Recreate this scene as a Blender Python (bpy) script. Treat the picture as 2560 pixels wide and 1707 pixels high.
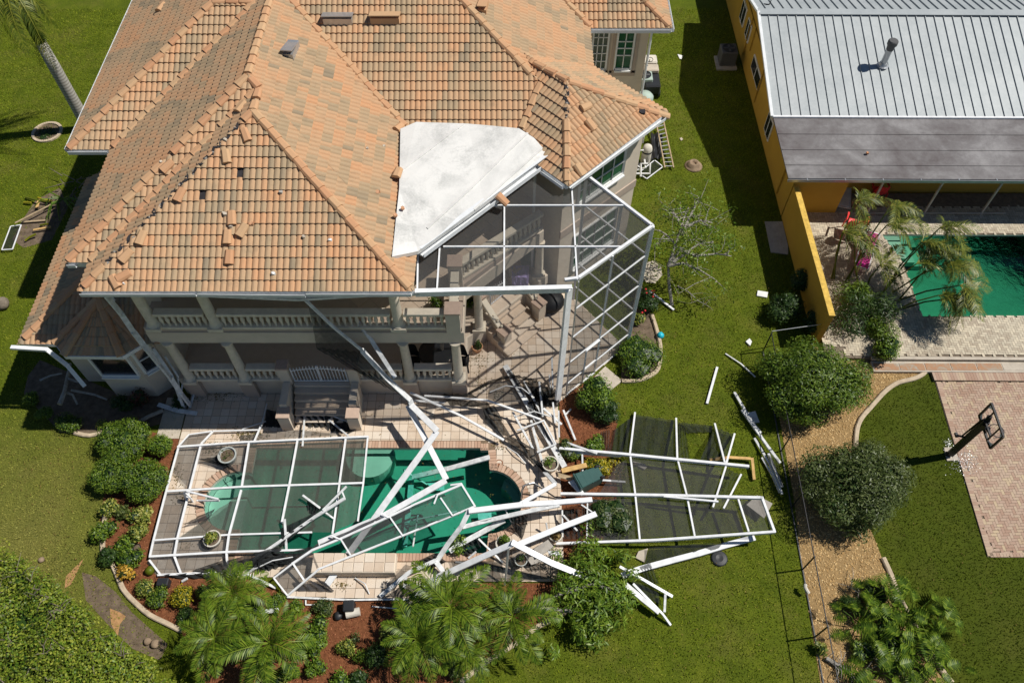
import bpy, bmesh, math, random
import numpy as np
from mathutils import Vector, Matrix
R = math.radians
random.seed(7); rng = np.random.default_rng(7)
for o in list(bpy.data.objects): bpy.data.objects.remove(o)
S = bpy.context.scene; COL = S.collection
# ------------------------------------------------ camera (drone), sky, sun, exposure
CAM_H, CAM_T, CAM_F = 25.0, R(56.0), 1990.0          # height, pitch below horizon, focal length in 2560-px units
cam = bpy.data.cameras.new('camera'); camo = bpy.data.objects.new('camera', cam); COL.objects.link(camo)
camo.location = (0, 0, CAM_H); camo.rotation_euler = (R(90) - CAM_T, 0, 0)
cam.sensor_width = 36; cam.lens = 36 * CAM_F / 2560; cam.clip_start = .1; cam.clip_end = 2000
S.camera = camo
SUN = Vector((.705, .095, 1)).normalized()             # direction towards the sun, read off the shadows
W = bpy.data.worlds.new('World'); S.world = W; W.use_nodes = True
wn = W.node_tree.nodes; bg = wn['Background']; sky = wn.new('ShaderNodeTexSky'); sky.sky_type = 'NISHITA'
sky.sun_disc = False; sky.sun_elevation = math.asin(SUN.z); sky.sun_rotation = math.atan2(SUN.x, SUN.y)
sky.air_density = 1.0; sky.dust_density = 0.0; sky.ozone_density = 4.0
W.node_tree.links.new(sky.outputs[0], bg.inputs[0]); bg.inputs[1].default_value = .052
sl = bpy.data.lights.new('sun', 'SUN'); sl.energy = 4.9; sl.angle = R(.53); sl.color = (1, .955, .88)
slo = bpy.data.objects.new('sun', sl); COL.objects.link(slo); slo.location = (20, 5, 40)
slo.rotation_euler = SUN.to_track_quat('Z', 'Y').to_euler()
S.view_settings.view_transform = 'Standard'; S.view_settings.look = 'None'; S.view_settings.gamma = 1
S.view_settings.exposure = 0; S.view_settings.use_curve_mapping = False
S.render.resolution_x = 1024; S.render.resolution_y = 682
S.cycles.transparent_max_bounces = 24; S.cycles.max_bounces = 6
# ------------------------------------------------ survey helpers: photo point + known height -> world point
CROPS = {}
for r_, y_ in enumerate((0, 420, 820, 1240)):
    for c_, x_ in enumerate((0, 600, 1200, 1860)): CROPS['r%d%s' % (r_ + 1, 'abcd'[c_])] = (x_, y_, 700 / 2350)
for l_, k_, tab_ in (('b', 420 / 2352, ((1000, 880), (1380, 920), (360, 1040), (360, 1240), (700, 1150), (1040, 1150), (620, 1330), (1280, 1240))),
                  ('c', 480 / 1344, ((1640, 0), (1640, 300), (1640, 580), (0, 540), (0, 780), (300, 680), (680, 680), (1020, 480))),
                  ('d', 360 / 1344, ((2200, 980), (1380, 380), (1160, 400)))):
    for i_, (x_, y_) in enumerate(tab_): CROPS['%s%d' % (l_, i_ + 1)] = (x_, y_, k_)
CROPS['d4'] = (2000, 480, 560 / 1344); CROPS['e1'] = (380, 960, 300 / 2352); CROPS['e2'] = (2260, 800, 300 / 2352)
for i_, (x_, y_) in enumerate(((2260, 1200), (1180, 720), (380, 1280))): CROPS['e%d' % (i_ + 3)] = (x_, y_, 300 / 1344)
CROPS['p'] = (0, 0, 1)
_s, _c = math.sin(CAM_T), math.cos(CAM_T)
def ray(px, py):
    u = (px - 1280) / CAM_F; v = -(py - 853.5) / CAM_F
    return Vector((u, _c + v * _s, -_s + v * _c))
def P(n, x, y, z=0.0):
    ox, oy, k = CROPS[n]; d = ray(ox + x * k, oy + y * k); t = (z - CAM_H) / d.z
    return Vector((d.x * t, d.y * t, z))
def PL(n, pts, z=0.0): return [P(n, q[0], q[1], q[2] if len(q) > 2 else z) for q in pts]
def XY(n, pts, z=0.0): return [(v.x, v.y) for v in PL(n, pts, z)]
# ------------------------------------------------ mesh builder
class MB:
    def __init__(s): s.v = []; s.f = []; s.t = []
    def add(s, vs, fs, tint=None):
        b = len(s.v); s.v += [tuple(q) for q in vs]
        for f in fs: s.f.append(tuple(b + i for i in f)); s.t.append(random.random() if tint is None else tint)
        return s
    def box(s, c, d, rz=0, tint=None, M=None):
        c = Vector(c); hx, hy, hz = d[0] / 2, d[1] / 2, d[2] / 2
        if M is None: M = Matrix.Rotation(rz, 3, 'Z')
        vs = [c + M @ Vector((sx * hx, sy * hy, sz * hz)) for sz in (-1, 1) for sx, sy in ((-1, -1), (1, -1), (1, 1), (-1, 1))]
        return s.add(vs, [(3, 2, 1, 0), (4, 5, 6, 7), (0, 1, 5, 4), (1, 2, 6, 5), (2, 3, 7, 6), (3, 0, 4, 7)], tint)
    def bar(s, a, b, w, h, roll=0, tint=None):
        a = Vector(a); b = Vector(b); d = (b - a); L = d.length
        if L < 1e-5: return s
        d /= L; x = d.cross(Vector((0, 0, 1)))
        if x.length < 1e-3: x = Vector((1, 0, 0))
        x.normalize(); u = x.cross(d)
        if roll: q = Matrix.Rotation(roll, 3, d); x = q @ x; u = q @ u
        M = Matrix((x, d, u)).transposed()
        return s.box((a + b) / 2, (w, L, h), M=M, tint=tint)
    def poly_bar(s, pts, w, h, roll=0):
        for a, b in zip(pts, pts[1:]):
            a = Vector(a); b = Vector(b); e = (b - a).normalized() * w * .3
            s.bar(a - e, b + e, w, h, roll)
        return s
    def tube(s, pts, r, n=8, cap=True, tint=None):
        pts = [Vector(p) for p in pts]; rs = r if isinstance(r, (list, tuple)) else [r] * len(pts)
        b = len(s.v); ref = None
        for i, p in enumerate(pts):
            d = (pts[min(i + 1, len(pts) - 1)] - pts[max(i - 1, 0)])
            d = d.normalized() if d.length > 1e-6 else Vector((0, 0, 1))
            if ref is None: ref = Vector((0, 0, 1)) if abs(d.z) < .9 else Vector((1, 0, 0))
            x = d.cross(ref).normalized(); ref = x.cross(d)
            for k in range(n):
                a = 2 * math.pi * k / n; s.v.append(tuple(p + (x * math.cos(a) + ref * math.sin(a)) * rs[i]))
        tt = random.random() if tint is None else tint
        for i in range(len(pts) - 1):
            for k in range(n):
                k2 = (k + 1) % n; s.f.append((b + i * n + k, b + i * n + k2, b + (i + 1) * n + k2, b + (i + 1) * n + k)); s.t.append(tt)
        if cap:
            s.f.append(tuple(b + k for k in range(n))[::-1]); s.t.append(tt)
            e = b + (len(pts) - 1) * n; s.f.append(tuple(e + k for k in range(n))); s.t.append(tt)
        return s
    def lathe(s, c, prof, n=12, tint=None):
        c = Vector(c); b = len(s.v); tt = random.random() if tint is None else tint
        for r, z in prof:
            for k in range(n):
                a = 2 * math.pi * k / n; s.v.append((c.x + r * math.cos(a), c.y + r * math.sin(a), c.z + z))
        m = len(prof)
        for i in range(m - 1):
            for k in range(n):
                k2 = (k + 1) % n; s.f.append((b + i * n + k, b + i * n + k2, b + (i + 1) * n + k2, b + (i + 1) * n + k)); s.t.append(tt)
        s.f.append(tuple(b + k for k in range(n))[::-1]); s.t.append(tt)
        s.f.append(tuple(b + (m - 1) * n + k for k in range(n))); s.t.append(tt)
        return s
    def prism(s, poly, z0, z1, tint=None):
        n = len(poly); zz0 = z0 if isinstance(z0, (list, tuple)) else [z0] * n; zz1 = z1 if isinstance(z1, (list, tuple)) else [z1] * n
        ar = sum(poly[i][0] * poly[(i + 1) % n][1] - poly[(i + 1) % n][0] * poly[i][1] for i in range(n))
        if ar < 0: poly = poly[::-1]; zz0 = zz0[::-1]; zz1 = zz1[::-1]
        vs = [(p[0], p[1], zz0[i]) for i, p in enumerate(poly)] + [(p[0], p[1], zz1[i]) for i, p in enumerate(poly)]
        fs = [tuple(range(n))[::-1], tuple(range(n, 2 * n))] + [(i, (i + 1) % n, n + (i + 1) % n, n + i) for i in range(n)]
        return s.add(vs, fs, tint)
    def quad(s, *ps, tint=None): return s.add(ps, [tuple(range(len(ps)))], tint)
    def mesh(s, name, mat, smooth=False, bevel=0):
        me = bpy.data.meshes.new(name); me.from_pydata(s.v, [], s.f); me.update()
        at = me.attributes.new('tint', 'FLOAT', 'FACE'); at.data.foreach_set('value', np.array(s.t, dtype=np.float32))
        if mat: me.materials.append(mat)
        if bevel:
            bm = bmesh.new(); bm.from_mesh(me); bmesh.ops.remove_doubles(bm, verts=bm.verts, dist=1e-4)
            es = [e for e in bm.edges if len(e.link_faces) == 2 and e.calc_face_angle(0) > .6]
            bmesh.ops.bevel(bm, geom=es, offset=bevel, segments=1, affect='EDGES'); bm.to_mesh(me); bm.free()
        if smooth: me.shade_smooth()
        return me
def world_off(o):
    t = Vector((0, 0, 0))
    while o is not None: t += o.location; o = o.parent
    return t
def obj(name, mb, mat, parent=None, smooth=False, bevel=0, label=None):
    me = mb.mesh(name, mat, smooth, bevel) if isinstance(mb, MB) else mb
    o = bpy.data.objects.new(name, me); COL.objects.link(o)
    if parent is not None: o.parent = parent; o.location = -world_off(parent)
    if label: o['label'] = label
    return o
def inst(name, me, parent, loc, rot=None, M=None):
    o = bpy.data.objects.new(name, me); COL.objects.link(o); o.parent = parent
    off = world_off(parent) if parent else Vector((0, 0, 0))
    if M is not None: o.matrix_basis = Matrix.Translation(-off) @ M
    else:
        o.location = Vector(loc) - off
        if rot is not None: o.rotation_euler = rot
    return o
def thing(name, label, cat, loc=(0, 0, 0), group=None):
    o = bpy.data.objects.new(name, None); COL.objects.link(o); o.location = loc; o.empty_display_size = .2
    o['label'] = label; o['category'] = cat; o['kind'] = 'thing'
    if group: o['group'] = group
    return o
def tag(o, label, cat=None, group=None, kind=None):
    o['label'] = label
    if cat: o['category'] = cat
    if group: o['group'] = group
    if kind: o['kind'] = kind
    return o
def struct(name, mb, mat, label, smooth=False, bevel=0):
    o = obj(name, mb, mat, None, smooth, bevel); o['kind'] = 'structure'; o['label'] = label
    return o
def solo(name, mb, mat, label, cat, group=None, smooth=False, bevel=0):
    # a thing that is one mesh: origin at the base centre of its geometry
    vs = np.array(mb.v); c = np.array([vs[:, 0].mean(), vs[:, 1].mean(), vs[:, 2].min()])
    mb.v = [tuple(q) for q in vs - c]
    o = obj(name, mb, mat, None, smooth, bevel); o.location = c; return tag(o, label, cat, group, 'thing')
# ------------------------------------------------ materials
MATS = {}
class N:
    def __init__(s, name):
        s.m = bpy.data.materials.new(name); s.m.use_nodes = True; s.nt = s.m.node_tree; s.nt.nodes.clear()
        s.out = s.nt.nodes.new('ShaderNodeOutputMaterial'); MATS[name] = s.m
    def n(s, t, **kw):
        q = s.nt.nodes.new('ShaderNode' + t)
        for k, v in kw.items(): setattr(q, k, v)
        return q
    def l(s, a, b): s.nt.links.new(a, b)
    def co(s, gen=False):
        if not hasattr(s, '_co'): s._co = s.n('TexCoord'); s._geo = s.n('NewGeometry')
        return s._geo.outputs['Position'] if not gen else s._co.outputs['Object']
    def noise(s, scale, detail=4, rough=.55, vec=None, dist=0):
        q = s.n('TexNoise'); q.inputs['Scale'].default_value = scale; q.inputs['Detail'].default_value = detail
        q.inputs['Roughness'].default_value = rough; q.inputs['Distortion'].default_value = dist
        s.l(vec if vec is not None else s.co(), q.inputs['Vector']); return q.outputs['Fac']
    def ramp(s, fac, stops):
        q = s.n('ValToRGB'); e = q.color_ramp.elements
        while len(e) < len(stops): e.new(.5)
        for i, (p, c) in enumerate(stops):
            e[i].position = p; e[i].color = (*c, 1) if len(c) == 3 else c
        s.l(fac, q.inputs[0]); return q.outputs[0]
    def mix(s, fac, a, b, mode='MIX'):
        q = s.n('MixRGB', blend_type=mode)
        for i, v in ((0, fac), (1, a), (2, b)):
            if hasattr(v, 'is_linked') or hasattr(v, 'links'): s.l(v, q.inputs[i])
            else: q.inputs[i].default_value = v if i == 0 else (*v, 1)
        return q.outputs[0]
    def math(s, op, a, b=0.0):
        q = s.n('Math', operation=op)
        for i, v in enumerate((a, b)):
            if hasattr(v, 'links'): s.l(v, q.inputs[i])
            else: q.inputs[i].default_value = v
        return q.outputs[0]
    def attr(s, name='tint'): return s.n('Attribute', attribute_name=name).outputs['Fac']
    def rnd(s): return s.n('ObjectInfo').outputs['Random']
    def bsdf(s, col, rough=.7, spec=.3, metal=0, bump=None, bstr=.3, bdist=.02, trans=0):
        q = s.n('BsdfPrincipled')
        if hasattr(col, 'links'): s.l(col, q.inputs['Base Color'])
        else: q.inputs['Base Color'].default_value = (*col, 1)
        if hasattr(rough, 'links'): s.l(rough, q.inputs['Roughness'])
        else: q.inputs['Roughness'].default_value = rough
        q.inputs['Specular IOR Level'].default_value = spec; q.inputs['Metallic'].default_value = metal
        if bump is not None:
            b = s.n('Bump'); b.inputs['Strength'].default_value = bstr; b.inputs['Distance'].default_value = bdist
            s.l(bump, b.inputs['Height']); s.l(b.outputs[0], q.inputs['Normal'])
        return q
    def end(s, q): s.l(q.outputs[0], s.out.inputs['Surface']); return s.m
def simple(name, col, rough=.6, spec=.35, metal=0, var=.15, scale=3.0, bump=0):
    m = N(name); f = m.noise(scale, 6, .6); f2 = m.noise(scale * 9, 3)
    c = m.ramp(f, [(.3, tuple(v * (1 - var) for v in col)), (.7, tuple(min(1, v * (1 + var * .6)) for v in col))])
    return m.end(m.bsdf(c, rough, spec, metal, f2 if bump else None, bump or .1, .01))
# ------------------------------------------------ material library
def M_tile():
    m = N('clay_tile'); t = m.attr()
    big = m.noise(.55, 3, .5); fine = m.noise(9, 5, .65); streak = m.noise(26, 3, .5)
    f = m.math('ADD', m.math('MULTIPLY', t, .72), m.math('MULTIPLY', big, .36))
    c = m.ramp(f, [(.14, (.58, .30, .15)), (.36, (.55, .315, .17)), (.56, (.49, .325, .19)), (.74, (.38, .285, .175)), (.92, (.235, .20, .14))])
    c = m.mix(m.math('MULTIPLY', fine, .34), c, (.24, .16, .095)); c = m.mix(m.math('MULTIPLY', streak, .12), c, (.75, .52, .34))
    lich = m.ramp(m.noise(2.3, 6, .7), [(.54, (0, 0, 0)), (.70, (1, 1, 1))]); c = m.mix(m.math('MULTIPLY', lich, .38), c, (.20, .155, .10))
    return m.end(m.bsdf(c, .82, .18, 0, fine, .25, .006))
M_tile()
def M_cap():
    m = N('cap_tile'); t = m.attr(); fine = m.noise(11, 6, .65); r = m.rnd()
    f = m.math('ADD', m.math('MULTIPLY', r, .6), m.math('MULTIPLY', m.noise(.8, 3), .4))
    c = m.ramp(f, [(.2, (.54, .28, .15)), (.5, (.57, .33, .18)), (.8, (.56, .37, .21))])
    c = m.mix(m.math('MULTIPLY', fine, .35), c, (.30, .19, .11))
    return m.end(m.bsdf(c, .82, .18, 0, fine, .25, .006))
M_cap()
def M_grass_ground():
    m = N('lawn_ground'); big = m.noise(.22, 4, .6); mid = m.noise(1.3, 6, .65); fin = m.noise(24, 5, .7); dry = m.noise(.55, 5, .7)
    c = m.ramp(mid, [(.3, (.075, .105, .007)), (.55, (.12, .155, .010)), (.75, (.18, .20, .018))])
    c = m.mix(m.math('MULTIPLY', m.ramp(dry, [(.48, (0, 0, 0)), (.72, (1, 1, 1))]), .55), c, (.20, .165, .045))
    g = m.n('SeparateXYZ'); m.l(m.co(), g.inputs[0]); dl = m.math('MULTIPLY', m.ramp(m.math('MULTIPLY', m.math('ADD', g.outputs[0], 9.0), -.12), [(.2, (0, 0, 0)), (.75, (1, 1, 1))]), m.ramp(m.math('MULTIPLY', m.math('SUBTRACT', 17.0, g.outputs[1]), .1), [(.2, (0, 0, 0)), (.8, (1, 1, 1))]))
    c = m.mix(m.math('MULTIPLY', dl, .6), c, (.26, .22, .07)); lush = m.ramp(m.math('MULTIPLY', m.math('SUBTRACT', g.outputs[0], 9.5), .25), [(.0, (0, 0, 0)), (.9, (1, 1, 1))]); c = m.mix(m.math('MULTIPLY', lush, .6), c, (.04, .055, .005))
    c = m.mix(m.ramp(fin, [(.3, (0, 0, 0)), (.62, (1, 1, 1))]), (.04, .055, .006), c)
    return m.end(m.bsdf(c, .9, .1, 0, fin, .8, .03))
M_grass_ground()
def M_blade():
    m = N('grass_blade'); t = m.attr(); dry = m.noise(.5, 5, .7); pt = m.noise(2.2, 4, .6); band = m.noise(.16, 2, .5)
    f = m.math('ADD', m.math('MULTIPLY', t, .55), m.math('MULTIPLY', pt, .45))
    c = m.ramp(f, [(.2, (.11, .165, .008)), (.42, (.20, .26, .012)), (.62, (.29, .34, .018)), (.9, (.44, .42, .07))])
    c = m.mix(m.math('MULTIPLY', m.ramp(dry, [(.5, (0, 0, 0)), (.72, (1, 1, 1))]), .5), c, (.30, .24, .065))
    c = m.mix(m.math('MULTIPLY', m.ramp(band, [(.35, (0, 0, 0)), (.62, (1, 1, 1))]), .35), c, (.11, .165, .010))
    g = m.n('SeparateXYZ'); m.l(m.co(), g.inputs[0]); dl = m.math('MULTIPLY', m.ramp(m.math('MULTIPLY', m.math('ADD', g.outputs[0], 9.0), -.12), [(.2, (0, 0, 0)), (.75, (1, 1, 1))]), m.ramp(m.math('MULTIPLY', m.math('SUBTRACT', 17.0, g.outputs[1]), .1), [(.2, (0, 0, 0)), (.8, (1, 1, 1))]))
    c = m.mix(m.math('MULTIPLY', dl, .55), c, (.50, .44, .15))
    lush = m.ramp(m.math('MULTIPLY', m.math('SUBTRACT', g.outputs[0], 9.5), .25), [(.0, (0, 0, 0)), (.9, (1, 1, 1))]); c = m.mix(m.math('MULTIPLY', lush, .82), c, (.085, .115, .008))
    q = m.bsdf(c, .75, .15); tr = m.n('BsdfTranslucent'); m.l(c, tr.inputs[0]); mx = m.n('MixShader'); mx.inputs[0].default_value = .25
    m.l(q.outputs[0], mx.inputs[1]); m.l(tr.outputs[0], mx.inputs[2]); return m.end(mx)
M_blade()
def leaf(name, stops, rough=.45, spec=.35, tr=.25, patch=1.5):
    m = N(name); t = m.attr(); pt = m.noise(patch, 4, .6)
    f = m.math('ADD', m.math('MULTIPLY', t, .65), m.math('MULTIPLY', pt, .35))
    c = m.ramp(f, stops); q = m.bsdf(c, rough, spec); tl = m.n('BsdfTranslucent'); m.l(c, tl.inputs[0])
    mx = m.n('MixShader'); mx.inputs[0].default_value = tr; m.l(q.outputs[0], mx.inputs[1]); m.l(tl.outputs[0], mx.inputs[2]); return m.end(mx)
leaf('leaf_green', [(.2, (.05, .10, .008)), (.5, (.105, .18, .014)), (.8, (.19, .26, .025))])
leaf('leaf_hedge', [(.15, (.07, .065, .02)), (.3, (.09, .13, .012)), (.55, (.19, .25, .02)), (.85, (.36, .38, .05))], .5, .25)
leaf('leaf_bright', [(.2, (.06, .12, .01)), (.5, (.12, .21, .016)), (.8, (.22, .30, .03))])
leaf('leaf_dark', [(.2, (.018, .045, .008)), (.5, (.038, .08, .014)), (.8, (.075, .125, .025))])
leaf('leaf_olive', [(.2, (.045, .07, .014)), (.5, (.085, .12, .028)), (.8, (.15, .18, .055))])
leaf('leaf_variegated', [(.2, (.07, .12, .012)), (.45, (.16, .21, .03)), (.7, (.38, .38, .07)), (.9, (.55, .50, .16))])
leaf('leaf_yellow', [(.2, (.12, .15, .01)), (.45, (.30, .28, .015)), (.75, (.52, .40, .02))])
leaf('leaf_orange', [(.2, (.25, .17, .02)), (.5, (.55, .30, .03)), (.8, (.72, .48, .09))])
leaf('leaf_dead', [(.2, (.14, .09, .04)), (.5, (.30, .20, .08)), (.8, (.45, .34, .16))], .8, .1)
leaf('leaf_red', [(.2, (.05, .02, .012)), (.5, (.11, .03, .02)), (.8, (.20, .05, .03))])
leaf('palm_leaf', [(.2, (.035, .075, .006)), (.5, (.09, .16, .010)), (.8, (.19, .26, .022))], .42, .3, .25)
leaf('palm_windblown', [(.2, (.045, .075, .008)), (.5, (.11, .145, .014)), (.8, (.25, .25, .035))], .45, .4, .2)
leaf('litter', [(.15, (.06, .08, .012)), (.4, (.12, .11, .025)), (.7, (.20, .13, .04)), (.9, (.35, .27, .08))], .8, .1, .1)
def M_bark(name, a, b, sc=14):
    m = N(name); f = m.noise(sc, 6, .7); g = m.noise(3, 3)
    c = m.ramp(m.math('ADD', m.math('MULTIPLY', f, .6), m.math('MULTIPLY', g, .4)), [(.35, a), (.65, b)]); return m.end(m.bsdf(c, .9, .1, 0, f, .6, .02))
M_bark('bark', (.10, .08, .06), (.27, .23, .18)); M_bark('bark_pale', (.20, .18, .15), (.45, .42, .37)); M_bark('palm_trunk', (.24, .23, .20), (.46, .45, .40), 5)
def M_deck():
    m = N('deck_tile'); t = m.attr(); a = m.noise(4, 5, .65); b = m.noise(20, 4, .6); w = m.noise(.8, 4)
    f = m.math('ADD', m.math('MULTIPLY', t, .55), m.math('MULTIPLY', a, .45))
    c = m.ramp(f, [(.2, (.57, .45, .34)), (.5, (.66, .55, .44)), (.8, (.71, .63, .53))]); c = m.mix(m.math('MULTIPLY', b, .22), c, (.40, .29, .19))
    c = m.mix(m.math('MULTIPLY', m.ramp(w, [(.5, (0, 0, 0)), (.75, (1, 1, 1))]), .25), c, (.42, .33, .24)); return m.end(m.bsdf(c, .7, .25, 0, b, .1, .004))
M_deck()
def M_paver(name, stops, dirt):
    m = N(name); t = m.attr(); a = m.noise(14, 5, .7); w = m.noise(.7, 5, .65)
    c = m.ramp(t, stops); c = m.mix(m.math('MULTIPLY', a, .3), c, dirt); c = m.mix(m.math('MULTIPLY', m.ramp(w, [(.5, (0, 0, 0)), (.7, (1, 1, 1))]), .28), c, dirt)
    return m.end(m.bsdf(c, .85, .15, 0, a, .2, .005))
M_paver('court_paver', [(.1, (.40, .27, .20)), (.45, (.46, .34, .26)), (.75, (.49, .38, .28)), (.95, (.53, .42, .28))], (.26, .15, .10))
M_paver('pool_paver', [(.1, (.45, .38, .29)), (.5, (.55, .49, .38)), (.9, (.66, .58, .44))], (.24, .19, .13))
M_paver('coping_brick', [(.1, (.47, .30, .21)), (.5, (.52, .35, .25)), (.9, (.58, .41, .30))], (.32, .21, .15))
simple('grout', (.21, .15, .10), .9, .1, 0, .3, 6); simple('grout_grey', (.20, .16, .12), .9, .1, 0, .3, 6)
simple('stucco', (.66, .57, .46), .85, .15, 0, .08, 2, .12); simple('stucco_trim', (.47, .38, .31), .85, .15, 0, .08, 2, .1)
simple('cast_stone', (.72, .64, .51), .8, .2, 0, .12, 5, .15); simple('cast_stone_cap', (.50, .37, .29), .8, .2, 0, .1, 5, .1)
simple('white_alu', (.77, .78, .79), .42, .4, 0, .14, 5); simple('white_alu_dirty', (.68, .69, .69), .5, .4, 0, .32, 5)
simple('white_vinyl', (.80, .80, .78), .4, .4, 0, .05, 4); simple('gutter_white', (.74, .76, .77), .45, .4, 0, .1, 5)
simple('dark_void', (.05, .05, .055), .8, .2); simple('mortar', (.33, .31, .28), .9, .1, 0, .4, 12, .4); simple('felt', (.045, .042, .045), .9, .1, 0, .3, 8)
simple('yellow_wall', (.50, .30, .05), .85, .15, 0, .08, 1.2, .08); simple('yellow_wall_top', (.68, .45, .10), .85, .15, 0, .3, 7, .2)
simple('concrete', (.50, .44, .36), .85, .15, 0, .18, 4, .2); simple('concrete_grey', (.40, .37, .33), .85, .15, 0, .2, 4, .2); simple('kerb', (.52, .42, .30), .85, .15, 0, .25, 6, .3)
simple('gravel_base', (.32, .21, .095), .9, .1, 0, .3, 20, .6); simple('mulch', (.19, .075, .035), .95, .05, 0, .45, 9, .9); simple('soil', (.16, .12, .085), .95, .05, 0, .4, 5, .7); simple('sand', (.42, .24, .11), .95, .05, 0, .3, 5, .5)
simple('plaster_pool', (.46, .50, .42), .8, .2, 0, .12, 1.5); simple('timber', (.62, .40, .16), .75, .2, 0, .25, 7, .2); simple('timber_grey', (.42, .32, .2), .8, .2, 0, .3, 7, .2)
simple('black_metal', (.012, .012, .014), .45, .4); simple('black_plastic', (.022, .024, .027), .45, .4); simple('steel', (.48, .49, .50), .35, .5, .6); simple('aluminium', (.62, .62, .61), .4, .5, .5)
simple('pot_white', (.62, .58, .50), .75, .2, 0, .2, 6, .15); simple('pot_grey', (.42, .44, .42), .7, .25, 0, .2, 6, .15); simple('terracotta', (.55, .30, .17), .8, .2)
simple('bin_green', (.035, .095, .085), .4, .4, 0, .1); simple('cover_green', (.02, .09, .05), .7, .2, 0, .2, 4, .3); simple('towel_purple', (.34, .27, .52), .9, .1, 0, .15, 5, .3)
simple('chair_red', (.70, .05, .05), .45, .4); simple('pink', (.75, .03, .34), .55, .3); simple('ball_cyan', (.02, .48, .62), .4, .4); simple('white_plastic', (.75, .75, .73), .5, .4); simple('tarp_black', (.02, .021, .024), .55, .35, 0, .3, 5, .4)
simple('ac_grey', (.10, .10, .10), .6, .3); simple('ac_green', (.36, .45, .40), .6, .3); simple('boulder', (.30, .22, .15), .9, .1, 0, .35, 5, .6); simple('clay_pipe', (.50, .24, .12), .8, .2); simple('brown_plastic', (.28, .12, .06), .6, .3)
simple('gravel', (.50, .33, .15), .85, .15, 0, .35, 30)
def M_gravel():
    m = N('gravel_stone'); t = m.attr(); c = m.ramp(t, [(.1, (.28, .16, .06)), (.5, (.52, .33, .13)), (.9, (.68, .50, .26))]); return m.end(m.bsdf(c, .8, .2))
M_gravel()
def M_mulch():
    m = N('mulch_chip'); t = m.attr(); c = m.ramp(t, [(.1, (.10, .03, .015)), (.5, (.21, .075, .035)), (.9, (.33, .14, .07))]); return m.end(m.bsdf(c, .9, .1))
M_mulch()
def M_membrane():
    m = N('roof_membrane'); st = m.noise(1.1, 6, .65, dist=.6); fi = m.noise(16, 5, .7); pt = m.noise(.5, 2)
    k = m.math('MULTIPLY', m.ramp(m.math('ADD', m.math('MULTIPLY', st, .7), m.math('MULTIPLY', fi, .3)), [(.44, (0, 0, 0)), (.62, (1, 1, 1))]), m.ramp(pt, [(.36, (.12,) * 3), (.58, (1, 1, 1))]))
    c = m.mix(m.math('MULTIPLY', k, .6), (.70, .69, .66), (.26, .27, .26)); return m.end(m.bsdf(c, .75, .2, 0, m.noise(3, 5), .12, .03))
M_membrane()
def M_metalroof():
    m = N('metal_roof'); a = m.noise(.9, 5, .6); b = m.noise(7, 4, .6); r = m.rnd()
    c = m.ramp(m.math('ADD', m.math('MULTIPLY', a, .6), m.math('MULTIPLY', b, .4)), [(.35, (.33, .36, .37)), (.65, (.43, .455, .46))]); c = m.mix(m.math('MULTIPLY', r, .12), c, (.40, .44, .45))
    ru = m.ramp(m.noise(.45, 5, .7), [(.64, (0, 0, 0)), (.76, (1, 1, 1))]); c = m.mix(m.math('MULTIPLY', ru, .35), c, (.34, .33, .31)); return m.end(m.bsdf(c, .55, .3, .1, b, .05, .01))
M_metalroof()
def M_flatroof():
    m = N('bitumen_roof'); a = m.noise(.55, 5, .6, dist=.5); b = m.noise(5, 5, .7)
    c = m.ramp(m.math('ADD', m.math('MULTIPLY', a, .75), m.math('MULTIPLY', b, .25)), [(.34, (.115, .10, .10)), (.5, (.18, .17, .17)), (.66, (.28, .27, .27))]); return m.end(m.bsdf(c, .85, .2, 0, b, .2, .01))
M_flatroof()
def M_screen(name, col, fac, wrinkle=0):
    m = N(name); w = m.noise(5, 5, .6, dist=.5); q = m.bsdf(col, .9, .05); t = m.n('BsdfTransparent'); mx = m.n('MixShader')
    f = m.math('ADD', m.math('MULTIPLY', m.math('SUBTRACT', w, .5), wrinkle), fac); m.l(f, mx.inputs[0]); m.l(t.outputs[0], mx.inputs[1]); m.l(q.outputs[0], mx.inputs[2]); return m.end(mx)
M_screen('screen_mesh', (.085, .085, .085), .46, .22); M_screen('screen_dark', (.03, .034, .034), .54, .5); M_screen('screen_murky', (.095, .10, .085), .60, .3); M_screen('screen_net', (.022, .024, .025), .86, .5); M_screen('screen_fold', (.05, .05, .055), .78, .6)
def M_water(name, absorb, dens):
    m = N(name); b = m.n('Bump'); b.inputs['Strength'].default_value = .12; b.inputs['Distance'].default_value = .03; m.l(m.noise(3.2, 4, .55, dist=.7), b.inputs['Height'])
    t = m.n('BsdfTransparent'); g = m.n('BsdfGlossy'); g.inputs['Roughness'].default_value = .03; m.l(b.outputs[0], g.inputs['Normal'])
    fr = m.n('Fresnel'); fr.inputs[0].default_value = 1.33; m.l(b.outputs[0], fr.inputs['Normal']); mx = m.n('MixShader')
    m.l(fr.outputs[0], mx.inputs[0]); m.l(t.outputs[0], mx.inputs[1]); m.l(g.outputs[0], mx.inputs[2]); m.end(mx)
    v = m.n('VolumeAbsorption'); v.inputs['Color'].default_value = (*absorb, 1); v.inputs['Density'].default_value = dens; m.l(v.outputs[0], m.out.inputs['Volume']); return m.m
M_water('pool_water', (.0, .76, .65), 1.2); M_water('neighbour_water', (.01, .70, .53), 1.15)
def M_glass(name, col):
    m = N(name); q = m.bsdf(col, .06, .6); return m.end(q)
M_glass('window_glass', (.02, .055, .03)); M_glass('window_glass_green', (.02, .10, .05)); M_glass('window_glass_dark', (.02, .022, .025))
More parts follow.
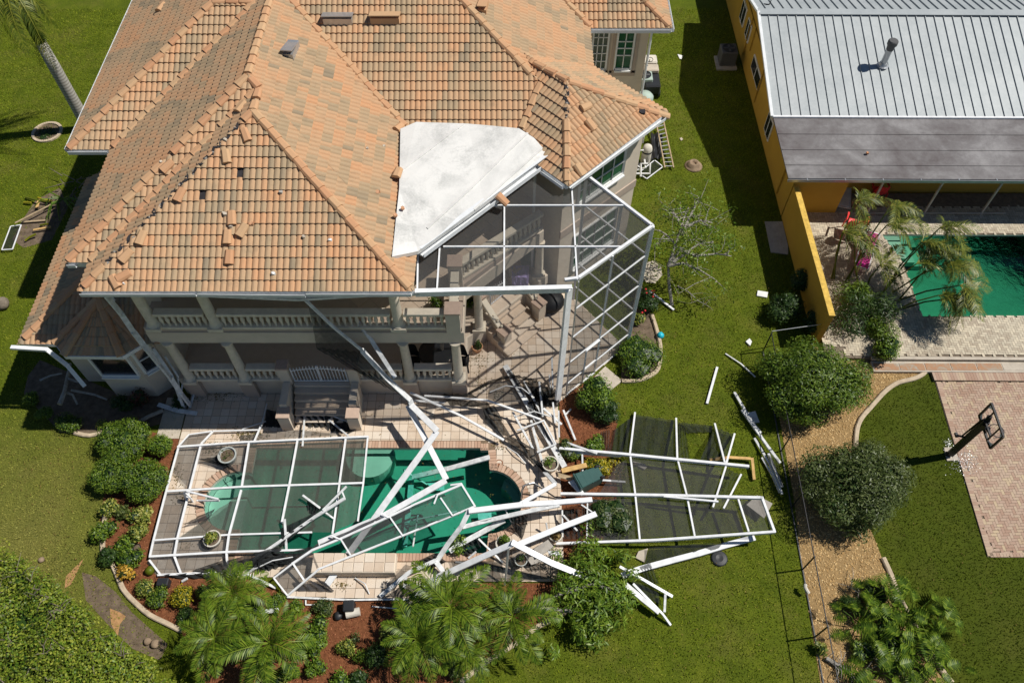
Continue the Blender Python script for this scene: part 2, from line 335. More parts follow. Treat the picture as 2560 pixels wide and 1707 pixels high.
def M_slab():
    m = N('stained_slab'); a = m.noise(2.6, 6, .7, dist=1.0); c = m.ramp(a, [(.36, (.36, .33, .27)), (.45, (.36, .25, .17)), (.55, (.40, .21, .11)), (.63, (.33, .22, .16)), (.7, (.38, .34, .28))]); return m.end(m.bsdf(c, .8, .2))
M_slab()
def M_palmtrunk():
    m = N('royal_trunk'); g = m.n('SeparateXYZ'); m.l(m.co(), g.inputs[0]); w = m.n('TexWave'); w.wave_type = 'BANDS'; w.bands_direction = 'Z'; w.inputs['Scale'].default_value = 2.2; w.inputs['Distortion'].default_value = 1.2; m.l(m.co(), w.inputs['Vector'])
    c = m.ramp(w.outputs['Fac'], [(.1, (.28, .27, .24)), (.4, (.45, .44, .40)), (.9, (.50, .49, .45))]); c = m.mix(m.math('MULTIPLY', m.noise(4, 5), .5), c, (.22, .17, .13)); return m.end(m.bsdf(c, .85, .15))
M_palmtrunk()
M_ = MATS
# ================================================ THE TILED HOUSE
house = thing('house', 'large two-storey stucco house with damaged clay tile hip roofs and balustraded balcony', 'house', (-7, 16, 0))
EZ, PM = 7.0, .52
q2 = math.sqrt(.5)
# hip-roof blocks: planes as (inward normal x, y, offset of the eave line)
BLOCKS = {
 'front': [(0, 1, 13.9), (1, 0, -12.3), (-1, 0, 2.87)],
 'step2': [(0, 1, 14.96), (1, 0, -13.0), (-1, 0, 2.87)],
 'step1': [(0, 1, 19.7), (1, 0, -14.45), (0, -1, -28.7), (-1, 0, 2.87)],
 'main': [(0, 1, 19.75), (-1, 0, -2.84), (0, -1, -36.0)],
 'turret': [(q2, q2, 19.84 * q2), (-q2, q2, 16.28 * q2), (-q2, -q2, -26.72 * q2)],
 'northeast': [(0, 1, 26.18), (-1, 0, -5.88), (0, -1, -36.0)],
}
CUTS = {'turret': [(0, -1, -24.5), (1, 0, -.6)], 'front': [(0, -1, -30)], 'step2': [(0, -1, -30)], 'northeast': [(1, 0, 0.0)], 'main': [(1, 0, -7.94)]}
def ph(pl, x, y): return EZ + PM * (pl[0] * x + pl[1] * y - pl[2])
def roofz(x, y):
    best = -1
    for b, pls in BLOCKS.items():
        if any(c[0] * x + c[1] * y < c[2] - 1e-6 for c in CUTS.get(b, [])): continue
        best = max(best, min(ph(p, x, y) for p in pls))
    return best
def clip(poly, a, b, c):           # keep a*x+b*y>=c
    out = []
    for i in range(len(poly)):
        p, q = poly[i], poly[(i + 1) % len(poly)]; dp = a * p[0] + b * p[1] - c; dq = a * q[0] + b * q[1] - c
        if dp >= 0: out.append(p)
        if (dp > 0 and dq < 0) or (dp < 0 and dq > 0):
            t = dp / (dp - dq); out.append((p[0] + t * (q[0] - p[0]), p[1] + t * (q[1] - p[1])))
    return out
def area(p): return abs(sum(p[i][0] * p[(i + 1) % len(p)][1] - p[(i + 1) % len(p)][0] * p[i][1] for i in range(len(p)))) / 2 if len(p) > 2 else 0
def regions(bname, k):
    pls = BLOCKS[bname]; me = pls[k]
    poly = [(-20, 10), (10, 10), (10, 40), (-20, 40)]
    poly = clip(poly, me[0], me[1], me[2])
    for j, o in enumerate(pls):
        if j != k: poly = clip(poly, o[0] - me[0], o[1] - me[1], o[2] - me[2])
    for c in CUTS.get(bname, []): poly = clip(poly, *c)
    pieces = [poly] if area(poly) > .02 else []
    for ob, ops in BLOCKS.items():
        if ob == bname: continue
        H = [(o[0] - me[0], o[1] - me[1], o[2] - me[2] + 1e-4) for o in ops] + list(CUTS.get(ob, []))
        new = []
        for pc in pieces:
            rest = pc
            for h in H:
                if area(rest) < .02: break
                outp = clip(rest, -h[0], -h[1], -h[2])
                if area(outp) > .02: new.append(outp)
                rest = clip(rest, *h)
        pieces = new
    return pieces
TW, TG = .354, .33                   # tile width (two barrels), gauge
def tile_geo():
    vs, fs = [], []; n = 8; L = TG + .05
    def prof(i):
        x = i / n * TW; return x, .042 * abs(math.sin(math.pi * x / (TW / 2))) ** .8
    for row, (v, dz) in enumerate(((0, .046), (L, -.004))):
        for i in range(n + 1): x, h = prof(i); vs.append((x, v, h + dz))
    for i in range(n + 1): x, h = prof(i); vs.append((x, .004, h * .4 - .012))
    for i in range(n): fs.append((i, i + 1, n + 2 + i, n + 1 + i))
    for i in range(n): fs.append((2 * n + 2 + i, 2 * n + 3 + i, i + 1, i))
    return vs, fs
TV, TF = tile_geo()
MISSING = [P('r2a', 1677, 215, 8.2), P('r2a', 2045, 25, 8.6), P('r1b', 1600, 868, 8.0)]
roof_mb = MB(); deck_mb = MB(); whole = []
for bname, pls in BLOCKS.items():
    for k, pl in enumerate(pls):
        pcs = regions(bname, k)
        if not pcs: continue
        if pl[:2] == (0, -1): continue
        nx, ny, c = pl; U = Vector((ny, -nx, 0)); V = Vector((nx, ny, PM)).normalized(); Nn = U.cross(V)
        org = Vector((nx * c, ny * c, EZ)) ; cs = 1 / math.sqrt(1 + PM * PM)
        for pc in pcs:
            deck_mb.add([(x, y, ph(pl, x, y) - .012) for x, y in pc], [tuple(range(len(pc)))])
            bm = bmesh.new(); lay = bm.faces.layers.float.new('tint')
            us = [(Vector((x, y, 0)) - org).dot(U) for x, y in pc]; ds = [((nx * x + ny * y) - c) / cs for x, y in pc]
            for r in range(int(math.floor(min(ds) / TG)) - 1, int(math.ceil(max(ds) / TG)) + 1):
                for q in range(int(math.floor(min(us) / TW)) - 1, int(math.ceil(max(us) / TW)) + 1):
                    o = org + U * (q * TW) + V * (r * TG - .04)
                    if r < 0: continue
                    cc = o + U * TW / 2 + V * TG / 2
                    half = any((cc - mp).length < .2 for mp in MISSING)
                    corners = [o + U * a + V * b for a in (-.02, TW + .02) for b in (0.0, TG + .07)]
                    ins = all(all(((e2[0] - e1[0]) * (w.y - e1[1]) - (e2[1] - e1[1]) * (w.x - e1[0])) * sgn >= -.0 for e1, e2 in zip(pc, pc[1:] + pc[:1])) for w in corners for sgn in (1,)) if False else None
                    # orientation-safe point-in-convex test
                    def inside(w, mg):
                        s = 0
                        for e1, e2 in zip(pc, pc[1:] + pc[:1]):
                            L = math.hypot(e2[0] - e1[0], e2[1] - e1[1])
                            if L < 1e-6: continue
                            d = ((e2[0] - e1[0]) * (w.y - e1[1]) - (e2[1] - e1[1]) * (w.x - e1[0])) / L
                            if abs(d) < mg: return False
                            sd = 1 if d > 0 else -1
                            if s == 0: s = sd
                            elif s != sd: return False
                        return True
                    jit = Nn * random.uniform(-.004, .004)
                    if bname == 'front' and r > 0 and not half and all(inside(w, .01) for w in corners):
                        whole.append((o + jit, U, V, Nn, k)); continue
                    bvs = [bm.verts.new(o + U * a + V * b + Nn * h + jit) for a, b, h in TV]
                    t0 = random.random()
                    for fi, f in enumerate(TF):
                        if half and fi % 8 >= 4: continue
                        fc = bm.faces.new([bvs[i] for i in f]); fc[lay] = min(1, max(0, .55 * t0 + .45 * (((q * 2 + (fi % 8) // 4) * 7919 + r * 104729) % 997) / 997))
            cen = Vector((sum(x for x, y in pc) / len(pc), sum(y for x, y in pc) / len(pc), 0))
            for e1, e2 in zip(pc, pc[1:] + pc[:1]):
                d = Vector((e2[0] - e1[0], e2[1] - e1[1], 0))
                if d.length < 1e-5: continue
                nr = Vector((d.y, -d.x, 0)).normalized()
                if (cen - Vector((*e1, 0))).dot(nr) > 0: nr = -nr
                onEave = abs(nx * e1[0] + ny * e1[1] - c) < .01 and abs(nx * e2[0] + ny * e2[1] - c) < .01
                bmesh.ops.bisect_plane(bm, geom=bm.verts[:] + bm.edges[:] + bm.faces[:], plane_co=Vector((*e1, EZ)) + nr * (.08 if onEave else 0), plane_no=nr, clear_outer=True)
            bm.verts.index_update()
            roof_mb_b = len(roof_mb.v); roof_mb.v += [tuple(v.co) for v in bm.verts]
            for f in bm.faces: roof_mb.f.append(tuple(roof_mb_b + v.index for v in f.verts)); roof_mb.t.append(f[lay])
            bm.free()
# the 300 whole tiles nearest the camera are separate pieces, the rest one sheet of joined tiles
whole.sort(key=lambda w: (w[0] - Vector((0, 0, CAM_H))).length)
for w in whole[300:]:
    t0 = random.random(); roof_mb.add([w[0] + w[1] * a + w[2] * b + w[3] * h for a, b, h in TV], TF, t0)
roofdeck = obj('roof_deck', deck_mb, M_['felt'], house)
rt = obj('roof_tiles', roof_mb, M_['clay_tile'], house); rt['kind'] = 'stuff'
tile_meshes = []
for i in range(10):
    mb = MB(); t0 = (i + .5) / 10
    for fi, f in enumerate(TF): pass
    mb.v = list(TV); mb.f = list(TF); mb.t = [min(1, max(0, .55 * t0 + .45 * (((fi % 8) // 4 + i * 3) * 617 % 101) / 101)) for fi in range(len(TF))]
    tile_meshes.append(mb.mesh('roof_tile', M_['clay_tile']))
for w in whole[:300]:
    M = Matrix((w[1], w[2], w[3])).transposed().to_4x4(); M.translation = w[0]
    inst('roof_tile', random.choice(tile_meshes), house, None, M=M)
# ---- cap tiles along hips, ridges and valleys
def cap_geo(L=.42):
    vs = []; pr = [(-.135, -.045), (-.125, .01), (-.07, .062), (.07, .062), (.125, .01), (.135, -.045)]
    for y, s, dz in ((0, 1.06, .02), (L, .92, -.01)):
        for x, h in pr: vs.append((x * s, y, h * s + dz))
    n = len(pr); fs = [(i, i + 1, n + i + 1, n + i) for i in range(n - 1)] + [tuple(range(n))[::-1], tuple(range(n, 2 * n))]
    return vs, fs
CV, CF = cap_geo(); cap_mesh = []
for i in range(3):
    mb = MB(); mb.add([(x + random.uniform(-.004, .004), y, z + random.uniform(-.004, .004)) for x, y, z in CV], CF); cap_mesh.append(mb.mesh('ridge_tile', M_['cap_tile'], bevel=.008))
def caps(a, b, skip=(), lift=.035, start=0.0):
    a = Vector((a[0], a[1], a[2] if len(a) > 2 else roofz(*a[:2]))); b = Vector((b[0], b[1], b[2] if len(b) > 2 else roofz(*b[:2])))
    d = b - a; L = d.length; d.normalize(); n = max(1, int(L / .385)); st = L / n
    x = d.cross(Vector((0, 0, 1))).normalized(); u = x.cross(d)
    for i in range(n):
        s = (i + .5) / n
        if any(s0 <= s <= s1 for s0, s1 in skip): continue
        M = Matrix((x, d, u)).transposed().to_4x4() @ Matrix.Rotation(random.uniform(-.03, .03), 4, 'Z')
        M.translation = a + d * (i * st) + u * (lift + random.uniform(-.006, .006)) + x * random.uniform(-.012, .012)
        inst('ridge_tile', random.choice(cap_mesh), house, None, M=M)
A_ = (-7.585, 18.615)
caps((-2.93, 13.96), A_); caps((-12.2, 14.0), A_, skip=[(.09, .94)])
kx = -7.585; caps(A_, (kx, 19.65)); caps((kx, 19.65, roofz(kx, 19.65)), (-7.94, 20.0))
caps((-12.98, 14.98), (-7.98, 19.98), skip=[(.53, .565)]); caps((-12.3, 14.98), (-7.66, 19.6), skip=[(.72, .76)], lift=.045)
caps((-14.43, 19.72), (-9.97, 24.18)); caps((-12.98, 19.75), (-8.57, 24.15), lift=.045); caps((-9.95, 24.2), (-8.6, 24.2))
caps((-7.94, 20.05), (-7.94, 24.6)); caps((-7.94, 24.6), (-7.94, 27.5))
caps((-3.5, 20.38), (-7.9, 24.78), lift=.05)
caps((.6, 21.99), (-5.3, 27.9), lift=.04); caps((1.78, 21.5), (.72, 22.5)); caps((5.3, 21.34), (1.85, 21.49))
caps((1.72, 18.18), (1.78, 21.4), skip=[(.33, .40), (.66, .97)]); caps((.32, 20.32), (.92, 21.7), lift=.05)
caps((5.84, 26.22), (3.6, 28.46)); caps((2.9, 26.2), (1.0, 28.1), lift=.05)
# exposed mortar bed where cap tiles are gone
mm = MB()
for a, b, s0, s1 in (((-12.2, 14.0), A_, .09, .94), ((1.72, 18.18), (1.78, 21.4), .66, .97), ((-12.98, 14.98), (-7.98, 19.98), .53, .565)):
    az, bz = roofz(*a), roofz(*b); s = s0
    while s < s1:
        p = Vector((a[0] + (b[0] - a[0]) * s, a[1] + (b[1] - a[1]) * s, az + (bz - az) * s + .012)); d = Vector((b[0] - a[0], b[1] - a[1], bz - az)).normalized()
        p += Vector((random.uniform(-.05, .05), random.uniform(-.05, .05), 0)); M = Matrix.Rotation(random.uniform(0, 3.1), 3, 'Z') @ Matrix.Rotation(random.uniform(-.5, .5), 3, 'X')
        mm.box(p, (random.uniform(.04, .13), random.uniform(.02, .07), random.uniform(.02, .07)), M=M); s += .016
for a, b, s0, s1 in (((-12.2, 14.0), A_, .09, .94), ((1.72, 18.18), (1.78, 21.4), .66, .97)):
    az, bz = roofz(*a), roofz(*b); pa = Vector((*a, az)); pb = Vector((*b, bz)); tk = MB(); L0 = (pb - pa).length; nn_ = int(L0 * (s1 - s0) / .06); sd_ = (pb - pa).cross(Vector((0, 0, 1))).normalized()
    tk.poly_bar([pa.lerp(pb, s0 + (s1 - s0) * i / nn_) + sd_ * (.045 * math.sin(i * 1.1) + random.uniform(-.02, .02)) + Vector((0, 0, .035 + random.uniform(-.015, .02))) for i in range(nn_ + 1)], .075, .03); obj('torn_underlay', tk, M_['felt'], house)
obj('mortar_bed', mm, M_['mortar'], house)
# ---- fascia, soffit, gutters
EAVES = [((-12.3, 13.9), (-2.87, 13.9)), ((-13.0, 14.96), (-12.3, 14.96)), ((-13.0, 14.96), (-13.0, 19.7)), ((-12.3, 13.9), (-12.3, 14.96)), ((-14.45, 19.7), (-13.0, 19.7)), ((-14.45, 19.7), (-14.45, 28.7)),
         ((-2.87, 13.9), (-2.87, 15.2)), ((1.72, 18.12), (5.22, 21.5)), ((1.72, 18.12), (.09, 19.75)), ((5.22, 21.5), (2.84, 23.88)), ((2.84, 23.88), (2.84, 26.18)), ((2.84, 26.18), (5.88, 26.18)), ((5.88, 26.18), (5.88, 36))]
for a, b in EAVES: obj('fascia', MB().bar((*a, EZ - .12), (*b, EZ - .12), .05, .2), M_['gutter_white'], house)
for so in ([(-12.25, 13.95), (-2.92, 13.95), (-2.92, 20), (-12.25, 20)], [(-14.4, 19.75), (-8, 19.75), (-8, 30), (-14.4, 30)], [(-12.95, 15.0), (-12.26, 15.0), (-12.26, 19.7), (-12.95, 19.7)], [(1.72, 18.2), (5.15, 21.5), (2.8, 23.85), (-.6, 20.5)], [(2.6, 26.25), (5.83, 26.25), (5.83, 36), (2.6, 36)]): obj('soffit', MB().prism(so, EZ - .2, EZ - .16), M_['white_vinyl'], house)
def gutter(a, b, z=EZ - .06, off=(0, -1), name='gutter', mat='gutter_white', drop=0):
    g = MB(); a = Vector((*a, z)); b = Vector((*b, z - drop)); o = Vector((off[0], off[1], 0)).normalized()
    g.bar(a + o * .03, b + o * .03, .012, .13); g.bar(a + o * .14, b + o * .14, .014, .12); g.bar(a + o * .085 - Vector((0, 0, .06)), b + o * .085 - Vector((0, 0, .06)), .10, .012)
    return obj(name, g, M_[mat], house)
gutter((-12.3, 13.9), (-9.0, 13.9)); gutter((-8.96, 13.9), (-5.9, 13.9), drop=.05); gutter((-5.86, 13.9), (-2.87, 13.9))
gutter((-14.45, 19.7), (-13.15, 19.7)); gutter((-14.45, 19.7), (-14.45, 28.7), off=(-1, 0)); gutter((1.78, 18.1), (5.25, 21.48), off=(1, -1)); gutter((1.68, 18.1), (1.0, 18.8), off=(-1, -1)); gutter((2.95, 26.18), (5.9, 26.18)); gutter((5.88, 26.1), (5.88, 36), off=(1, 0)); gutter((-13.0, 14.96), (-12.75, 14.96))
# ---- walls
wl = MB(); UP = EZ - .2
def wall_prism(poly, z0, z1): wl.prism(poly, z0, z1)
wall_prism([(-11.4, 16.6), (-3.4, 16.6), (-3.4, 29), (-11.4, 29)], 0, UP)                 # behind the porch and balcony
wall_prism([(-12.3, 15.6), (-11.4, 15.6), (-11.4, 29), (-12.3, 29)], 3.2, UP); wall_prism([(-13.8, 20.4), (-12.3, 20.4), (-12.3, 28.6), (-13.8, 28.6)], 3.2, UP)
wall_prism([(1.72, 19.0), (4.6, 21.6), (2.4, 23.8), (-.2, 21.2)], 0, UP)                  # corner tower
wall_prism([(-3.4, 20.6), (0.2, 20.6), (2.4, 23.8), (2.4, 30), (-3.4, 30)], 0, UP)
wall_prism([(2.4, 27.0), (5.3, 27.0), (5.3, 36), (2.4, 36)], 0, UP)
wall_prism([(-15.5, 15.1), (-11.7, 15.1), (-11.7, 22), (-15.5, 22)], 0, 3.2)
walls = obj('wall', wl, M_['stucco'], house)
# ---- lower west roof with bay
LZ, LM = 3.4, .5
lr = MB(); lm = MB(); lt = []
def ltile(polypts, pl):           # tiles on a convex lower-roof polygon
    nx, ny, c = pl; L_ = math.hypot(nx, ny); U = Vector((ny, -nx, 0)); V = Vector((nx, ny, LM)).normalized(); Nn = U.cross(V); org = Vector((nx * c, ny * c, LZ)); cs = 1 / math.sqrt(1 + LM * LM)
    bm = bmesh.new(); lay = bm.faces.layers.float.new('tint')
    us = [(Vector((x, y, 0)) - org).dot(U) for x, y in polypts]; ds = [((nx * x + ny * y) - c) / cs for x, y in polypts]
    for r in range(0, int(max(ds) / TG) + 2):
        for q in range(int(min(us) / TW) - 2, int(max(us) / TW) + 2):
            o = org + U * (q * TW) + V * (r * TG - .04); bvs = [bm.verts.new(o + U * a + V * b + Nn * h) for a, b, h in TV]; t0 = random.random()
            for f in TF: bm.faces.new([bvs[i] for i in f])[lay] = t0
    cen = Vector((sum(x for x, y in polypts) / len(polypts), sum(y for x, y in polypts) / len(polypts), 0))
    for e1, e2 in zip(polypts, polypts[1:] + polypts[:1]):
        d = Vector((e2[0] - e1[0], e2[1] - e1[1], 0)); nr = Vector((d.y, -d.x, 0)).normalized()
        if (cen - Vector((*e1, 0))).dot(nr) > 0: nr = -nr
        ev = abs(nx * e1[0] + ny * e1[1] - c) < .01 and abs(nx * e2[0] + ny * e2[1] - c) < .01
        bmesh.ops.bisect_plane(bm, geom=bm.verts[:] + bm.edges[:] + bm.faces[:], plane_co=Vector((*e1, LZ)) + nr * (.07 if ev else 0), plane_no=nr, clear_outer=True)
    bm.verts.index_update(); b0 = len(lr.v); lr.v += [tuple(v.co) for v in bm.verts]
    for f in bm.faces: lr.f.append(tuple(b0 + v.index for v in f.verts)); lr.t.append(f[lay])
    bm.free(); lm.add([(x, y, LZ + LM * (nx * x + ny * y - c) - .012) for x, y in polypts], [tuple(range(len(polypts)))])
wx, sy_ = -16.07, 14.5
ltile([(wx, sy_), (-12.3, sy_ + 3.77), (-12.3, 22), (wx, 22)], (1, 0, wx)); ltile([(wx, sy_), (-11.5, sy_), (-11.5, sy_ + 2.2), (wx + 2.2, sy_ + 2.2)], (0, 1, sy_))
# bay: five-sided roof in front
bay_e = [(-14.95, 14.5), (-14.5, 14.02), (-12.62, 14.0), (-12.05, 14.5)]; apex = (-13.45, 15.6, 4.35)
bm2 = MB()
for (a, b) in zip(bay_e, bay_e[1:]):
    d = Vector((b[0] - a[0], b[1] - a[1], 0)).normalized(); A3 = Vector((*a, LZ - .02)); B3 = Vector((*b, LZ - .02)); AP = Vector(apex); n = 7; L = (B3 - A3).length; kb = max(2, int(L / .177))
    for i in range(kb):
        for j in range(6):
            a0 = A3.lerp(B3, i / kb).lerp(AP, j / 6); a1 = A3.lerp(B3, (i + 1) / kb).lerp(AP, j / 6); b0 = A3.lerp(B3, i / kb).lerp(AP, (j + 1) / 6); b1 = A3.lerp(B3, (i + 1) / kb).lerp(AP, (j + 1) / 6); up = Vector((0, 0, .035))
            m0 = (a0 + a1) / 2 + up; m1 = (b0 + b1) / 2 + up * .5; bm2.add([a0 + up * .5, m0 + up * .3, a1 + up * .5, b1, m1, b0], [(0, 1, 4, 5), (1, 2, 3, 4)])
obj('bay_roof', bm2, M_['clay_tile'], house)
lo = obj('lower_roof_tiles', lr, M_['clay_tile'], house); lo['kind'] = 'stuff'
obj('lower_roof_deck', lm, M_['felt'], house)
def lcap(a, b, lift=.04, skip=()): caps(a, b, skip, lift)
lcap((wx + .15, sy_ + .15, LZ + .08), (wx + 2.2, sy_ + 2.2, LZ + 1.12)); 
for e in bay_e: lcap((*e, LZ + .02), apex, .02)
lcap((-13.45, 15.6, 4.35), (-13.45, 16.7, 4.55), .02)
lf = MB(); 
for a, b in (((wx, sy_), (wx, 22)), (bay_e[0], (wx, sy_)), (bay_e[0], bay_e[1]), (bay_e[1], bay_e[2]), (bay_e[2], bay_e[3])): lf.bar((*a, LZ - .1), (*b, LZ - .1), .04, .16)
obj('lower_fascia', lf, M_['gutter_white'], house)
lg = MB(); lg.poly_bar([(-16.3, 14.36, 3.36), (-15.2, 14.32, 3.3), (-14.75, 14.1, 2.7), (-14.45, 13.8, 1.9)], .13, .09); obj('hanging_gutter', lg, M_['gutter_white'], house, label='bent gutter hanging loose from the low corner roof')
bw = MB(); bay_w = [(-14.75, 15.0), (-14.3, 14.5), (-12.8, 14.48), (-12.2, 15.0)]
bw.prism(bay_w + [(-12.2, 15.2), (-14.75, 15.2)], 0, LZ - .15); obj('bay_wall', bw, M_['stucco'], house)
def window(a, b, z0, z1, out, frame='white_vinyl', glass='window_glass', mull=(), rails=(), parent=house, trim=True, fw=.07):
    a = Vector((*a, 0)); b = Vector((*b, 0)); o = Vector((*out, 0)).normalized(); w = MB(); up = Vector((0, 0, 1))
    p = a + o * .03; q = b + o * .03
    for za, zb in ((z0, z0), (z1, z1)): w.bar(p + up * za, q + up * zb, .09, fw)
    for e in (p, q): w.bar(e + up * (z0 - fw / 2), e + up * (z1 + fw / 2), fw, .09, 0) if abs(o.x) < .5 else w.bar(e + up * (z0 - fw / 2), e + up * (z1 + fw / 2), .09, fw)
    for s in mull: e = p.lerp(q, s); w.bar(e + up * z0, e + up * z1, fw * .5, .06)
    for s in rails: z = z0 + (z1 - z0) * s; w.bar(p + up * z, q + up * z, .06, fw * .5)
    win = obj('window', w, M_[frame], parent)
    g = MB(); g.add([p - o * .01 + up * z0, q - o * .01 + up * z0, q - o * .01 + up * z1, p - o * .01 + up * z1], [(0, 1, 2, 3)]); obj('pane', g, M_[glass], win)
    s = MB(); s.bar(p + o * .06 + up * (z0 - .07), q + o * .06 + up * (z0 - .07), .12, .06); obj('sill', s, M_['white_vinyl'], win); return win
window((-14.2, 14.49), (-12.9, 14.47), 1.5, 2.9, (0, -1), glass='window_glass_dark'); window((-12.72, 14.56), (-12.28, 14.92), 1.5, 2.9, (.7, -.7), glass='window_glass_dark', rails=(.5,))
# corner tower windows (two storeys), facing south-east
d45 = Vector((2.88, 2.6, 0)).normalized(); t0 = Vector((1.72, 19.0, 0))
def tw(s): e = t0 + d45 * s; return (e.x, e.y)
o45 = (d45.y, -d45.x)
for z0, z1 in ((4.7, 6.5), (1.1, 3.0)): window(tw(.75), tw(3.0), z0, z1, o45, glass='window_glass_green', mull=(.25, .5, .75), rails=(.33, .66))
tb = MB(); tb.bar((*tw(-.02), 3.6), (*tw(3.9), 3.6), .08, .35); obj('band_course', tb, M_['stucco_trim'], house)
window((3.15, 27.0), (3.75, 27.0), 4.6, 6.4, (0, -1), mull=(.33, .66), rails=(.2, .4, .6, .8)); window((4.1, 27.0), (4.75, 27.0), 4.6, 6.5, (0, -1), glass='window_glass_green', mull=(.5,), rails=(.33, .5, .66))
for x0, x1 in ((2.95, 3.85), (3.92, 4.95)):
    tr = MB(); tr.box(((x0 + x1) / 2, 26.985, 4.38), (x1 - x0, .04, .26)); tr.box((x1 - .07, 26.985, 5.5), (.14, .04, 2.2)); tr.box((x0 + .05, 26.985, 5.5), (.1, .04, 2.2)); obj('window_surround', tr, M_['stucco_trim'], house)
# ---- porch, balcony, columns, balustrades
FY = 14.56; FLR1, FLR2 = 1.04, 4.28
pf = MB(); pf.prism([(-11.75, FY + .02), (-1.62, FY + .02), (-1.62, 16.3), (1.05, 18.9), (.5, 20.6), (-3.4, 20.6), (-11.75, 16.7)], 0, FLR1); obj('porch_base', pf, M_['stucco'], house)
pt = MB(); pt.prism([(-11.7, FY + .06), (-1.68, FY + .06), (-1.68, 16.35), (.98, 18.95), (.45, 20.55), (-3.4, 20.55), (-11.7, 16.65)], FLR1 + .002, FLR1 + .012); obj('porch_floor', pt, M_['deck_tile'], house)
bs = MB(); bs.prism([(-11.75, FY - .06), (-1.55, FY - .06), (-1.55, 16.25), (1.12, 18.86), (.5, 20.6), (-3.4, 20.6), (-11.75, 16.7)], 3.42, 4.0); obj('balcony_beam', bs, M_['stucco'], house)
bf = MB(); bf.prism([(-11.75, FY - .02), (-1.6, FY - .02), (-1.6, 16.28), (1.08, 18.9), (.5, 20.6), (-3.4, 20.6), (-11.75, 16.7)], 4.004, FLR2 - .06); obj('balcony_slab', bf, M_['stucco_trim'], house)
# square stone flags of the balcony floor, laid diagonally
flag = MB(); flag.box((0, 0, 0), (.45, .45, .02)); flag_me = flag.mesh('floor_tile', M_['deck_tile'], bevel=.004)
bfl = house
for i in range(-20, 21):
    for j in range(-20, 21):
        x = -4 + (i - j) * .46 * q2; y = 16 + (i + j) * .46 * q2
        if -5.2 < x < -1.95 and 14.95 < y < 16.6 or (-3.3 < x and 16.6 <= y < 20.2 and y > x + 18.55 and x < .3): inst('floor_tile', flag_me, house, (x, y, FLR2 - .05), (0, 0, R(45)))
def column(x, y, z0, z1, r=.17):
    c = MB(); c.lathe((x, y, z0 + .14), [(r * 1.25, 0), (r * 1.3, .04), (r * 1.05, .09), (r, .13), (r * .97, (z1 - z0) * .4), (r * .84, z1 - z0 - .3), (r * .95, z1 - z0 - .26), (r * 1.15, z1 - z0 - .2), (r * 1.15, z1 - z0 - .14)], 16)
    c.box((x, y, z0 + .07), (.48, .48, .14)); return obj('column', c, M_['cast_stone'], house, smooth=False)
def shade_auto(o):
    o.data.shade_smooth()
    try: o.data.set_sharp_from_angle(angle=R(35))
    except Exception: pass
UC = [-11.33, -9.37, -3.58]; LC = [-11.27, -9.34, -3.57, -1.86]
for x in UC: shade_auto(column(x, FY, FLR2, EZ - .2))
for x in LC: shade_auto(column(x, FY, FLR1, 3.42))
shade_auto(column(1.0, 18.85, FLR1 + .5, 3.42, .16)); shade_auto(column(-1.2, 16.75, FLR1, 3.42, .16))
pe = MB(); pe.box((1.0, 18.85, FLR1 + .25), (.5, .5, .5), R(45)); obj('pedestal', pe, M_['stucco'], house)
balu_prof = [(.05, 0), (.055, .02), (.04, .05), (.03, .08), (.045, .16), (.068, .26), (.06, .34), (.036, .44), (.03, .50), (.045, .54), (.05, .58)]
bp = MB(); bp.lathe((0, 0, 0), balu_prof, 10); balu_me = bp.mesh('baluster', M_['cast_stone'], smooth=True)
def balustrade(a, b, z, lab=None, n=None):
    a = Vector((*a, z)); b = Vector((*b, z)); d = b - a; L = d.length; r = MB(); up = Vector((0, 0, 1))
    r.bar(a + up * .08, b + up * .08, .22, .12); r.bar(a + up * .80, b + up * .80, .27, .13); o = obj('balustrade', r, M_['cast_stone'], house, bevel=.015, label=lab)
    n = max(2, int(L / .195))
    for i in range(n): inst('baluster', balu_me, o, a + d * ((i + .5) / n) + up * .14)
    return o
pairs_u = [(UC[0] + .2, UC[1] - .2), (UC[1] + .2, UC[2] - .2), (UC[2] + .2, -2.1)]
for a, b in pairs_u: balustrade((a, FY), (b, FY), FLR2 - .06)
for a, b in ((LC[0] + .2, LC[1] - .2), (LC[1] + .2, -8.05), (-5.35, LC[2] - .2), (LC[2] + .2, LC[3] - .2)): balustrade((a, FY), (b, FY), FLR1)
balustrade((-1.84, 14.85), (-1.84, 16.2), FLR2 - .06); balustrade((-1.68, 16.55), (1.0, 18.75), FLR2 - .06)
for x, y in ((-1.84, 14.52), (-1.84, 16.4)):
    o = obj('pillar', MB().box((x, y, FLR2 + .45), (.44, .44, 1.02)), M_['stucco'], house); obj('pillar_cap', MB().box((x, y, FLR2 + 1.0), (.5, .5, .09)), M_['cast_stone_cap'], o, bevel=.012)
for x in LC: obj('plinth', MB().box((x, FY - .04, FLR1 / 2), (.52, .24, FLR1 - .06)), M_['stucco_trim'], house)
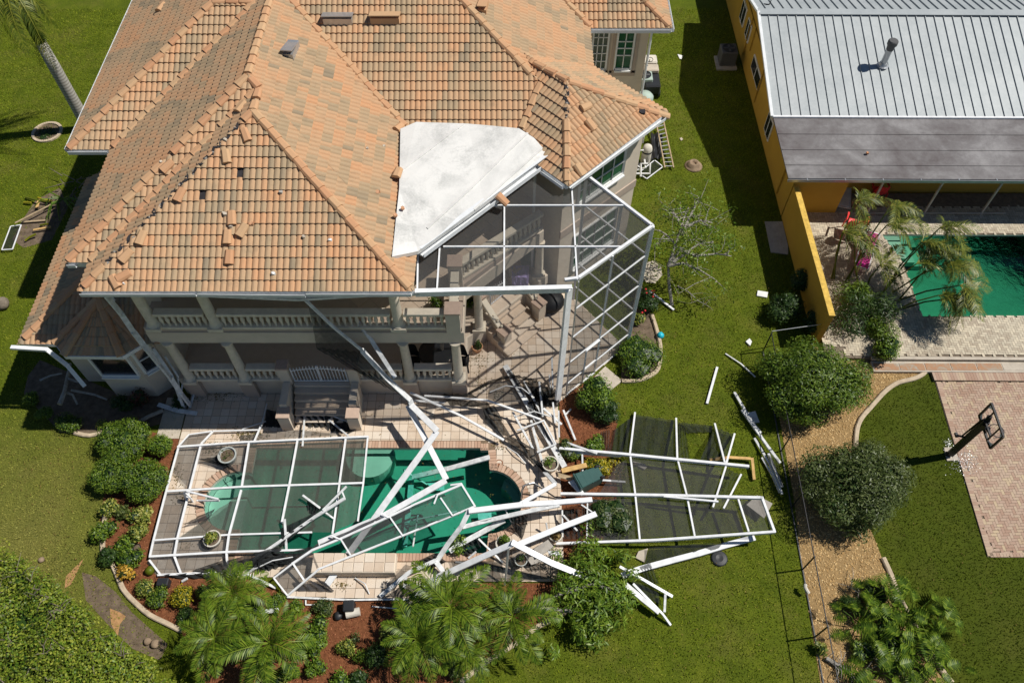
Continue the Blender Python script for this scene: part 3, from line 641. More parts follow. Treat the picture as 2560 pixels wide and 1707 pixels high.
# ---- front steps with gate piers
stp = [(-7.7, -5.65)]
for i in range(6):
    s = MB(); y0 = FY - .05 - i * .2; h = FLR1 - (i + 0) * .165
    if h <= .08: break
    s.box((-6.65, y0 - .1, h / 2), (1.95, .2, h)); s.box((-6.65, y0 - .105, h - .02), (1.97, .23, .045)); obj('step', s, M_['deck_tile'], house, bevel=.006)
for x in (-7.86, -5.48):
    for (py, pz, pw, ph_, cw) in ((FY - .02, FLR1 + .45, .36, .95, .42), (FY - 1.3, .45, .4, .95, .46)):
        o = obj('gate_pier', MB().box((x, py, pz), (pw, pw, ph_)), M_['stucco'], house); obj('pier_cap', MB().box((x, py, pz + ph_ / 2 + .045), (cw, cw, .09)), M_['cast_stone_cap'], o, bevel=.012)
    obj('cheek_wall', MB().box((x, FY - .66, .6), (.26, .9, 1.2)), M_['stucco'], house)
def gate(a, b, z, h, lab):
    a = Vector((*a, z)); b = Vector((*b, z)); up = Vector((0, 0, 1)); L = (b - a).length; g = MB()
    for leafn in (0, 1):
        p = a.lerp(b, .5 * leafn + .01); q = a.lerp(b, .5 * leafn + .49)
        n = 8
        for i in range(n + 1):
            s = i / n; e = p.lerp(q, s); t = (leafn + s) / 2; top = h * (.82 + .18 * math.sin(math.pi * t)); g.bar(e + up * .03, e + up * (top + .07), .022 if 0 < i < n else .045, .022 if 0 < i < n else .045)
        for f in (.06, .9):
            for i in range(n):
                t0_, t1_ = (leafn + i / n) / 2, (leafn + (i + 1) / n) / 2; k = lambda t: (.82 + .18 * math.sin(math.pi * t)) * h * f if f > .5 else h * f
                g.bar(p.lerp(q, i / n) + up * k(t0_), p.lerp(q, (i + 1) / n) + up * k(t1_), .03, .045)
    return obj('gate', g, M_['white_alu'], house, label=lab)
gate((-7.62, FY - .1), (-5.72, FY - .1), FLR1 + .02, .95, 'white two-leaf picket gate at the head of the front steps')
# ---- corner steps descending south-east
n45 = Vector((q2, -q2, 0)); e45 = Vector((q2, q2, 0)); top0 = Vector((-.55, 17.75, 0))
for i in range(6):
    h = FLR1 - i * .17
    if h < .05: break
    c = top0 + n45 * (i * .27 - .05); s = MB(); s.box((c.x, c.y, h / 2), (.3, 1.75, h), R(-45)); s.box((c.x, c.y, h - .02), (.33, 1.77, .045), R(-45)); obj('step', s, M_['deck_tile'], house, bevel=.006)
for sg, px in ((-1, Vector((-.28, 16.72, 0))), (1, Vector((1.02, 18.0, 0)))):
    q = px - n45 * 1.25
    for e, hh, ww in ((px, .9, .38), (q, 1.9, .36)): o = obj('stair_pier', MB().box((e.x, e.y, hh / 2), (ww, ww, hh), R(45)), M_['stucco'], house); obj('pier_cap', MB().box((e.x, e.y, hh + .04), (ww + .08, ww + .08, .09), R(45)), M_['cast_stone_cap'], o, bevel=.012)
    obj('stringer', MB().bar(px + Vector((0, 0, .3)), q + Vector((0, 0, 1.0)), .16, .55), M_['stucco'], house); sr = obj('stair_rail', MB().bar(px + Vector((0, 0, .9)) - n45 * .2, q + Vector((0, 0, 1.75)) + n45 * .15, .24, .12), M_['cast_stone'], house, bevel=.02)
    for i in range(5):
        t = (i + .7) / 6; e = px.lerp(q, t); inst('baluster', balu_me, sr, (e.x, e.y, .42 + t * .78))
gate((-1.35, 17.2), (-.25, 18.35), FLR1 + .02, .95, 'white picket gate above the corner steps')
# ---- white membrane over the balcony corner and its gutter
ml = [P('p', 980, 642, 7.42), P('p', 998, 470, 7.5), P('p', 1001, 322, 7.56), P('p', 1041, 305, 7.6), P('p', 1170, 309, 7.58), P('p', 1297, 321, 7.5), P('p', 1335, 345, 7.4), P('p', 1370, 384, 7.2), P('p', 1210, 508, 7.2), P('p', 1045, 628, 7.2)]
bm = bmesh.new(); vv = [bm.verts.new(v) for v in ml]; bm.faces.new(vv); bmesh.ops.triangulate(bm, faces=bm.faces[:])
bmesh.ops.subdivide_edges(bm, edges=bm.edges[:], cuts=5, use_grid_fill=True)
from mathutils import noise as mnoise
for v in bm.verts:
    k = mnoise.noise(v.co * .9) * .025
    v.co.z += k
ring = [e for e in bm.edges if len(e.link_faces) == 1]
ex = bmesh.ops.extrude_edge_only(bm, edges=ring); 
for v in [g for g in ex['geom'] if isinstance(g, bmesh.types.BMVert)]: v.co.z -= .14
from mathutils.bvhtree import BVHTree
mem_bvh = BVHTree.FromBMesh(bm); me = bpy.data.meshes.new('flat_roof'); bm.to_mesh(me); bm.free(); me.materials.append(M_['roof_membrane'])
obj('flat_roof', me, None, house, label='white membrane roof patch over the balcony corner')
for a, b in (((1003, 432), (1172, 311)), ((1068, 560), (1318, 336)), ((1150, 540), (1352, 366))):
    sm = MB(); pa = P('p', *a, 7.45); pb2 = P('p', *b, 7.42); pts_ = []
    for i in range(13):
        q = pa.lerp(pb2, i / 12); hit = mem_bvh.ray_cast(Vector((q.x, q.y, 9)), Vector((0, 0, -1)))[0]
        if hit: pts_.append(hit + Vector((0, 0, .012)))
    sm.poly_bar(pts_, .07, .03); obj('membrane_seam', sm, M_['roof_membrane'], house)
gm = MB(); ga, gb = Vector((-2.75, 15.35, 0)), Vector((1.2, 19.4, 0)); u_ = Vector((q2, -q2, 0))
gm.bar(ga + u_ * .02 + Vector((0, 0, 7.0)), gb + u_ * .02 + Vector((0, 0, 7.0)), .03, .36); gm.bar(ga + u_ * .22 + Vector((0, 0, 6.98)), gb + u_ * .22 + Vector((0, 0, 6.98)), .02, .16); gm.bar(ga + u_ * .12 + Vector((0, 0, 6.9)), gb + u_ * .12 + Vector((0, 0, 6.9)), .2, .02); gm.bar(ga + u_ * .05 + Vector((0, 0, 7.2)), gb + u_ * .05 + Vector((0, 0, 7.2)), .16, .03)
obj('balcony_gutter', gm, M_['gutter_white'], house, label='wide white gutter along the diagonal edge of the white roof')
bc = MB(); bc.prism([(-3.0, 15.4), (1.1, 19.5), (.2, 20.7), (-3.3, 20.7)], 6.78, 6.84); obj('balcony_ceiling', bc, M_['white_vinyl'], house)
# ---- roof vents
def vent(n, x, y, w, d, mat, rot, lab):
    c = Vector(P(n, x, y, 9)); z = roofz(c.x, c.y); c = P(n, x, y, z + .1); z = roofz(c.x, c.y)
    v = MB(); v.box((c.x, c.y, z + .06), (w, d, .22), rot); v.prism([], 0, 0) if False else None
    M = Matrix.Rotation(rot, 3, 'Z') @ Matrix.Rotation(R(-14), 3, 'X'); v.box((c.x, c.y, z + .22), (w * 1.08, d * 1.1, .03), M=M); return obj('roof_vent', v, M_[mat], house, label=lab)
vent('r1b', 800, 45, .95, .34, 'steel', 0, 'bare metal roof vent on the main slope'); vent('r1b', 1200, 25, .95, .36, 'cap_tile', 0, 'tan painted roof vent beside the metal one'); vent('r1b', 420, 395, .34, .75, 'steel', R(-6), 'metal roof vent on the sunlit east slope'); vent('r1c', 25, 50, .3, .7, 'cap_tile', R(-6), 'tan roof vent near the hip')
for dp in ([(-12.55, 15.2, 6.8), (-12.75, 15.35, 6.6), (-12.75, 15.35, 4.6)], [(-2.7, 20.4, 6.7), (-2.7, 20.4, 1.1)], [(5.36, 26.9, 6.8), (5.36, 26.9, .2)], [(.75, 19.1, 6.7), (.75, 19.2, 1.1)]): obj('downspout', MB().tube(dp, .05), M_['gutter_white'], house)
# ================================================ GROUND, DECK, POOL, BEDS
from mathutils.geometry import tessellate_polygon
def flat(outer, holes=(), z=0.0, mb=None):
    mb = mb or MB(); loops = [[Vector((x, y, 0)) for x, y in outer]] + [[Vector((x, y, 0)) for x, y in h] for h in holes]
    pts = [p for l in loops for p in l]; tr = tessellate_polygon(loops); fs = []
    for t in tr:
        a, b, c = (pts[i] for i in t); fs.append(t if (b - a).cross(c - a).z > 0 else t[::-1])
    return mb.add([(p.x, p.y, z) for p in pts], fs)
def inpoly(poly, x, y):
    c = False; n = len(poly); j = n - 1
    for i in range(n):
        xi, yi = poly[i]; xj, yj = poly[j]
        if (yi > y) != (yj > y) and x < (xj - xi) * (y - yi) / (yj - yi) + xi: c = not c
        j = i
    return c
def inpoly_np(poly, x, y):
    c = np.zeros(x.shape, bool); n = len(poly); j = n - 1
    for i in range(n):
        xi, yi = poly[i]; xj, yj = poly[j]
        m = (yi > y) != (yj > y)
        with np.errstate(divide='ignore', invalid='ignore'): c ^= m & (x < (xj - xi) * (y - yi) / (yj - yi if yj != yi else 1e-9) + xi)
        j = i
    return c
def arc(cx, cy, r, a0, a1, n): return [(cx + r * math.cos(R(a0 + (a1 - a0) * i / n)), cy + r * math.sin(R(a0 + (a1 - a0) * i / n))) for i in range(n + 1)]
def offset_poly(poly, d):
    n = len(poly); out = []; ar = sum(poly[i][0] * poly[(i + 1) % n][1] - poly[(i + 1) % n][0] * poly[i][1] for i in range(n)); s = 1 if ar > 0 else -1
    for i in range(n):
        p0, p1, p2 = Vector(poly[i - 1]), Vector(poly[i]), Vector(poly[(i + 1) % n]); e1 = (p1 - p0).normalized(); e2 = (p2 - p1).normalized()
        n1 = Vector((e1.y, -e1.x)) * s; n2 = Vector((e2.y, -e2.x)) * s; b = (n1 + n2)
        b = b / max(.4, b.length_squared / 2) if b.length > 1e-4 else n1
        out.append(tuple(p1 + b * d))
    return out
DZ = .06
POOL = ([(-8.87, 8.64), (-.82, 8.64)] + arc(-.8, 10.42, 1.14, -88, 88, 14) + [(-.82, 12.29), (-1.09, 12.29), (-1.09, 12.38), (-8.87, 12.38)] + arc(-9.2, 10.45, 1.06, 72, 288, 16))
DECK = [(-11.62, 8.35), (-11.2, 7.92), (-7.52, 7.88), (-7.02, 7.26), (-3.2, 7.22), (-2.85, 7.74), (1.3, 7.74), (1.64, 8.0), (1.64, 14.2), (1.8, 14.3), (4.25, 16.55), (2.6, 18.7), (1.9, 19.2), (-1.7, 19.2), (-1.7, 14.6), (-11.62, 14.6)]
NPOOL = [(15.3, 22.05), (15.75, 20.6), (15.75, 17.9), (30, 17.9), (30, 22.05)]
HOUSE_FP = [(-15.4, 15), (-11.8, 14.4), (-1.7, 14.6), (-1.7, 19), (1.7, 19), (4.6, 21.6), (2.5, 23.8), (5.3, 27), (5.3, 40), (-14, 40), (-14, 23), (-15.4, 22)]
xs = sorted({-400, -10.6, .6, 15.0, 30.2, 400}); ys = sorted({-300, 8.3, 12.7, 17.6, 22.4, 500}); lw = MB()
for x0, x1 in zip(xs, xs[1:]):
    for y0, y1 in zip(ys, ys[1:]):
        if (x0, y0) in ((-10.6, 8.3), (15.0, 17.6)): continue
        lw.quad((x0, y0, 0), (x1, y0, 0), (x1, y1, 0), (x0, y1, 0))
struct('lawn', lw, M_['lawn_ground'], 'green lawn running round the house and out of view')
# pool deck: grout bed, tiles
dk = flat(DECK, [offset_poly(POOL, .15)], DZ - .012)
n = len(DECK)
for i in range(n):
    a, b = DECK[i], DECK[(i + 1) % n]; dk.quad((*a, -.05), (*b, -.05), (*b, DZ - .012), (*a, DZ - .012))
deck = struct('pool_deck', dk, M_['grout'], 'pale stone tiled deck around the pool behind the house')
CP_O = offset_poly(POOL, .27); TS = .305
tmb = MB(); tmb.box((0, 0, 0), (TS - .012, TS - .012, .022)); dt_me = []
for i in range(8):
    t = MB(); t.box((0, 0, 0), (TS - .012, TS - .012, .022), tint=(i + .5) / 8); dt_me.append(t.mesh('deck_tile', M_['deck_tile'], bevel=.004))
cand = []; part = MB()
for i in range(0, 54):
    for j in range(0, 42):
        x = -11.6 + TS / 2 + (i + 0) * TS + 0.0; y = 7.22 + TS / 2 + j * TS
        if x < -11.7 or x > 4.4: continue
        cs = [(x + a * TS * .5, y + b * TS * .5) for a in (-.98, .98) for b in (-.98, .98)]
        ok = [inpoly(DECK, *c) and not inpoly(CP_O, *c) for c in cs]
        if all(ok) and not inpoly(CP_O, x, y): cand.append((x, y))
        elif any(ok) or inpoly(DECK, x, y):
            t = random.random(); k = 7; w = (TS - .012) / k
            for a in range(k):
                for b in range(k):
                    cx = x - (TS - .012) / 2 + (a + .5) * w; cy = y - (TS - .012) / 2 + (b + .5) * w
                    if inpoly(DECK, cx, cy) and not inpoly(CP_O, cx, cy): part.quad((cx - w / 2, cy - w / 2, DZ), (cx + w / 2, cy - w / 2, DZ), (cx + w / 2, cy + w / 2, DZ), (cx - w / 2, cy + w / 2, DZ), tint=t)
cand.sort(key=lambda c: c[0] ** 2 + c[1] ** 2)
for x, y in cand[:300]: inst('deck_tile', random.choice(dt_me), deck, (x, y, DZ - .011 + random.uniform(-.0015, .0015)), (0, 0, random.choice((0, R(90)))))
for x, y in cand[300:]: part.box((x, y, DZ - .011 + random.uniform(-.0015, .0015)), (TS - .012, TS - .012, .022))
pt_ = obj('deck_tiles', part, M_['deck_tile'], deck); pt_['kind'] = 'stuff'
# concrete pads at the deck edge
pad = MB(); pad.prism([(-12.45, 12.75), (-11.66, 12.75), (-11.66, 14.4), (-12.45, 14.4)], -.02, DZ - .02); struct('concrete_pad', pad, M_['concrete'], 'concrete pad at the left edge of the pool deck', bevel=.01)
pad = MB(); pp = XY('r3c', [(1050, 325), (1195, 445), (1040, 570), (900, 470)]); pad.prism(pp, -.02, .05); struct('concrete_landing', pad, M_['concrete'], 'concrete landing outside the screen door', bevel=.01)
# coping bricks
cop = struct('pool_coping', flat(offset_poly(POOL, .26), [offset_poly(POOL, .005)], DZ - .01), M_['grout'], 'reddish brick coping around the pool rim')
br = MB(); br.box((0, 0, 0), (.098, .262, .05)); br_me = [(lambda t: (lambda b: b.mesh('brick', M_['coping_brick'], bevel=.006))(MB().box((0, 0, 0), (.1, .262, .05), tint=t)))(i / 6) for i in range(7)]
npz = len(POOL)
for i in range(npz):
    a, b = Vector((*POOL[i], 0)), Vector((*POOL[(i + 1) % npz], 0)); d = b - a; L = d.length
    if L < .05: continue
    k = max(1, round(L / .108)); d.normalize(); nr = Vector((d.y, -d.x, 0))
    for j in range(k):
        c = a + d * (L * (j + .5) / k) + nr * .125
        if any(False for _ in ()): continue
        o = inst('brick', random.choice(br_me), cop, (c.x, c.y, DZ - .012), (0, 0, math.atan2(d.y, d.x))); o.scale.x = L / k / .108
# basin and water
def basin(poly, zf, name, label, mat, ztop=DZ - .03):
    b = MB(); n = len(poly); flat(poly, (), zf, b)
    for i in range(n):
        p, q = poly[i], poly[(i + 1) % n]; b.quad((*p, zf), (*p, ztop), (*q, ztop), (*q, zf))
    return struct(name, b, mat, label)
basin(POOL, -1.15, 'pool_basin', 'pale plaster basin of the swimming pool', M_['plaster_pool'])
wt = MB(); wt.prism(offset_poly(POOL, -.002), -1.145, -.1); struct('pool_water', wt, M_['pool_water'], 'green-blue water of the damaged pool')
# submerged seats and steps
for st, zt in ((arc(-5.0, 12.37, .85, 180, 360, 14), -.5), (arc(-9.2, 10.45, 1.05, 80, 280, 14), -.45), (arc(-.8, 10.42, 1.13, -62, 62, 14) + arc(-.75, 10.4, .82, 62, -62, 14), -.5)): obj('pool_seat', MB().prism(st, -1.14, zt), M_['plaster_pool'], bpy.data.objects['pool_basin'])
bn = MB(); bn.box((-4.96, 8.2, .26), (2.62, .62, .40)); bt = thing('raised_bench', 'raised tiled bench block at the front edge of the pool', 'bench', (-4.96, 8.2, DZ))
obj('core', bn, M_['stucco'], bt, bevel=.01)
for i in range(8):
    for j in range(2): inst('bench_tile', random.choice(dt_me), bt, (-6.1 + i * .325, 8.06 + j * .30, .475), (0, 0, 0))
# planting beds
def bed(name, poly, mat, label, z=.012): return struct(name, flat(poly, (), z), M_[mat], label)
BED_L = XY('p', [(455, 1098), (415, 1250), (372, 1400), (392, 1440), (655, 1446), (716, 1494), (1022, 1500), (1060, 1470), (1210, 1457), (1372, 1457), (1402, 1400), (1432, 1440), (1452, 1490), (1405, 1535), (1343, 1567), (1301, 1600), (1200, 1664), (1140, 1707), (1100, 1760), (560, 1780), (500, 1690), (455, 1577), (417, 1558), (375, 1537), (337, 1504), (312, 1477), (300, 1452), (285, 1417), (258, 1372), (250, 1300), (262, 1230), (300, 1150), (380, 1080)])
BED_R = XY('p', [(1402, 1400), (1400, 1040), (1396, 1003), (1500, 930), (1530, 975), (1470, 1000), (1545, 1050), (1528, 1130), (1545, 1230), (1520, 1330), (1460, 1420)])
BED_C = XY('p', [(1555, 880), (1552, 950), (1600, 951), (1640, 925), (1650, 870), (1640, 825), (1625, 780), (1600, 700), (1588, 740)])
BED_B = XY('p', [(60, 985), (150, 1080), (200, 1086), (270, 1075), (330, 1080), (400, 1060), (445, 1010), (440, 960), (300, 985), (100, 900), (70, 940)])
bed('mulch_bed', BED_L, 'mulch', 'red-brown mulch bed with shrubs and palms below the pool'); bed('mulch_bed', BED_R, 'mulch', 'mulch bed between the pool deck and the right lawn')
bed('mulch_bed', BED_C, 'soil', 'small bed with a round kerb outside the standing screen cage'); bed('soil_bed', BED_B, 'soil', 'dark soil bed in the shade below the bay window')
bed('bare_patch', XY('p', [(205, 1430), (240, 1440), (290, 1480), (330, 1530), (420, 1610), (400, 1650), (330, 1620), (270, 1560), (215, 1500)]), 'soil', 'bare grey earth patch beside the hedge', .006)
bed('sand_patch', XY('p', [(165, 1440), (210, 1395), (195, 1425), (178, 1460), (162, 1470)]), 'sand', 'orange sandy streak on the lawn by the hedge', .008); bed('sand_patch', XY('p', [(275, 1520), (300, 1530), (315, 1540), (300, 1560), (295, 1590), (278, 1560)]), 'sand', 'orange sandy patch in the bare earth', .010)
bed('soil_patch', XY('p', [(60, 545), (90, 500), (150, 470), (170, 520), (130, 600), (60, 620), (30, 600)]), 'soil', 'torn grey earth under the broken plants left of the house', .006)
GRAV = XY('p', [(2320, 890), (2320, 918), (2307, 936), (2283, 948), (2244, 958), (2217, 975), (2196, 996), (2176, 1019), (2155, 1043), (2143, 1067), (2138, 1103), (2138, 1148), (2150, 1240), (2175, 1320), (2205, 1395), (2223, 1431), (2235, 1463), (2247, 1493), (2262, 1523), (2336, 1651), (2378, 1707), (2420, 1760), (2062, 1760), (2051, 1707), (2003, 1407), (1985, 1250), (1960, 1110), (1940, 1000), (2000, 900), (2060, 850)])
bed('gravel_bed', GRAV, 'gravel_base', 'golden gravel bed between the fence and the neighbour lawn')
def kerb(n, pts, label, w=.15, h=.11, z=0):
    k = MB(); q = PL(n, pts); 
    # smooth the line
    sm_ = []
    for i in range(len(q) - 1):
        p0, p1, p2, p3 = q[max(i - 1, 0)], q[i], q[i + 1], q[min(i + 2, len(q) - 1)]
        for t in (0, .33, .66): sm_.append(.5 * ((2 * p1) + (p2 - p0) * t + (2 * p0 - 5 * p1 + 4 * p2 - p3) * t * t + (3 * p1 - p0 - 3 * p2 + p3) * t ** 3))
    sm_.append(q[-1]); vs = []; 
    for i, p in enumerate(sm_):
        d = (sm_[min(i + 1, len(sm_) - 1)] - sm_[max(i - 1, 0)]).normalized(); s = Vector((-d.y, d.x, 0))
        for a, b in ((-w / 2, -.05), (-w / 2, h * .7), (-w * .3, h), (w * .3, h), (w / 2, h * .7), (w / 2, -.05)): vs.append(p + s * a + Vector((0, 0, b + random.uniform(-.004, .004))))
    fs = []
    for i in range(len(sm_) - 1):
        for j in range(5): fs.append((i * 6 + j, i * 6 + j + 1, (i + 1) * 6 + j + 1, (i + 1) * 6 + j))
    fs += [(5, 4, 3, 2, 1, 0), tuple((len(sm_) - 1) * 6 + j for j in range(6))]; k.add(vs, fs, .5)
    return struct('garden_kerb', k, M_['kerb'], label)
kerb('p', [(264, 1290), (258, 1372), (285, 1417), (300, 1452), (312, 1477), (337, 1504), (375, 1537), (417, 1558), (455, 1577)], 'curved concrete kerb left of the lower planting bed')
kerb('p', [(188, 1083), (226, 1090), (270, 1079)], 'short curved kerb below the bay window bed'); kerb('p', [(1200, 1664), (1301, 1600), (1343, 1567), (1405, 1535), (1440, 1500)], 'kerb along the lower right edge of the mulch bed'); kerb('p', [(1150, 1707), (1200, 1664)], 'kerb end at the bottom edge of the mulch bed')
kerb('p', [(1554, 954), (1600, 951), (1640, 930), (1649, 900), (1650, 865), (1641, 826), (1629, 789)], 'round kerb of the shrub bed outside the screen cage')
kerb('p', [(2320, 918), (2307, 936), (2283, 948), (2244, 958), (2217, 975), (2196, 996), (2176, 1019), (2155, 1043), (2143, 1067), (2138, 1103), (2138, 1148)], 'winding concrete kerb of the gravel bed', .16); kerb('p', [(2206, 1395), (2223, 1431), (2235, 1463), (2247, 1493), (2262, 1523), (2336, 1651), (2378, 1707)], 'lower kerb of the gravel bed by the dark plants', .16)
# loose pieces: gravel stones and mulch chips (uncountable)
def chips(poly, n, size, mat, name, label, z=.02, flat_=.5):
    x0, x1 = min(p[0] for p in poly), max(p[0] for p in poly); y0, y1 = min(p[1] for p in poly), max(p[1] for p in poly)
    y0 = max(y0, 4.2); mb = MB(); xs_ = rng.uniform(x0, x1, n * 3); ys_ = rng.uniform(y0, y1, n * 3); m = inpoly_np(poly, xs_, ys_); xs_, ys_ = xs_[m][:n], ys_[m][:n]
    for x, y in zip(xs_, ys_):
        a = random.uniform(0, 6.3); s = size * random.uniform(.6, 1.4); ca, sa = math.cos(a) * s, math.sin(a) * s; h = s * random.uniform(.4, 1) * flat_; w = random.uniform(.4, .9)
        mb.add([(x - ca, y - sa, z - .01), (x + sa * w, y - ca * w, z), (x + ca, y + sa, z + h * .4), (x - sa * w, y + ca * w, z), (x, y, z + h)], [(0, 1, 4), (1, 2, 4), (2, 3, 4), (3, 0, 4)])
    o = obj(name, mb, M_[mat]); return tag(o, label, None, None, 'stuff')
chips(GRAV, 9000, .035, 'gravel_stone', 'gravel', 'loose golden stones of the gravel bed'); chips(BED_L, 9000, .03, 'mulch_chip', 'mulch', 'red wood chips of the lower planting bed', flat_=.35); chips(BED_R, 2500, .03, 'mulch_chip', 'mulch', 'red wood chips beside the pool deck', flat_=.35)
# ================================================ NEIGHBOUR: yellow house, wall, pool terrace, court
nb = thing('neighbour_house', 'low yellow house with grey standing-seam metal roof and flat rear roof', 'house', (14, 28, 0))
rot = R(-.55)
wx0 = 11.4
w = MB(); w.prism([(wx0, 23.3), (13.6, 23.25), (13.6, 24.6), (27, 24.4), (27, 40), (wx0, 40)], 0, 2.33); w.prism([(wx0, 26.6), (wx0 + .25, 26.6), (wx0 + .25, 36.6), (wx0, 36.6)], 2.44, 2.46)
w.add([(wx0, 26.6, 2.45), (wx0, 36.9, 2.45), (wx0, 31.75, 3.8), (wx0 + .2, 26.6, 2.45), (wx0 + .2, 36.9, 2.45), (wx0 + .2, 31.75, 3.8)], [(0, 2, 1), (3, 4, 5), (0, 3, 5, 2), (1, 2, 5, 4)])
obj('wall', w, M_['yellow_wall'], nb)
RX0 = 10.92; ridge_y, ridge_z, eave_y, eave_z = 31.75, 3.95, 26.5, 2.62
for k in range(34):
    x0 = RX0 + k * .405; x1 = x0 + .395; dy = -.008 * (x0 - RX0)
    p = MB()
    for (ya, za, yb, zb) in ((eave_y, eave_z, ridge_y, ridge_z), (ridge_y, ridge_z, 37, 2.62)):
        p.add([(x0, ya + dy, za), (x1, ya + dy, za), (x1, yb + dy, zb), (x0, yb + dy, zb), (x0, ya + dy, za - .03), (x1, ya + dy, za - .03), (x1, yb + dy, zb - .03), (x0, yb + dy, zb - .03)], [(0, 1, 2, 3), (7, 6, 5, 4), (0, 4, 5, 1), (1, 5, 6, 2), (2, 6, 7, 3), (3, 7, 4, 0)])
        p.bar((x1 + .005, ya + dy + .02, za + .02), (x1 + .005, yb + dy, zb + .02), .022, .055)
    obj('roof_panel', p, M_['metal_roof'], nb)
rc = MB(); rc.bar((RX0 - .02, ridge_y, ridge_z + .035), (25, ridge_y - .11, ridge_z + .035), .42, .03); obj('ridge_cap', rc, M_['metal_roof'], nb, bevel=.01)
rk = MB(); rk.bar((RX0 - .03, eave_y - .05, eave_z), (RX0 - .03, ridge_y, ridge_z + .02), .12, .1); rk.bar((RX0 - .03, ridge_y, ridge_z + .02), (RX0 - .03, 37, 2.64), .12, .1); obj('rake_trim', rk, M_['gutter_white'], nb)
et = MB(); et.bar((RX0, eave_y - .03, eave_z - .02), (25, eave_y - .14, eave_z - .02), .1, .07); obj('eave_trim', et, M_['white_alu'], nb)
fr = MB(); fr.prism([(10.97, 23.02), (25, 22.9), (25, 26.45), (10.97, 26.55)], [2.38, 2.38, 2.5, 2.5], [2.44, 2.44, 2.56, 2.56]); obj('flat_roof', fr, M_['bitumen_roof'], nb, label='stained grey flat roof over the rear porch')
fs_ = MB()
for yy in (23.75, 24.6, 25.5): fs_.bar((11.0, yy, 2.455 + (yy - 23) * .034), (25, yy - .1, 2.455 + (yy - 23) * .034), .05, .012)
obj('roof_lap', fs_, M_['bitumen_roof'], nb)
gu = MB(); gu.bar((10.95, 22.94, 2.38), (25, 22.82, 2.38), .02, .14); gu.bar((10.95, 22.98, 2.36), (25, 22.86, 2.36), .1, .02); obj('gutter', gu, M_['steel'], nb)
for k in range(9):
    s = MB(); s.box((11.7 + k * 1.5, 22.93, 2.455), (.03, .12, .015)); obj('gutter_strap', s, M_['steel'], nb)
vp = MB(); c = P('r1d', 1165, 545, 3.1); vz = eave_z + (ridge_z - eave_z) * (c.y - eave_y) / (ridge_y - eave_y); c = P('r1d', 1165, 545, vz); vp.tube([(c.x, c.y, vz - .05), (c.x, c.y, vz + 1.0)], .13, 16); vp.lathe((c.x, c.y, vz), [(.26, -.03), (.2, .02), (.15, .12)], 16); obj('vent_pipe', vp, M_['steel'], nb); vc = MB(); vc.lathe((c.x, c.y, vz + 1.0), [(.15, -.25), (.17, -.02), (.21, 0), (.21, .16), (.18, .2)], 16); obj('pipe_cap', vc, M_['ac_grey'], nb)
def nwin(y0, y1, z0, z1):
    f = MB(); f.box((wx0 - .02, (y0 + y1) / 2, (z0 + z1) / 2), (.06, y1 - y0, z1 - z0)); o = obj('window', f, M_['white_vinyl'], nb); g = MB(); g.box((wx0 - .045, (y0 + y1) / 2, (z0 + z1) / 2), (.04, y1 - y0 - .14, z1 - z0 - .14)); obj('pane', g, M_['window_glass_dark'], o); m = MB(); m.box((wx0 - .06, (y0 + y1) / 2, (z0 + z1) / 2), (.03, .05, z1 - z0)); obj('mullion', m, M_['white_vinyl'], o)
for n_, x, y, dy, dz in (('c1', 615, 95, .45, .5), ('c1', 650, 215, .4, .45), ('c1', 705, 510, .9, .35), ('c2', 790, 55, .45, .6)):
    d = ray(CROPS[n_][0] + x * CROPS[n_][2], CROPS[n_][1] + y * CROPS[n_][2]); t = wx0 / d.x; yy = d.y * t; zz = CAM_H + d.z * t; nwin(yy - dy, yy + dy, max(.6, zz - dz), zz + dz)
for yy, z0, z1 in ((33.6, .4, 2.4), (30.2, .3, 2.6), (32.8, 1.2, 2.5), (24.4, .2, 2.3)): obj('conduit', MB().tube([(wx0 - .05, yy, z0), (wx0 - .05, yy, z1)], .03, 6), M_['yellow_wall'], nb)
ant = MB(); a0 = P('c1', 790, 40, 3.7); ant.tube([a0, a0 + Vector((.05, 0, .35))], .02, 6); ant.tube([a0 + Vector((0, 0, .05)), a0 + Vector((-.3, .1, .02))], .02, 6); obj('antenna', ant, M_['black_metal'], nb)
# porch posts and sliding-door frames in the dark
for k, x in enumerate((14.9, 17.3, 19.7)): 
    ps = MB(); ps.box((x, 23.15, 1.2), (.07, .07, 2.4)); obj('porch_post', ps, M_['concrete_grey'], nb)
dr = MB(); dr.box((17.2, 23.12, .35), (7.0, .05, .06)); obj('threshold', dr, M_['steel'], nb)
# garden wall
gw = thing('garden_wall', 'tall yellow stucco wall separating the two gardens', 'wall', (11.5, 19.8, 0))
g = MB(); g.prism([(11.4, 16.78), (11.6, 16.76), (11.6, 23.2), (11.4, 23.2)], 0, 1.8); obj('wall', g, M_['yellow_wall'], gw); g = MB(); g.prism([(11.39, 16.75), (11.61, 16.74), (11.61, 23.2), (11.39, 23.2)], 1.802, 1.83); obj('coping', g, M_['yellow_wall_top'], gw)
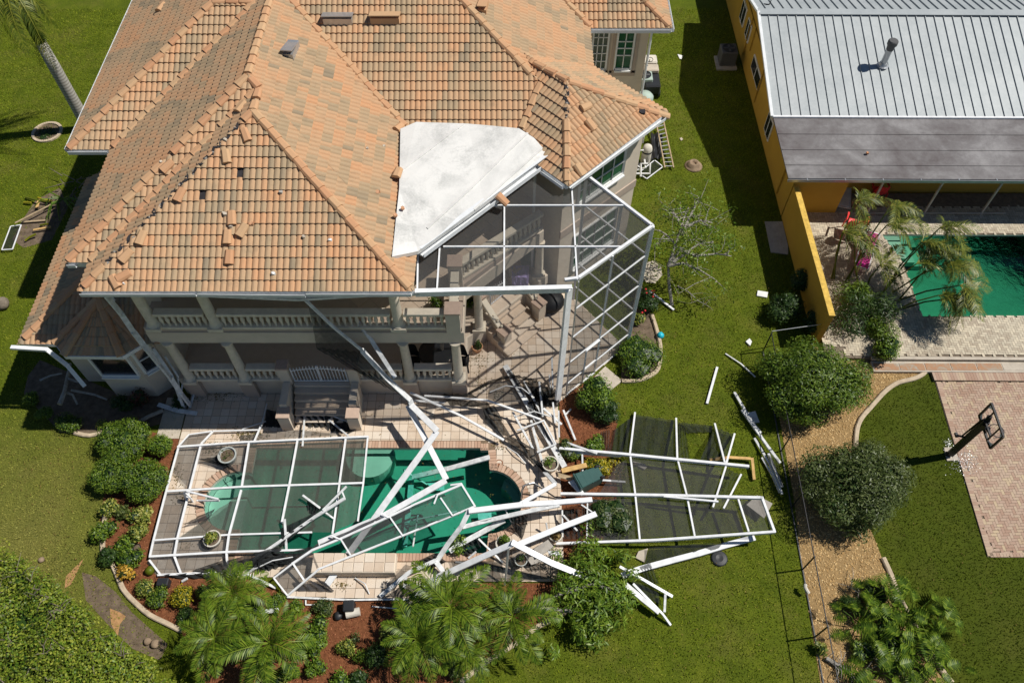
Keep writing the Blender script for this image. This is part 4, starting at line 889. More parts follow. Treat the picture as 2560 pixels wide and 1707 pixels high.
# pool terrace raised above the court
ND = .22
TERR = [(11.65, 16.0), (40, 15.9), (40, 24.4), (11.65, 24.4)]
tb_ = flat(TERR, [offset_poly(NPOOL, -.002)], ND - .03); tb_.quad((12.6, 16.0, -.05), (26, 15.9, -.05), (26, 15.9, ND - .03), (12.6, 16.0, ND - .03))
terr = struct('neighbour_terrace', tb_, M_['grout_grey'], 'brick paved terrace around the neighbour pool')
def paver_field(poly_test, x0, x1, y0, y1, z, parent, mat, name, L=.2, Wd=.1, keep=300, ang=0.0, herring=True, center=(0, 0)):
    mes = []
    for i in range(9): b = MB(); b.box((0, 0, 0), (L - .008, Wd - .008, .03), tint=(i + .5) / 9); mes.append(b.mesh(name, M_[mat]))
    c_ = []; ca, sa = math.cos(ang), math.sin(ang)
    if herring:
        k0, k1 = int((x0 - 1) / Wd), int((x1 + 1) / Wd); r0, r1 = int((y0 - 1) / Wd), int((y1 + 1) / Wd)
        for r in range(r0, r1):
            for k in range(k0, k1):
                ph_ = (k - r) % 4
                if ph_ == 0: c_.append(((k + 1) * Wd, (r + .5) * Wd, 0))
                elif ph_ == 2: c_.append(((k + .5) * Wd, (r + 0.0) * Wd + Wd * 0, R(90)))
    else:
        for r in range(int(y0 / Wd) - 1, int(y1 / Wd) + 1):
            for k in range(int(x0 / L) - 1, int(x1 / L) + 1): c_.append((k * L + (r % 2) * L / 2, r * Wd, 0))
    out = []
    for x, y, a in c_:
        X = center[0] + (x - center[0]) * ca - (y - center[1]) * sa; Y = center[1] + (x - center[0]) * sa + (y - center[1]) * ca
        if x0 <= X <= x1 and y0 <= Y <= y1 and poly_test(X, Y): out.append((X, Y, a + ang))
    out.sort(key=lambda c: c[0] ** 2 + c[1] ** 2); mb = MB()
    for X, Y, a in out[:keep]: inst(name, random.choice(mes), parent, (X, Y, z - .015 + random.uniform(-.002, .002)), (0, 0, a))
    for X, Y, a in out[keep:]:
        t = random.random(); hx, hy = (L - .008) / 2, (Wd - .008) / 2; c2, s2 = math.cos(a), math.sin(a); zz = z + random.uniform(-.002, .002)
        mb.add([(X + c2 * u - s2 * v, Y + s2 * u + c2 * v, zz) for u, v in ((-hx, -hy), (hx, -hy), (hx, hy), (-hx, hy))], [(0, 1, 2, 3)], t)
    if mb.v: s_ = obj(name + 's', mb, M_[mat], parent); s_['kind'] = 'stuff'
NP_O = offset_poly(NPOOL, .02)
paver_field(lambda x, y: inpoly(TERR, x, y) and not inpoly(NP_O, x, y) and (x > 12.4 or y > 16.5), 11.7, 22.5, 16.1, 23.6, ND, terr, 'pool_paver', 'paver', ang=rot)
basin(NPOOL, -.95, 'neighbour_pool_basin', 'basin of the neighbour pool', M_['plaster_pool'], ND - .03)
nw = MB(); nw.prism(offset_poly(NPOOL, -.003), -.945, ND - .12); struct('neighbour_pool_water', nw, M_['neighbour_water'], 'dark green water of the neighbour pool')
ns = MB()
for k in range(3): ns.prism([(15.32, 22.04), (15.75 + .45 * (3 - k), 22.04), (15.75 + .45 * (3 - k), 21.1), (15.62, 21.1)], -.94, -.7 + .25 * k)
obj('pool_step', ns, M_['plaster_pool'], bpy.data.objects['neighbour_pool_basin'])
# edge of the terrace: timber-like beam, stained slabs, brick step
eb = MB(); eb.bar((13.3, 15.98, ND - .02), (26, 15.88, ND - .02), .13, .1); struct('terrace_edge', eb, M_['concrete'], 'pale concrete edging along the terrace', bevel=.01)
sl_ = struct('stained_walk', MB().prism([(13.3, 15.45), (26, 15.35), (26, 15.8), (13.3, 15.9)], -.05, .13), M_['concrete'], 'rust-stained concrete walk between the terrace and the court')
for k in range(6):
    s = MB(); x = 13.35 + k * .95; s.prism([(x, 15.50), (x + .92, 15.49), (x + .92, 15.79), (x, 15.80)], .12, .142); obj('slab', s, M_['stained_slab' if k < 5 else 'concrete'], sl_, bevel=.006)
stp_ = struct('court_step', MB().prism([(15.42, 15.08), (26, 14.98), (26, 15.4), (15.42, 15.44)], -.05, .1), M_['grout_grey'], 'low brick step at the top of the court')
sb_me = []
for i in range(6): sb_me.append(MB().box((0, 0, 0), (.1, .34, .04), tint=i / 6).mesh('paver', M_['court_paver']))
for k in range(56): inst('paver', random.choice(sb_me), stp_, (15.48 + k * .106, 15.25 - k * .0008, .1), (0, 0, 0))
COURT = [(15.5, 15.45), (15.22, 8.54), (26, 8.5), (26, 15.4)]
ct = flat(COURT, (), .022); ct.quad((15.22, 8.54, -.03), (26, 8.5, -.03), (26, 8.5, .022), (15.22, 8.54, .022)); ct.quad((15.5, 15.45, -.03), (15.22, 8.54, -.03), (15.22, 8.54, .022), (15.5, 15.45, .022)); court = struct('court', ct, M_['grout_grey'], 'herringbone brick basketball court on the right')
C_IN = [(15.66, 15.3), (15.40, 8.66), (26, 8.62), (26, 15.3)]
for i in range(64): t_ = (i + .5) / 64; inst('paver', random.choice(sb_me), court, (15.22 + .28 * t_ + .1, 8.56 + 6.5 * t_, .027), (0, 0, R(90) - R(2.3))).scale = (.97, .52, 1)
for i in range(48): inst('paver', random.choice(sb_me), court, (15.36 + i * .106, 8.6, .027), (0, 0, 0)).scale = (.97, .45, 1)
paver_field(lambda x, y: inpoly(C_IN, x, y), 15.2, 20.5, 8.5, 15.1, .045, court, 'court_paver', 'paver', ang=R(2.3), center=(15.3, 8.5))
# ================================================ VEGETATION
def arr_mesh(name, V, F, T, mat):
    me = bpy.data.meshes.new(name); V = np.asarray(V, np.float32); F = np.asarray(F, np.int32); k = F.shape[1]
    me.vertices.add(len(V)); me.vertices.foreach_set('co', V.ravel()); me.loops.add(F.size); me.loops.foreach_set('vertex_index', F.ravel())
    me.polygons.add(len(F)); me.polygons.foreach_set('loop_start', np.arange(0, F.size, k, dtype=np.int32)); me.polygons.foreach_set('loop_total', np.full(len(F), k, np.int32))
    at = me.attributes.new('tint', 'FLOAT', 'FACE'); at.data.foreach_set('value', np.asarray(T, np.float32)); me.materials.append(mat); me.update(calc_edges=True); me.validate(); return me
def unit(v): return v / np.maximum(np.linalg.norm(v, axis=1, keepdims=True), 1e-6)
def leaf_arrays(C, Nn, size, aspect=.45, curl=.25):
    n = len(C); r = rng.normal(size=(n, 3)); d = unit(np.cross(Nn, r)); s = np.cross(Nn, d); L = size * rng.uniform(.6, 1.3, (n, 1)); w = L * aspect
    mid = C + d * L * .45 ; V = np.empty((n, 4, 3)); V[:, 0] = C; V[:, 1] = mid + s * w * .5 - Nn * L * curl * .3; V[:, 2] = C + d * L - Nn * L * curl; V[:, 3] = mid - s * w * .5 - Nn * L * curl * .3
    return V.reshape(-1, 3), np.arange(4 * n).reshape(n, 4), rng.uniform(0, 1, n)
def cloud(c, rad, n, surf=.6):
    d = unit(rng.normal(size=(n, 3))); rr = rng.uniform(0, 1, (n, 1)) ** (1 / 3); rr = surf * (1 - (1 - rr) * .35) + (1 - surf) * rr; return np.array(c) + d * rr * np.array(rad), d
def lobes(c, rad, k, spread=.6, size=.5):
    out = []
    for i in range(k):
        d = Vector((random.gauss(0, 1), random.gauss(0, 1), random.gauss(0, .8))).normalized() * random.uniform(.3, 1) ** .5 * spread
        s = size * random.uniform(.7, 1.3); out.append(((c[0] + d.x * rad[0], c[1] + d.y * rad[1], c[2] + d.z * rad[2]), (rad[0] * s, rad[1] * s, rad[2] * s)))
    return out
def foliage_mesh(name, lbs, n, size, mat, aspect=.45, surf=.6, zmin=.02, up=.5):
    vol = [l[1][0] * l[1][1] for l in lbs]; tot = sum(vol); Cs, Ns = [], []
    for (c, r), v in zip(lbs, vol):
        k = max(4, int(n * v / tot)); C, D = cloud(c, r, k, surf); Cs.append(C); Ns.append(unit(D + np.array((0, 0, up)) + rng.normal(size=(k, 3)) * .45))
    C = np.concatenate(Cs); Nn = np.concatenate(Ns); m = C[:, 2] > zmin; C, Nn = C[m], Nn[m]
    return arr_mesh(name, *leaf_arrays(C, Nn, size, aspect), M_[mat])
def shrub(n, x, y, r, h, mat, label, size=.07, cnt=1400, k=9, cat='shrub', group=None, aspect=.5, stems=4, lift=0.0, spread=.55, lsize=.5, surf=.65, dome=False):
    r *= 1.15; c = P(n, x, y, lift + h * .5); t = thing('shrub', label, cat, (c.x, c.y, 0), group)
    lb = lobes((c.x, c.y, lift + h * .52), (r, r, h * .5), k, spread, lsize)
    if dome: lb = [((c.x, c.y, lift + h * .5), (r * .93, r * .93, h * .5))] + [((c.x + math.cos(a_) * r * .62, c.y + math.sin(a_) * r * .62, lift + h * random.uniform(.45, .7)), (r * .42, r * .42, h * .34)) for a_ in [i * 6.28 / 9 + random.uniform(-.3, .3) for i in range(9)]]
    obj('foliage', foliage_mesh('foliage', lb, cnt, size, mat, aspect, surf), None, t)
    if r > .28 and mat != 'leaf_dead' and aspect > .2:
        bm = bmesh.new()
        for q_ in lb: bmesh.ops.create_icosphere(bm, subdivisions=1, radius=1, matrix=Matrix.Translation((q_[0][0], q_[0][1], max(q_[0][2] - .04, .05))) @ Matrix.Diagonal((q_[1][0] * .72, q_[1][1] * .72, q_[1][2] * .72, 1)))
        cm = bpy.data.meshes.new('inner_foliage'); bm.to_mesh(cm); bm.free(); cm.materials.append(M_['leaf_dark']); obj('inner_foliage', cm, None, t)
    s = MB()
    for i in range(stems):
        e = random.choice(lb)[0]; s.tube([(c.x + random.uniform(-.04, .04), c.y + random.uniform(-.04, .04), -.02), ((c.x + e[0]) / 2, (c.y + e[1]) / 2, e[2] * .5), e], [.02, .014, .006], 5)
    obj('stem', s, M_['bark'], t); return t
G_ROUND = 'clipped round bushes left of the pool deck'
shrub('r3a', 1040, 950, .80, 1.0, 'leaf_green', 'largest clipped green bush, at the back of the four by the deck corner', .065, 7000, 7, surf=.93, dome=True)
shrub('r3a', 1345, 985, .36, .85, 'leaf_bright', 'smallest clipped bush, touching the deck corner', .06, 2400, 7, surf=.93, dome=True)
shrub('r3a', 940, 1230, .62, .95, 'leaf_green', 'clipped bush nearest the lawn of the four by the deck corner', .065, 5200, 7, surf=.93, dome=True)
shrub('r3a', 1220, 1280, .68, 1.05, 'leaf_green', 'front clipped bush of the four by the deck corner', .065, 5800, 7, surf=.93, dome=True)
for x, y, r, l in ((590, 760, .55, 'hedge end in sun below the dark bay window'), (380, 730, .38, 'middle of the low hedge curving below the bay window'), (255, 600, .28, 'thin upper end of the low hedge below the bay window')): shrub('r3a', x, y, r, .6, 'leaf_green', l, .06, 1900, 8, 'hedge')
shrub('r3a', 860, 790, .24, .35, 'leaf_variegated', 'small yellow-green plant in the shaded bed under the bay', .06, 400, 5); shrub('r3a', 1160, 590, .4, .8, 'leaf_red', 'dark red cordyline against the bay wall', .09, 600, 6, aspect=.25)
shrub('r3a', 1010, 640, .4, .7, 'leaf_dark', 'dark shrub in shade left of the red cordyline', .07, 900, 6); shrub('r3a', 1490, 610, .3, .5, 'leaf_dark', 'small dark plant at the foot of the fallen posts', .06, 600, 5)
for x, y, r, h, m, l, s, c in (
    (930, 95, .33, .6, 'leaf_variegated', 'pale variegated plant just below the clipped bushes', .08, 700), (1170, 165, .36, .6, 'leaf_variegated', 'yellow-green variegated croton beside the deck edge', .09, 900), (1020, 140, .22, .35, 'leaf_olive', 'spiky grassy tuft between the variegated plants', .16, 260),
    (870, 300, .42, .7, 'leaf_green', 'glossy dark green bush on the lawn side of the left bed', .09, 900), (1150, 320, .36, .6, 'leaf_variegated', 'variegated bush midway down the left bed', .08, 800), (1040, 410, .30, .55, 'leaf_bright', 'bright green plant in the middle of the left bed', .08, 600), (900, 500, .32, .6, 'leaf_dark', 'dark green plant overhanging the left kerb', .09, 600),
    (1090, 520, .40, .6, 'leaf_green', 'green shrub above the orange croton', .08, 800), (1075, 630, .32, .5, 'leaf_orange', 'orange-yellow croton by the curved kerb', .10, 500), (1220, 770, .32, .5, 'leaf_variegated', 'pale yellow-green bush below the deck corner', .07, 900), (1330, 850, .34, .6, 'leaf_green', 'round green bush right of the pale one', .06, 1200),
    (1530, 840, .38, .6, 'leaf_yellow', 'yellow-leaved round bush in front of the collapsed frame', .065, 1400), (1720, 830, .36, .6, 'leaf_green', 'green bush half under the left palm', .065, 1100), (1560, 1010, .30, .5, 'leaf_dark', 'dark green bush by the kerb under the left palm', .06, 900)): shrub('r4a', x, y, r, h, m, l, s, c)
for x, y, r, h, m, l, s, c in (
    (310, 890, .30, .45, 'leaf_green', 'low green bush below the crushed frame corner', .06, 900), (470, 930, .22, .7, 'leaf_bright', 'upright narrow green bush beside the low one', .07, 700), (690, 950, .34, .5, 'leaf_olive', 'rounded grey-green bush left of the black speaker box', .055, 1300), (640, 1150, .50, .7, 'leaf_bright', 'wide bright green shrub in the middle of the mulch', .08, 1800), (560, 1290, .36, .6, 'leaf_green', 'green shrub leaning against the second palm', .08, 900),
    (630, 1440, .32, .6, 'leaf_bright', 'round bright green bush low in the mulch bed', .075, 1000), (900, 1270, .30, .5, 'leaf_variegated', 'pale mottled bush casting a dark shadow on mulch', .075, 800), (1000, 1350, .24, .4, 'leaf_green', 'small green bush right of the pale mottled one', .06, 500), (1215, 1165, .28, .55, 'leaf_variegated', 'light variegated bush left of the big leaning palm', .07, 800), (1150, 1330, .42, .6, 'leaf_dark', 'dark round bush under the variegated one', .065, 1300), (830, 1540, .34, .5, 'leaf_bright', 'light green plant at the bottom edge of the bed', .08, 800),
    (1000, 1540, .3, .5, 'leaf_dark', 'dark plant at the bottom edge beside the light one', .07, 600), (90, 900, .42, .6, 'leaf_bright', 'bright fern-like shrub behind the left palm crown', .07, 900), (1830, 410, .34, .5, 'leaf_bright', 'leafy green branch washed onto the pool corner', .08, 500), (2240, 880, .4, .6, 'leaf_green', 'green bush beneath the twisted beams', .08, 900), (1820, 1440, .35, .55, 'leaf_olive', 'mottled plant by the kerb under the leaning palm', .07, 600), (320, 1500, .4, .5, 'leaf_variegated', 'pale plant at the bottom edge between two palms', .08, 700), (430, 1480, .35, .55, 'leaf_green', 'green plant at the bottom edge beside the pale one', .08, 600), (960, 1190, .2, .4, 'leaf_olive', 'thin grey-green plant in the mulch', .06, 250)): shrub('r4b', x, y, r, h, m, l, s, c)
# right of the deck
shrub('r3c', 960, 560, .62, 1.4, 'leaf_bright', 'tall bright green shrub beside the concrete landing', .10, 2600, 12, aspect=.4); shrub('r3c', 1060, 700, .60, .9, 'leaf_dark', 'dark glossy shrub below the tall bright one', .07, 2600, 10); shrub('r3c', 880, 600, .4, .9, 'leaf_green', 'green shrub against the screen post foot', .08, 1200, 7)
shrub('r3c', 1330, 230, .95, .8, 'leaf_bright', 'broad bright green shrub inside the round kerb', .075, 4200, 14); shrub('r2c', 1400, 1120, .48, .9, 'leaf_dark', 'dark bush with red flowers outside the cage corner', .07, 1600, 8); shrub('r2c', 1300, 1260, .34, .6, 'leaf_variegated', 'yellow-green plant between the cage and round bed', .08, 600)
fl = MB()
for i in range(9):
    c = P('r2c', random.uniform(1290, 1480), random.uniform(980, 1240), random.uniform(.6, 1.0)); fl.lathe((c.x, c.y, c.z), [(.01, 0), (.045, .02), (.02, .05)], 6)
tag(obj('flower', fl, M_['chair_red'], bpy.data.objects['pool_deck']), 'small red flowers'); bpy.data.objects['flower'].parent = None; tag(bpy.data.objects['flower'], 'scatter of small red flowers on the dark bush outside the cage', None, None, 'stuff'); bpy.data.objects['flower'].location = (0, 0, 0)
shrub('r3c', 960, 970, .36, .6, 'leaf_bright', 'bright leafy plant behind the long white rail', .09, 700, 6); shrub('r3c', 990, 1150, .44, .5, 'leaf_yellow', 'golden yellow shrub above the green bin', .08, 1500, 9); shrub('r3c', 720, 1000, .45, .5, 'leaf_olive', 'ragged plant beside the big pot on the deck edge', .08, 600, 6)
shrub('r3c', 1180, 1190, .6, .35, 'leaf_dead', 'dead brown twiggy shrub under the fallen screen', .10, 700, 8, aspect=.15); shrub('r4c', 1110, 180, .75, .7, 'leaf_olive', 'pale olive shrub trapped under the fallen screen', .11, 1800, 10, aspect=.3); shrub('r3c', 780, 1050, .3, .4, 'leaf_green', 'small green plant by the end of the long rail', .08, 400, 5)
shrub('r3c', 1130, 1100, .3, .3, 'leaf_yellow', 'small yellow-green plant right of the golden shrub', .08, 350, 5)
shrub('r3d', 1180, 165, .55, 1.2, 'leaf_bright', 'small bright green bush in front of the stained walk', .09, 1700, 9)
shrub('c3', 900, 520, .7, 1.1, 'leaf_dark', 'dark ivy-like hedge at the foot of the yellow wall', .09, 2600, 10); shrub('c3', 1000, 330, .5, 1.2, 'leaf_dark', 'dark climber growing up the shaded yellow wall', .09, 1600, 8); shrub('c3', 1120, 620, .5, .9, 'leaf_dark', 'dark hedge at the front end of the yellow wall', .09, 1400, 8)
# ---- broad shrub trees along the gravel bed
def big_shrub(n, x, y, r, h, mat, label, cnt, seed):
    random.seed(seed); c = P(n, x, y, h * .5); t = thing('tree', label, 'tree', (c.x, c.y, 0)); lb = lobes((c.x, c.y, h * .52), (r, r * .95, h * .5), 44, .85, .30) + [((c.x, c.y, h * .56), (r * .72, r * .7, h * .42)), ((c.x + r * .2, c.y - r * .2, h * .6), (r * .5, r * .5, h * .38))]
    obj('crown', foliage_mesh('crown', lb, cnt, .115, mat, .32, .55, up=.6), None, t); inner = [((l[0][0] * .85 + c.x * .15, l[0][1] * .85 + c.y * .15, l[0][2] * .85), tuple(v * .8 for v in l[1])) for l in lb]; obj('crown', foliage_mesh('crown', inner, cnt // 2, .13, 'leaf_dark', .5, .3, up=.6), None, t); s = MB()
    for i in range(9):
        e = random.choice(lb)[0]; s.tube([(c.x + random.uniform(-.1, .1), c.y + random.uniform(-.1, .1), -.02), (c.x + (e[0] - c.x) * .4, c.y + (e[1] - c.y) * .4, e[2] * .55), e], [.05, .035, .012], 6)
    obj('trunk', s, M_['bark'], t); return t
big_shrub('p', 2040, 945, 1.95, 2.3, 'leaf_green', 'large rounded tree crown filling the fence corner by the yellow wall', 26000, 3); big_shrub('p', 2140, 1215, 1.75, 2.2, 'leaf_olive', 'large rounded olive tree on the gravel bed below the first', 25000, 5)
# ---- hedge in the lower left corner
random.seed(11)
def hedge():
    t = thing('hedge', 'tall broad hedge filling the lower left corner', 'hedge', (-14.5, 5.5, 0)); e0, e1 = P('r4a', 55, 425, 1.6), P('r4a', 1500, 1600, 1.6); d = (e1 - e0); L = d.length; d.normalize(); nn = Vector((d.y, -d.x, 0))
    if nn.x > 0: nn = -nn
    lb = []
    for i in range(420):
        s = random.uniform(-.08, 1.05) * L; o = random.uniform(.25, 5.5); z = 1.35 + random.uniform(-.15, .1); p = e0 + d * s + nn * o; lb.append(((p.x, p.y, z), (.5, .5, .28)))
    for i in range(70):
        s = random.uniform(-.05, 1.05) * L; p = e0 + d * s + nn * .3; lb.append(((p.x, p.y, random.uniform(.3, 1.2)), (.3, .3, .4)))
    keep = [l for l in lb if -19 < l[0][0] and l[0][1] > 2.8]
    obj('foliage', foliage_mesh('foliage', keep, 44000, .085, 'leaf_hedge', .6, .5, up=1.2), None, t); keep2 = [k for k in keep if random.random() < .5]; obj('foliage', foliage_mesh('foliage', keep2, 16000, .09, 'leaf_bright', .55, .6, up=.9), None, t)
    s = MB()
    for i in range(150):
        p = random.choice(keep)[0]; a = random.uniform(0, 6.3); l = random.uniform(.2, .55); s.tube([(p[0], p[1], 1.45), (p[0] + math.cos(a) * l * .5, p[1] + math.sin(a) * l * .5, 1.6 + random.uniform(-.1, .1)), (p[0] + math.cos(a) * l, p[1] + math.sin(a) * l, 1.55 + random.uniform(-.15, .15))], [.014, .01, .004], 4)
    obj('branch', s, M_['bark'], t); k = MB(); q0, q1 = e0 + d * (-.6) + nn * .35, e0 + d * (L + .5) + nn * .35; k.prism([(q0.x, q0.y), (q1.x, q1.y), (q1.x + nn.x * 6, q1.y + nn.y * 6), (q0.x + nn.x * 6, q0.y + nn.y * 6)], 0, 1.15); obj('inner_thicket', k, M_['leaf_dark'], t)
hedge()
# ---- feather palms
def frond_mesh(name, L, nl, ll, droop, mat, stiff=.35, wind=0, seed=0):
    rs = np.random.default_rng(seed); V, F, T = [], [], []; pts = []
    for i in range(nl + 1):
        s = i / nl; pts.append(np.array((L * (s - .12 * droop * s * s), wind * L * s * s * .5, L * (stiff * s - droop * s * s))))
    for i in range(1, nl + 1):
        s = i / nl
        if s < .12: continue
        p = pts[i]; d = pts[i] - pts[i - 1]; d = d / np.linalg.norm(d); side = np.array((-d[1], d[0], 0)); side /= np.linalg.norm(side); up = np.cross(d, side)
        l = ll * (math.sin(math.pi * min(1, s * .88 + .1)) ** .7) * rs.uniform(.85, 1.1)
        for sg in (-1, 1):
            dd = side * sg * .8 + d * .62 + up * .12 + rs.normal(size=3) * .07; dd /= np.linalg.norm(dd); tip = p + dd * l + np.array((0, 0, -.32 * l)); mid = p + dd * l * .5 + np.array((0, 0, .02 * l)); w = np.cross(dd, up); w = d * .0155 * (1 + L * .25)
            b = len(V); V += [p, mid + w, tip, mid - w]; F.append((b, b + 1, b + 2, b + 3)); T.append(rs.uniform(0, 1))
    for i in range(nl):
        a, c = pts[i], pts[i + 1]; w = np.array((0, .016 * (1 - .8 * i / nl) * (.5 + L * .4), 0)); b = len(V); V += [a - w, a + w, c + w * .9, c - w * .9]; F.append((b, b + 1, b + 2, b + 3)); T.append(.95)
    return arr_mesh(name, V, F, T, M_[mat])
pf_me = [frond_mesh('frond', 1.2, 34, .29, dr, 'palm_leaf', st, 0, i) for i, (dr, st) in enumerate(((.55, .5), (.75, .55), (.95, .55), (.45, .65)))]
def palm(base, h, label, nf=22, scale=1.0, lean=(0, 0), tilt=(.95, -.15), seed=1):
    random.seed(seed); b = Vector(base); top = b + Vector((lean[0], lean[1], h)); t = thing('palm', label, 'palm', tuple(b)); s = MB(); s.tube([b - Vector((0, 0, .05)), b.lerp(top, .5) + Vector((lean[0] * -.1, 0, 0)), top], [.09, .075, .07], 9); obj('trunk', s, M_['bark'], t)
    for i in range(nf):
        az = i * 2.399 + random.uniform(-.2, .2); f = i / nf; el = tilt[0] + (tilt[1] - tilt[0]) * f + random.uniform(-.1, .1); sc = scale * random.uniform(.82, 1.1) * (.75 + .3 * min(1, f * 2))
        M = Matrix.Translation(top) @ Matrix.Rotation(az, 4, 'Z') @ Matrix.Rotation(-el + .35, 4, 'Y') @ Matrix.Rotation(random.uniform(-.3, .3), 4, 'X') @ Matrix.Scale(sc, 4); inst('frond', random.choice(pf_me), t, None, M=M)
    return t
def palm_at(n, x, y, h, label, **k): c = P(n, x, y, h); palm((c.x, c.y, 0), h, label, **k)
palm_at('r4a', 1945, 800, 1.3, 'feathery palm standing right against the collapsed frame', scale=1.0, seed=21); palm_at('r4a', 1800, 1190, 1.5, 'leftmost feathery palm at the bottom edge beside the kerb', scale=1.1, seed=22); palm_at('r4b', 250, 1230, 1.6, 'feathery palm at the bottom edge, middle of the left three', scale=1.2, nf=26, seed=23)
palm_at('r4b', 1740, 935, 1.4, 'large palm below the white inverted-V beams', scale=1.35, nf=26, lean=(.1, 0), seed=24); palm_at('r4b', 1490, 1200, 1.2, 'palm in dark shade left of the kerb, below the large palm', scale=1.15, seed=25); palm_at('r4b', 2290, 1010, 1.2, 'palm with bright drooping fronds beside the kerb', scale=1.15, nf=20, seed=26); palm_at('r4b', 1900, 1320, .9, 'grey-green palm at the kerb near the bottom edge', scale=.85, nf=14, seed=27); palm_at('r4b', 1470, 1010, .9, 'small palm between the mulch and the large palm', scale=.7, nf=14, seed=28)
# ---- tall smooth-trunked palm at the top left
random.seed(31); rb = P('p', 223, 322, 0); rp = thing('palm', 'tall smooth-trunked palm beside the house at the top left', 'palm', tuple(rb)); ht = 6.9
s = MB(); s.tube([rb + Vector((0, 0, z)) for z in (-.05, .5, 2, 3.4, 4.6)], [.30, .27, .25, .25, .22], 14); o = obj('trunk', s, M_['royal_trunk'], rp, smooth=True); s = MB(); s.tube([rb + Vector((0, 0, z)) for z in (4.58, 5.2, 6.0, ht)], [.21, .22, .17, .09], 12); obj('crownshaft', s, M_['palm_leaf'], rp, smooth=True)
rf = [frond_mesh('frond', 2.6, 60, .55, dr, 'palm_windblown', st, wd, 40 + i) for i, (dr, st, wd) in enumerate(((1.1, .5, -.2), (1.5, .4, -.3), (1.25, .45, .1)))]
for i in range(15):
    az = i * 2.399 + 2.2; el = random.uniform(-.75, .45); M = Matrix.Translation(rb + Vector((0, 0, ht))) @ Matrix.Rotation(az, 4, 'Z') @ Matrix.Rotation(-el, 4, 'Y') @ Matrix.Scale(random.uniform(.75, 1.0), 4); inst('frond', random.choice(rf), rp, None, M=M)
tr_ = MB(); c = P('r1a', 400, 1115); ri = []
for i in range(40):
    a = 2 * math.pi * i / 40; tr_.box((c.x + .62 * math.cos(a), c.y + .62 * math.sin(a), .03), (.12, .105, .1), a, tint=.5)
solo('tree_ring', tr_, M_['kerb'], 'round concrete tree ring on the lawn at the top left', 'tree ring'); dsc = MB(); dsc.prism([(c.x + .57 * math.cos(R(a)), c.y + .57 * math.sin(R(a))) for a in range(0, 360, 20)], -.02, .02); o = struct('ring_soil', dsc, M_['soil'], 'dark soil inside the round tree ring'); shrub('r1a', 400, 1115, .45, .18, 'leaf_dark', 'low ground cover inside the concrete tree ring', .07, 500, 6)
# ---- wind-bent clump of palms by the neighbour pool
random.seed(41); wp = [frond_mesh('frond', 1.25, 30, .40, dr, 'palm_windblown', st, wd, 60 + i) for i, (dr, st, wd) in enumerate(((.75, .3, .3), (.55, .2, -.3), (1.0, .35, .1), (.9, .1, .45)))]
STEMS = [(190, 520, 330, 60, 2.7), (205, 520, 255, 240, 2.3), (290, 520, 545, 85, 3.0), (270, 540, 520, 200, 2.6), (390, 600, 480, 440, 1.6), (520, 570, 840, 215, 3.0), (500, 600, 730, 300, 2.6), (560, 600, 900, 420, 2.5), (600, 640, 840, 400, 2.4), (590, 650, 960, 560, 2.0), (560, 720, 830, 620, 1.6), (480, 620, 700, 430, 2.2), (620, 700, 900, 640, 1.5), (350, 560, 330, 300, 2.2)]
for k, (x0, y0, x1, y1, z) in enumerate(STEMS):
    b = P('d4', x0, y0, ND); tp = P('d4', x1, y1, z); o_ = sorted(s_[2] + s_[3] * .01 for s_ in STEMS).index(x1 + y1 * .01); t = thing('palm', 'wind-bent palm, %s from the yellow wall by its crown' % ('first second third fourth fifth sixth seventh eighth ninth tenth eleventh twelfth thirteenth fourteenth'.split()[o_]), 'palm', tuple(b), 'wind-bent palm stems beside the neighbour pool'); s = MB(); md = b.lerp(tp, .5) + Vector((-.12, 0, .12)); s.tube([b, md, tp], [.035, .03, .022], 6); obj('trunk', s, M_['palm_windblown'], t)
    for i in range(11):
        az = random.gauss(-.1, .65); el = random.uniform(-.5, .6); M = Matrix.Translation(tp) @ Matrix.Rotation(az, 4, 'Z') @ Matrix.Rotation(-el, 4, 'Y') @ Matrix.Rotation(random.uniform(-.6, .6), 4, 'X') @ Matrix.Scale(random.uniform(.75, 1.15), 4); inst('frond', random.choice(wp), t, None, M=M)
for x, y, r, h, m, l in ((300, 590, .8, 1.3, 'leaf_green', 'leafy base of the palm clump behind the yellow wall'), (300, 720, .95, 1.5, 'leaf_dark', 'dark dense growth below the palm clump'), (480, 720, .8, 1.3, 'leaf_dark', 'dark undergrowth right of the clump base'), (500, 820, .6, 1.0, 'leaf_green', 'green shrub at the terrace corner under the palms')): shrub('d4', x, y, r, h, m, l, .2, 1500, 9, aspect=.16)
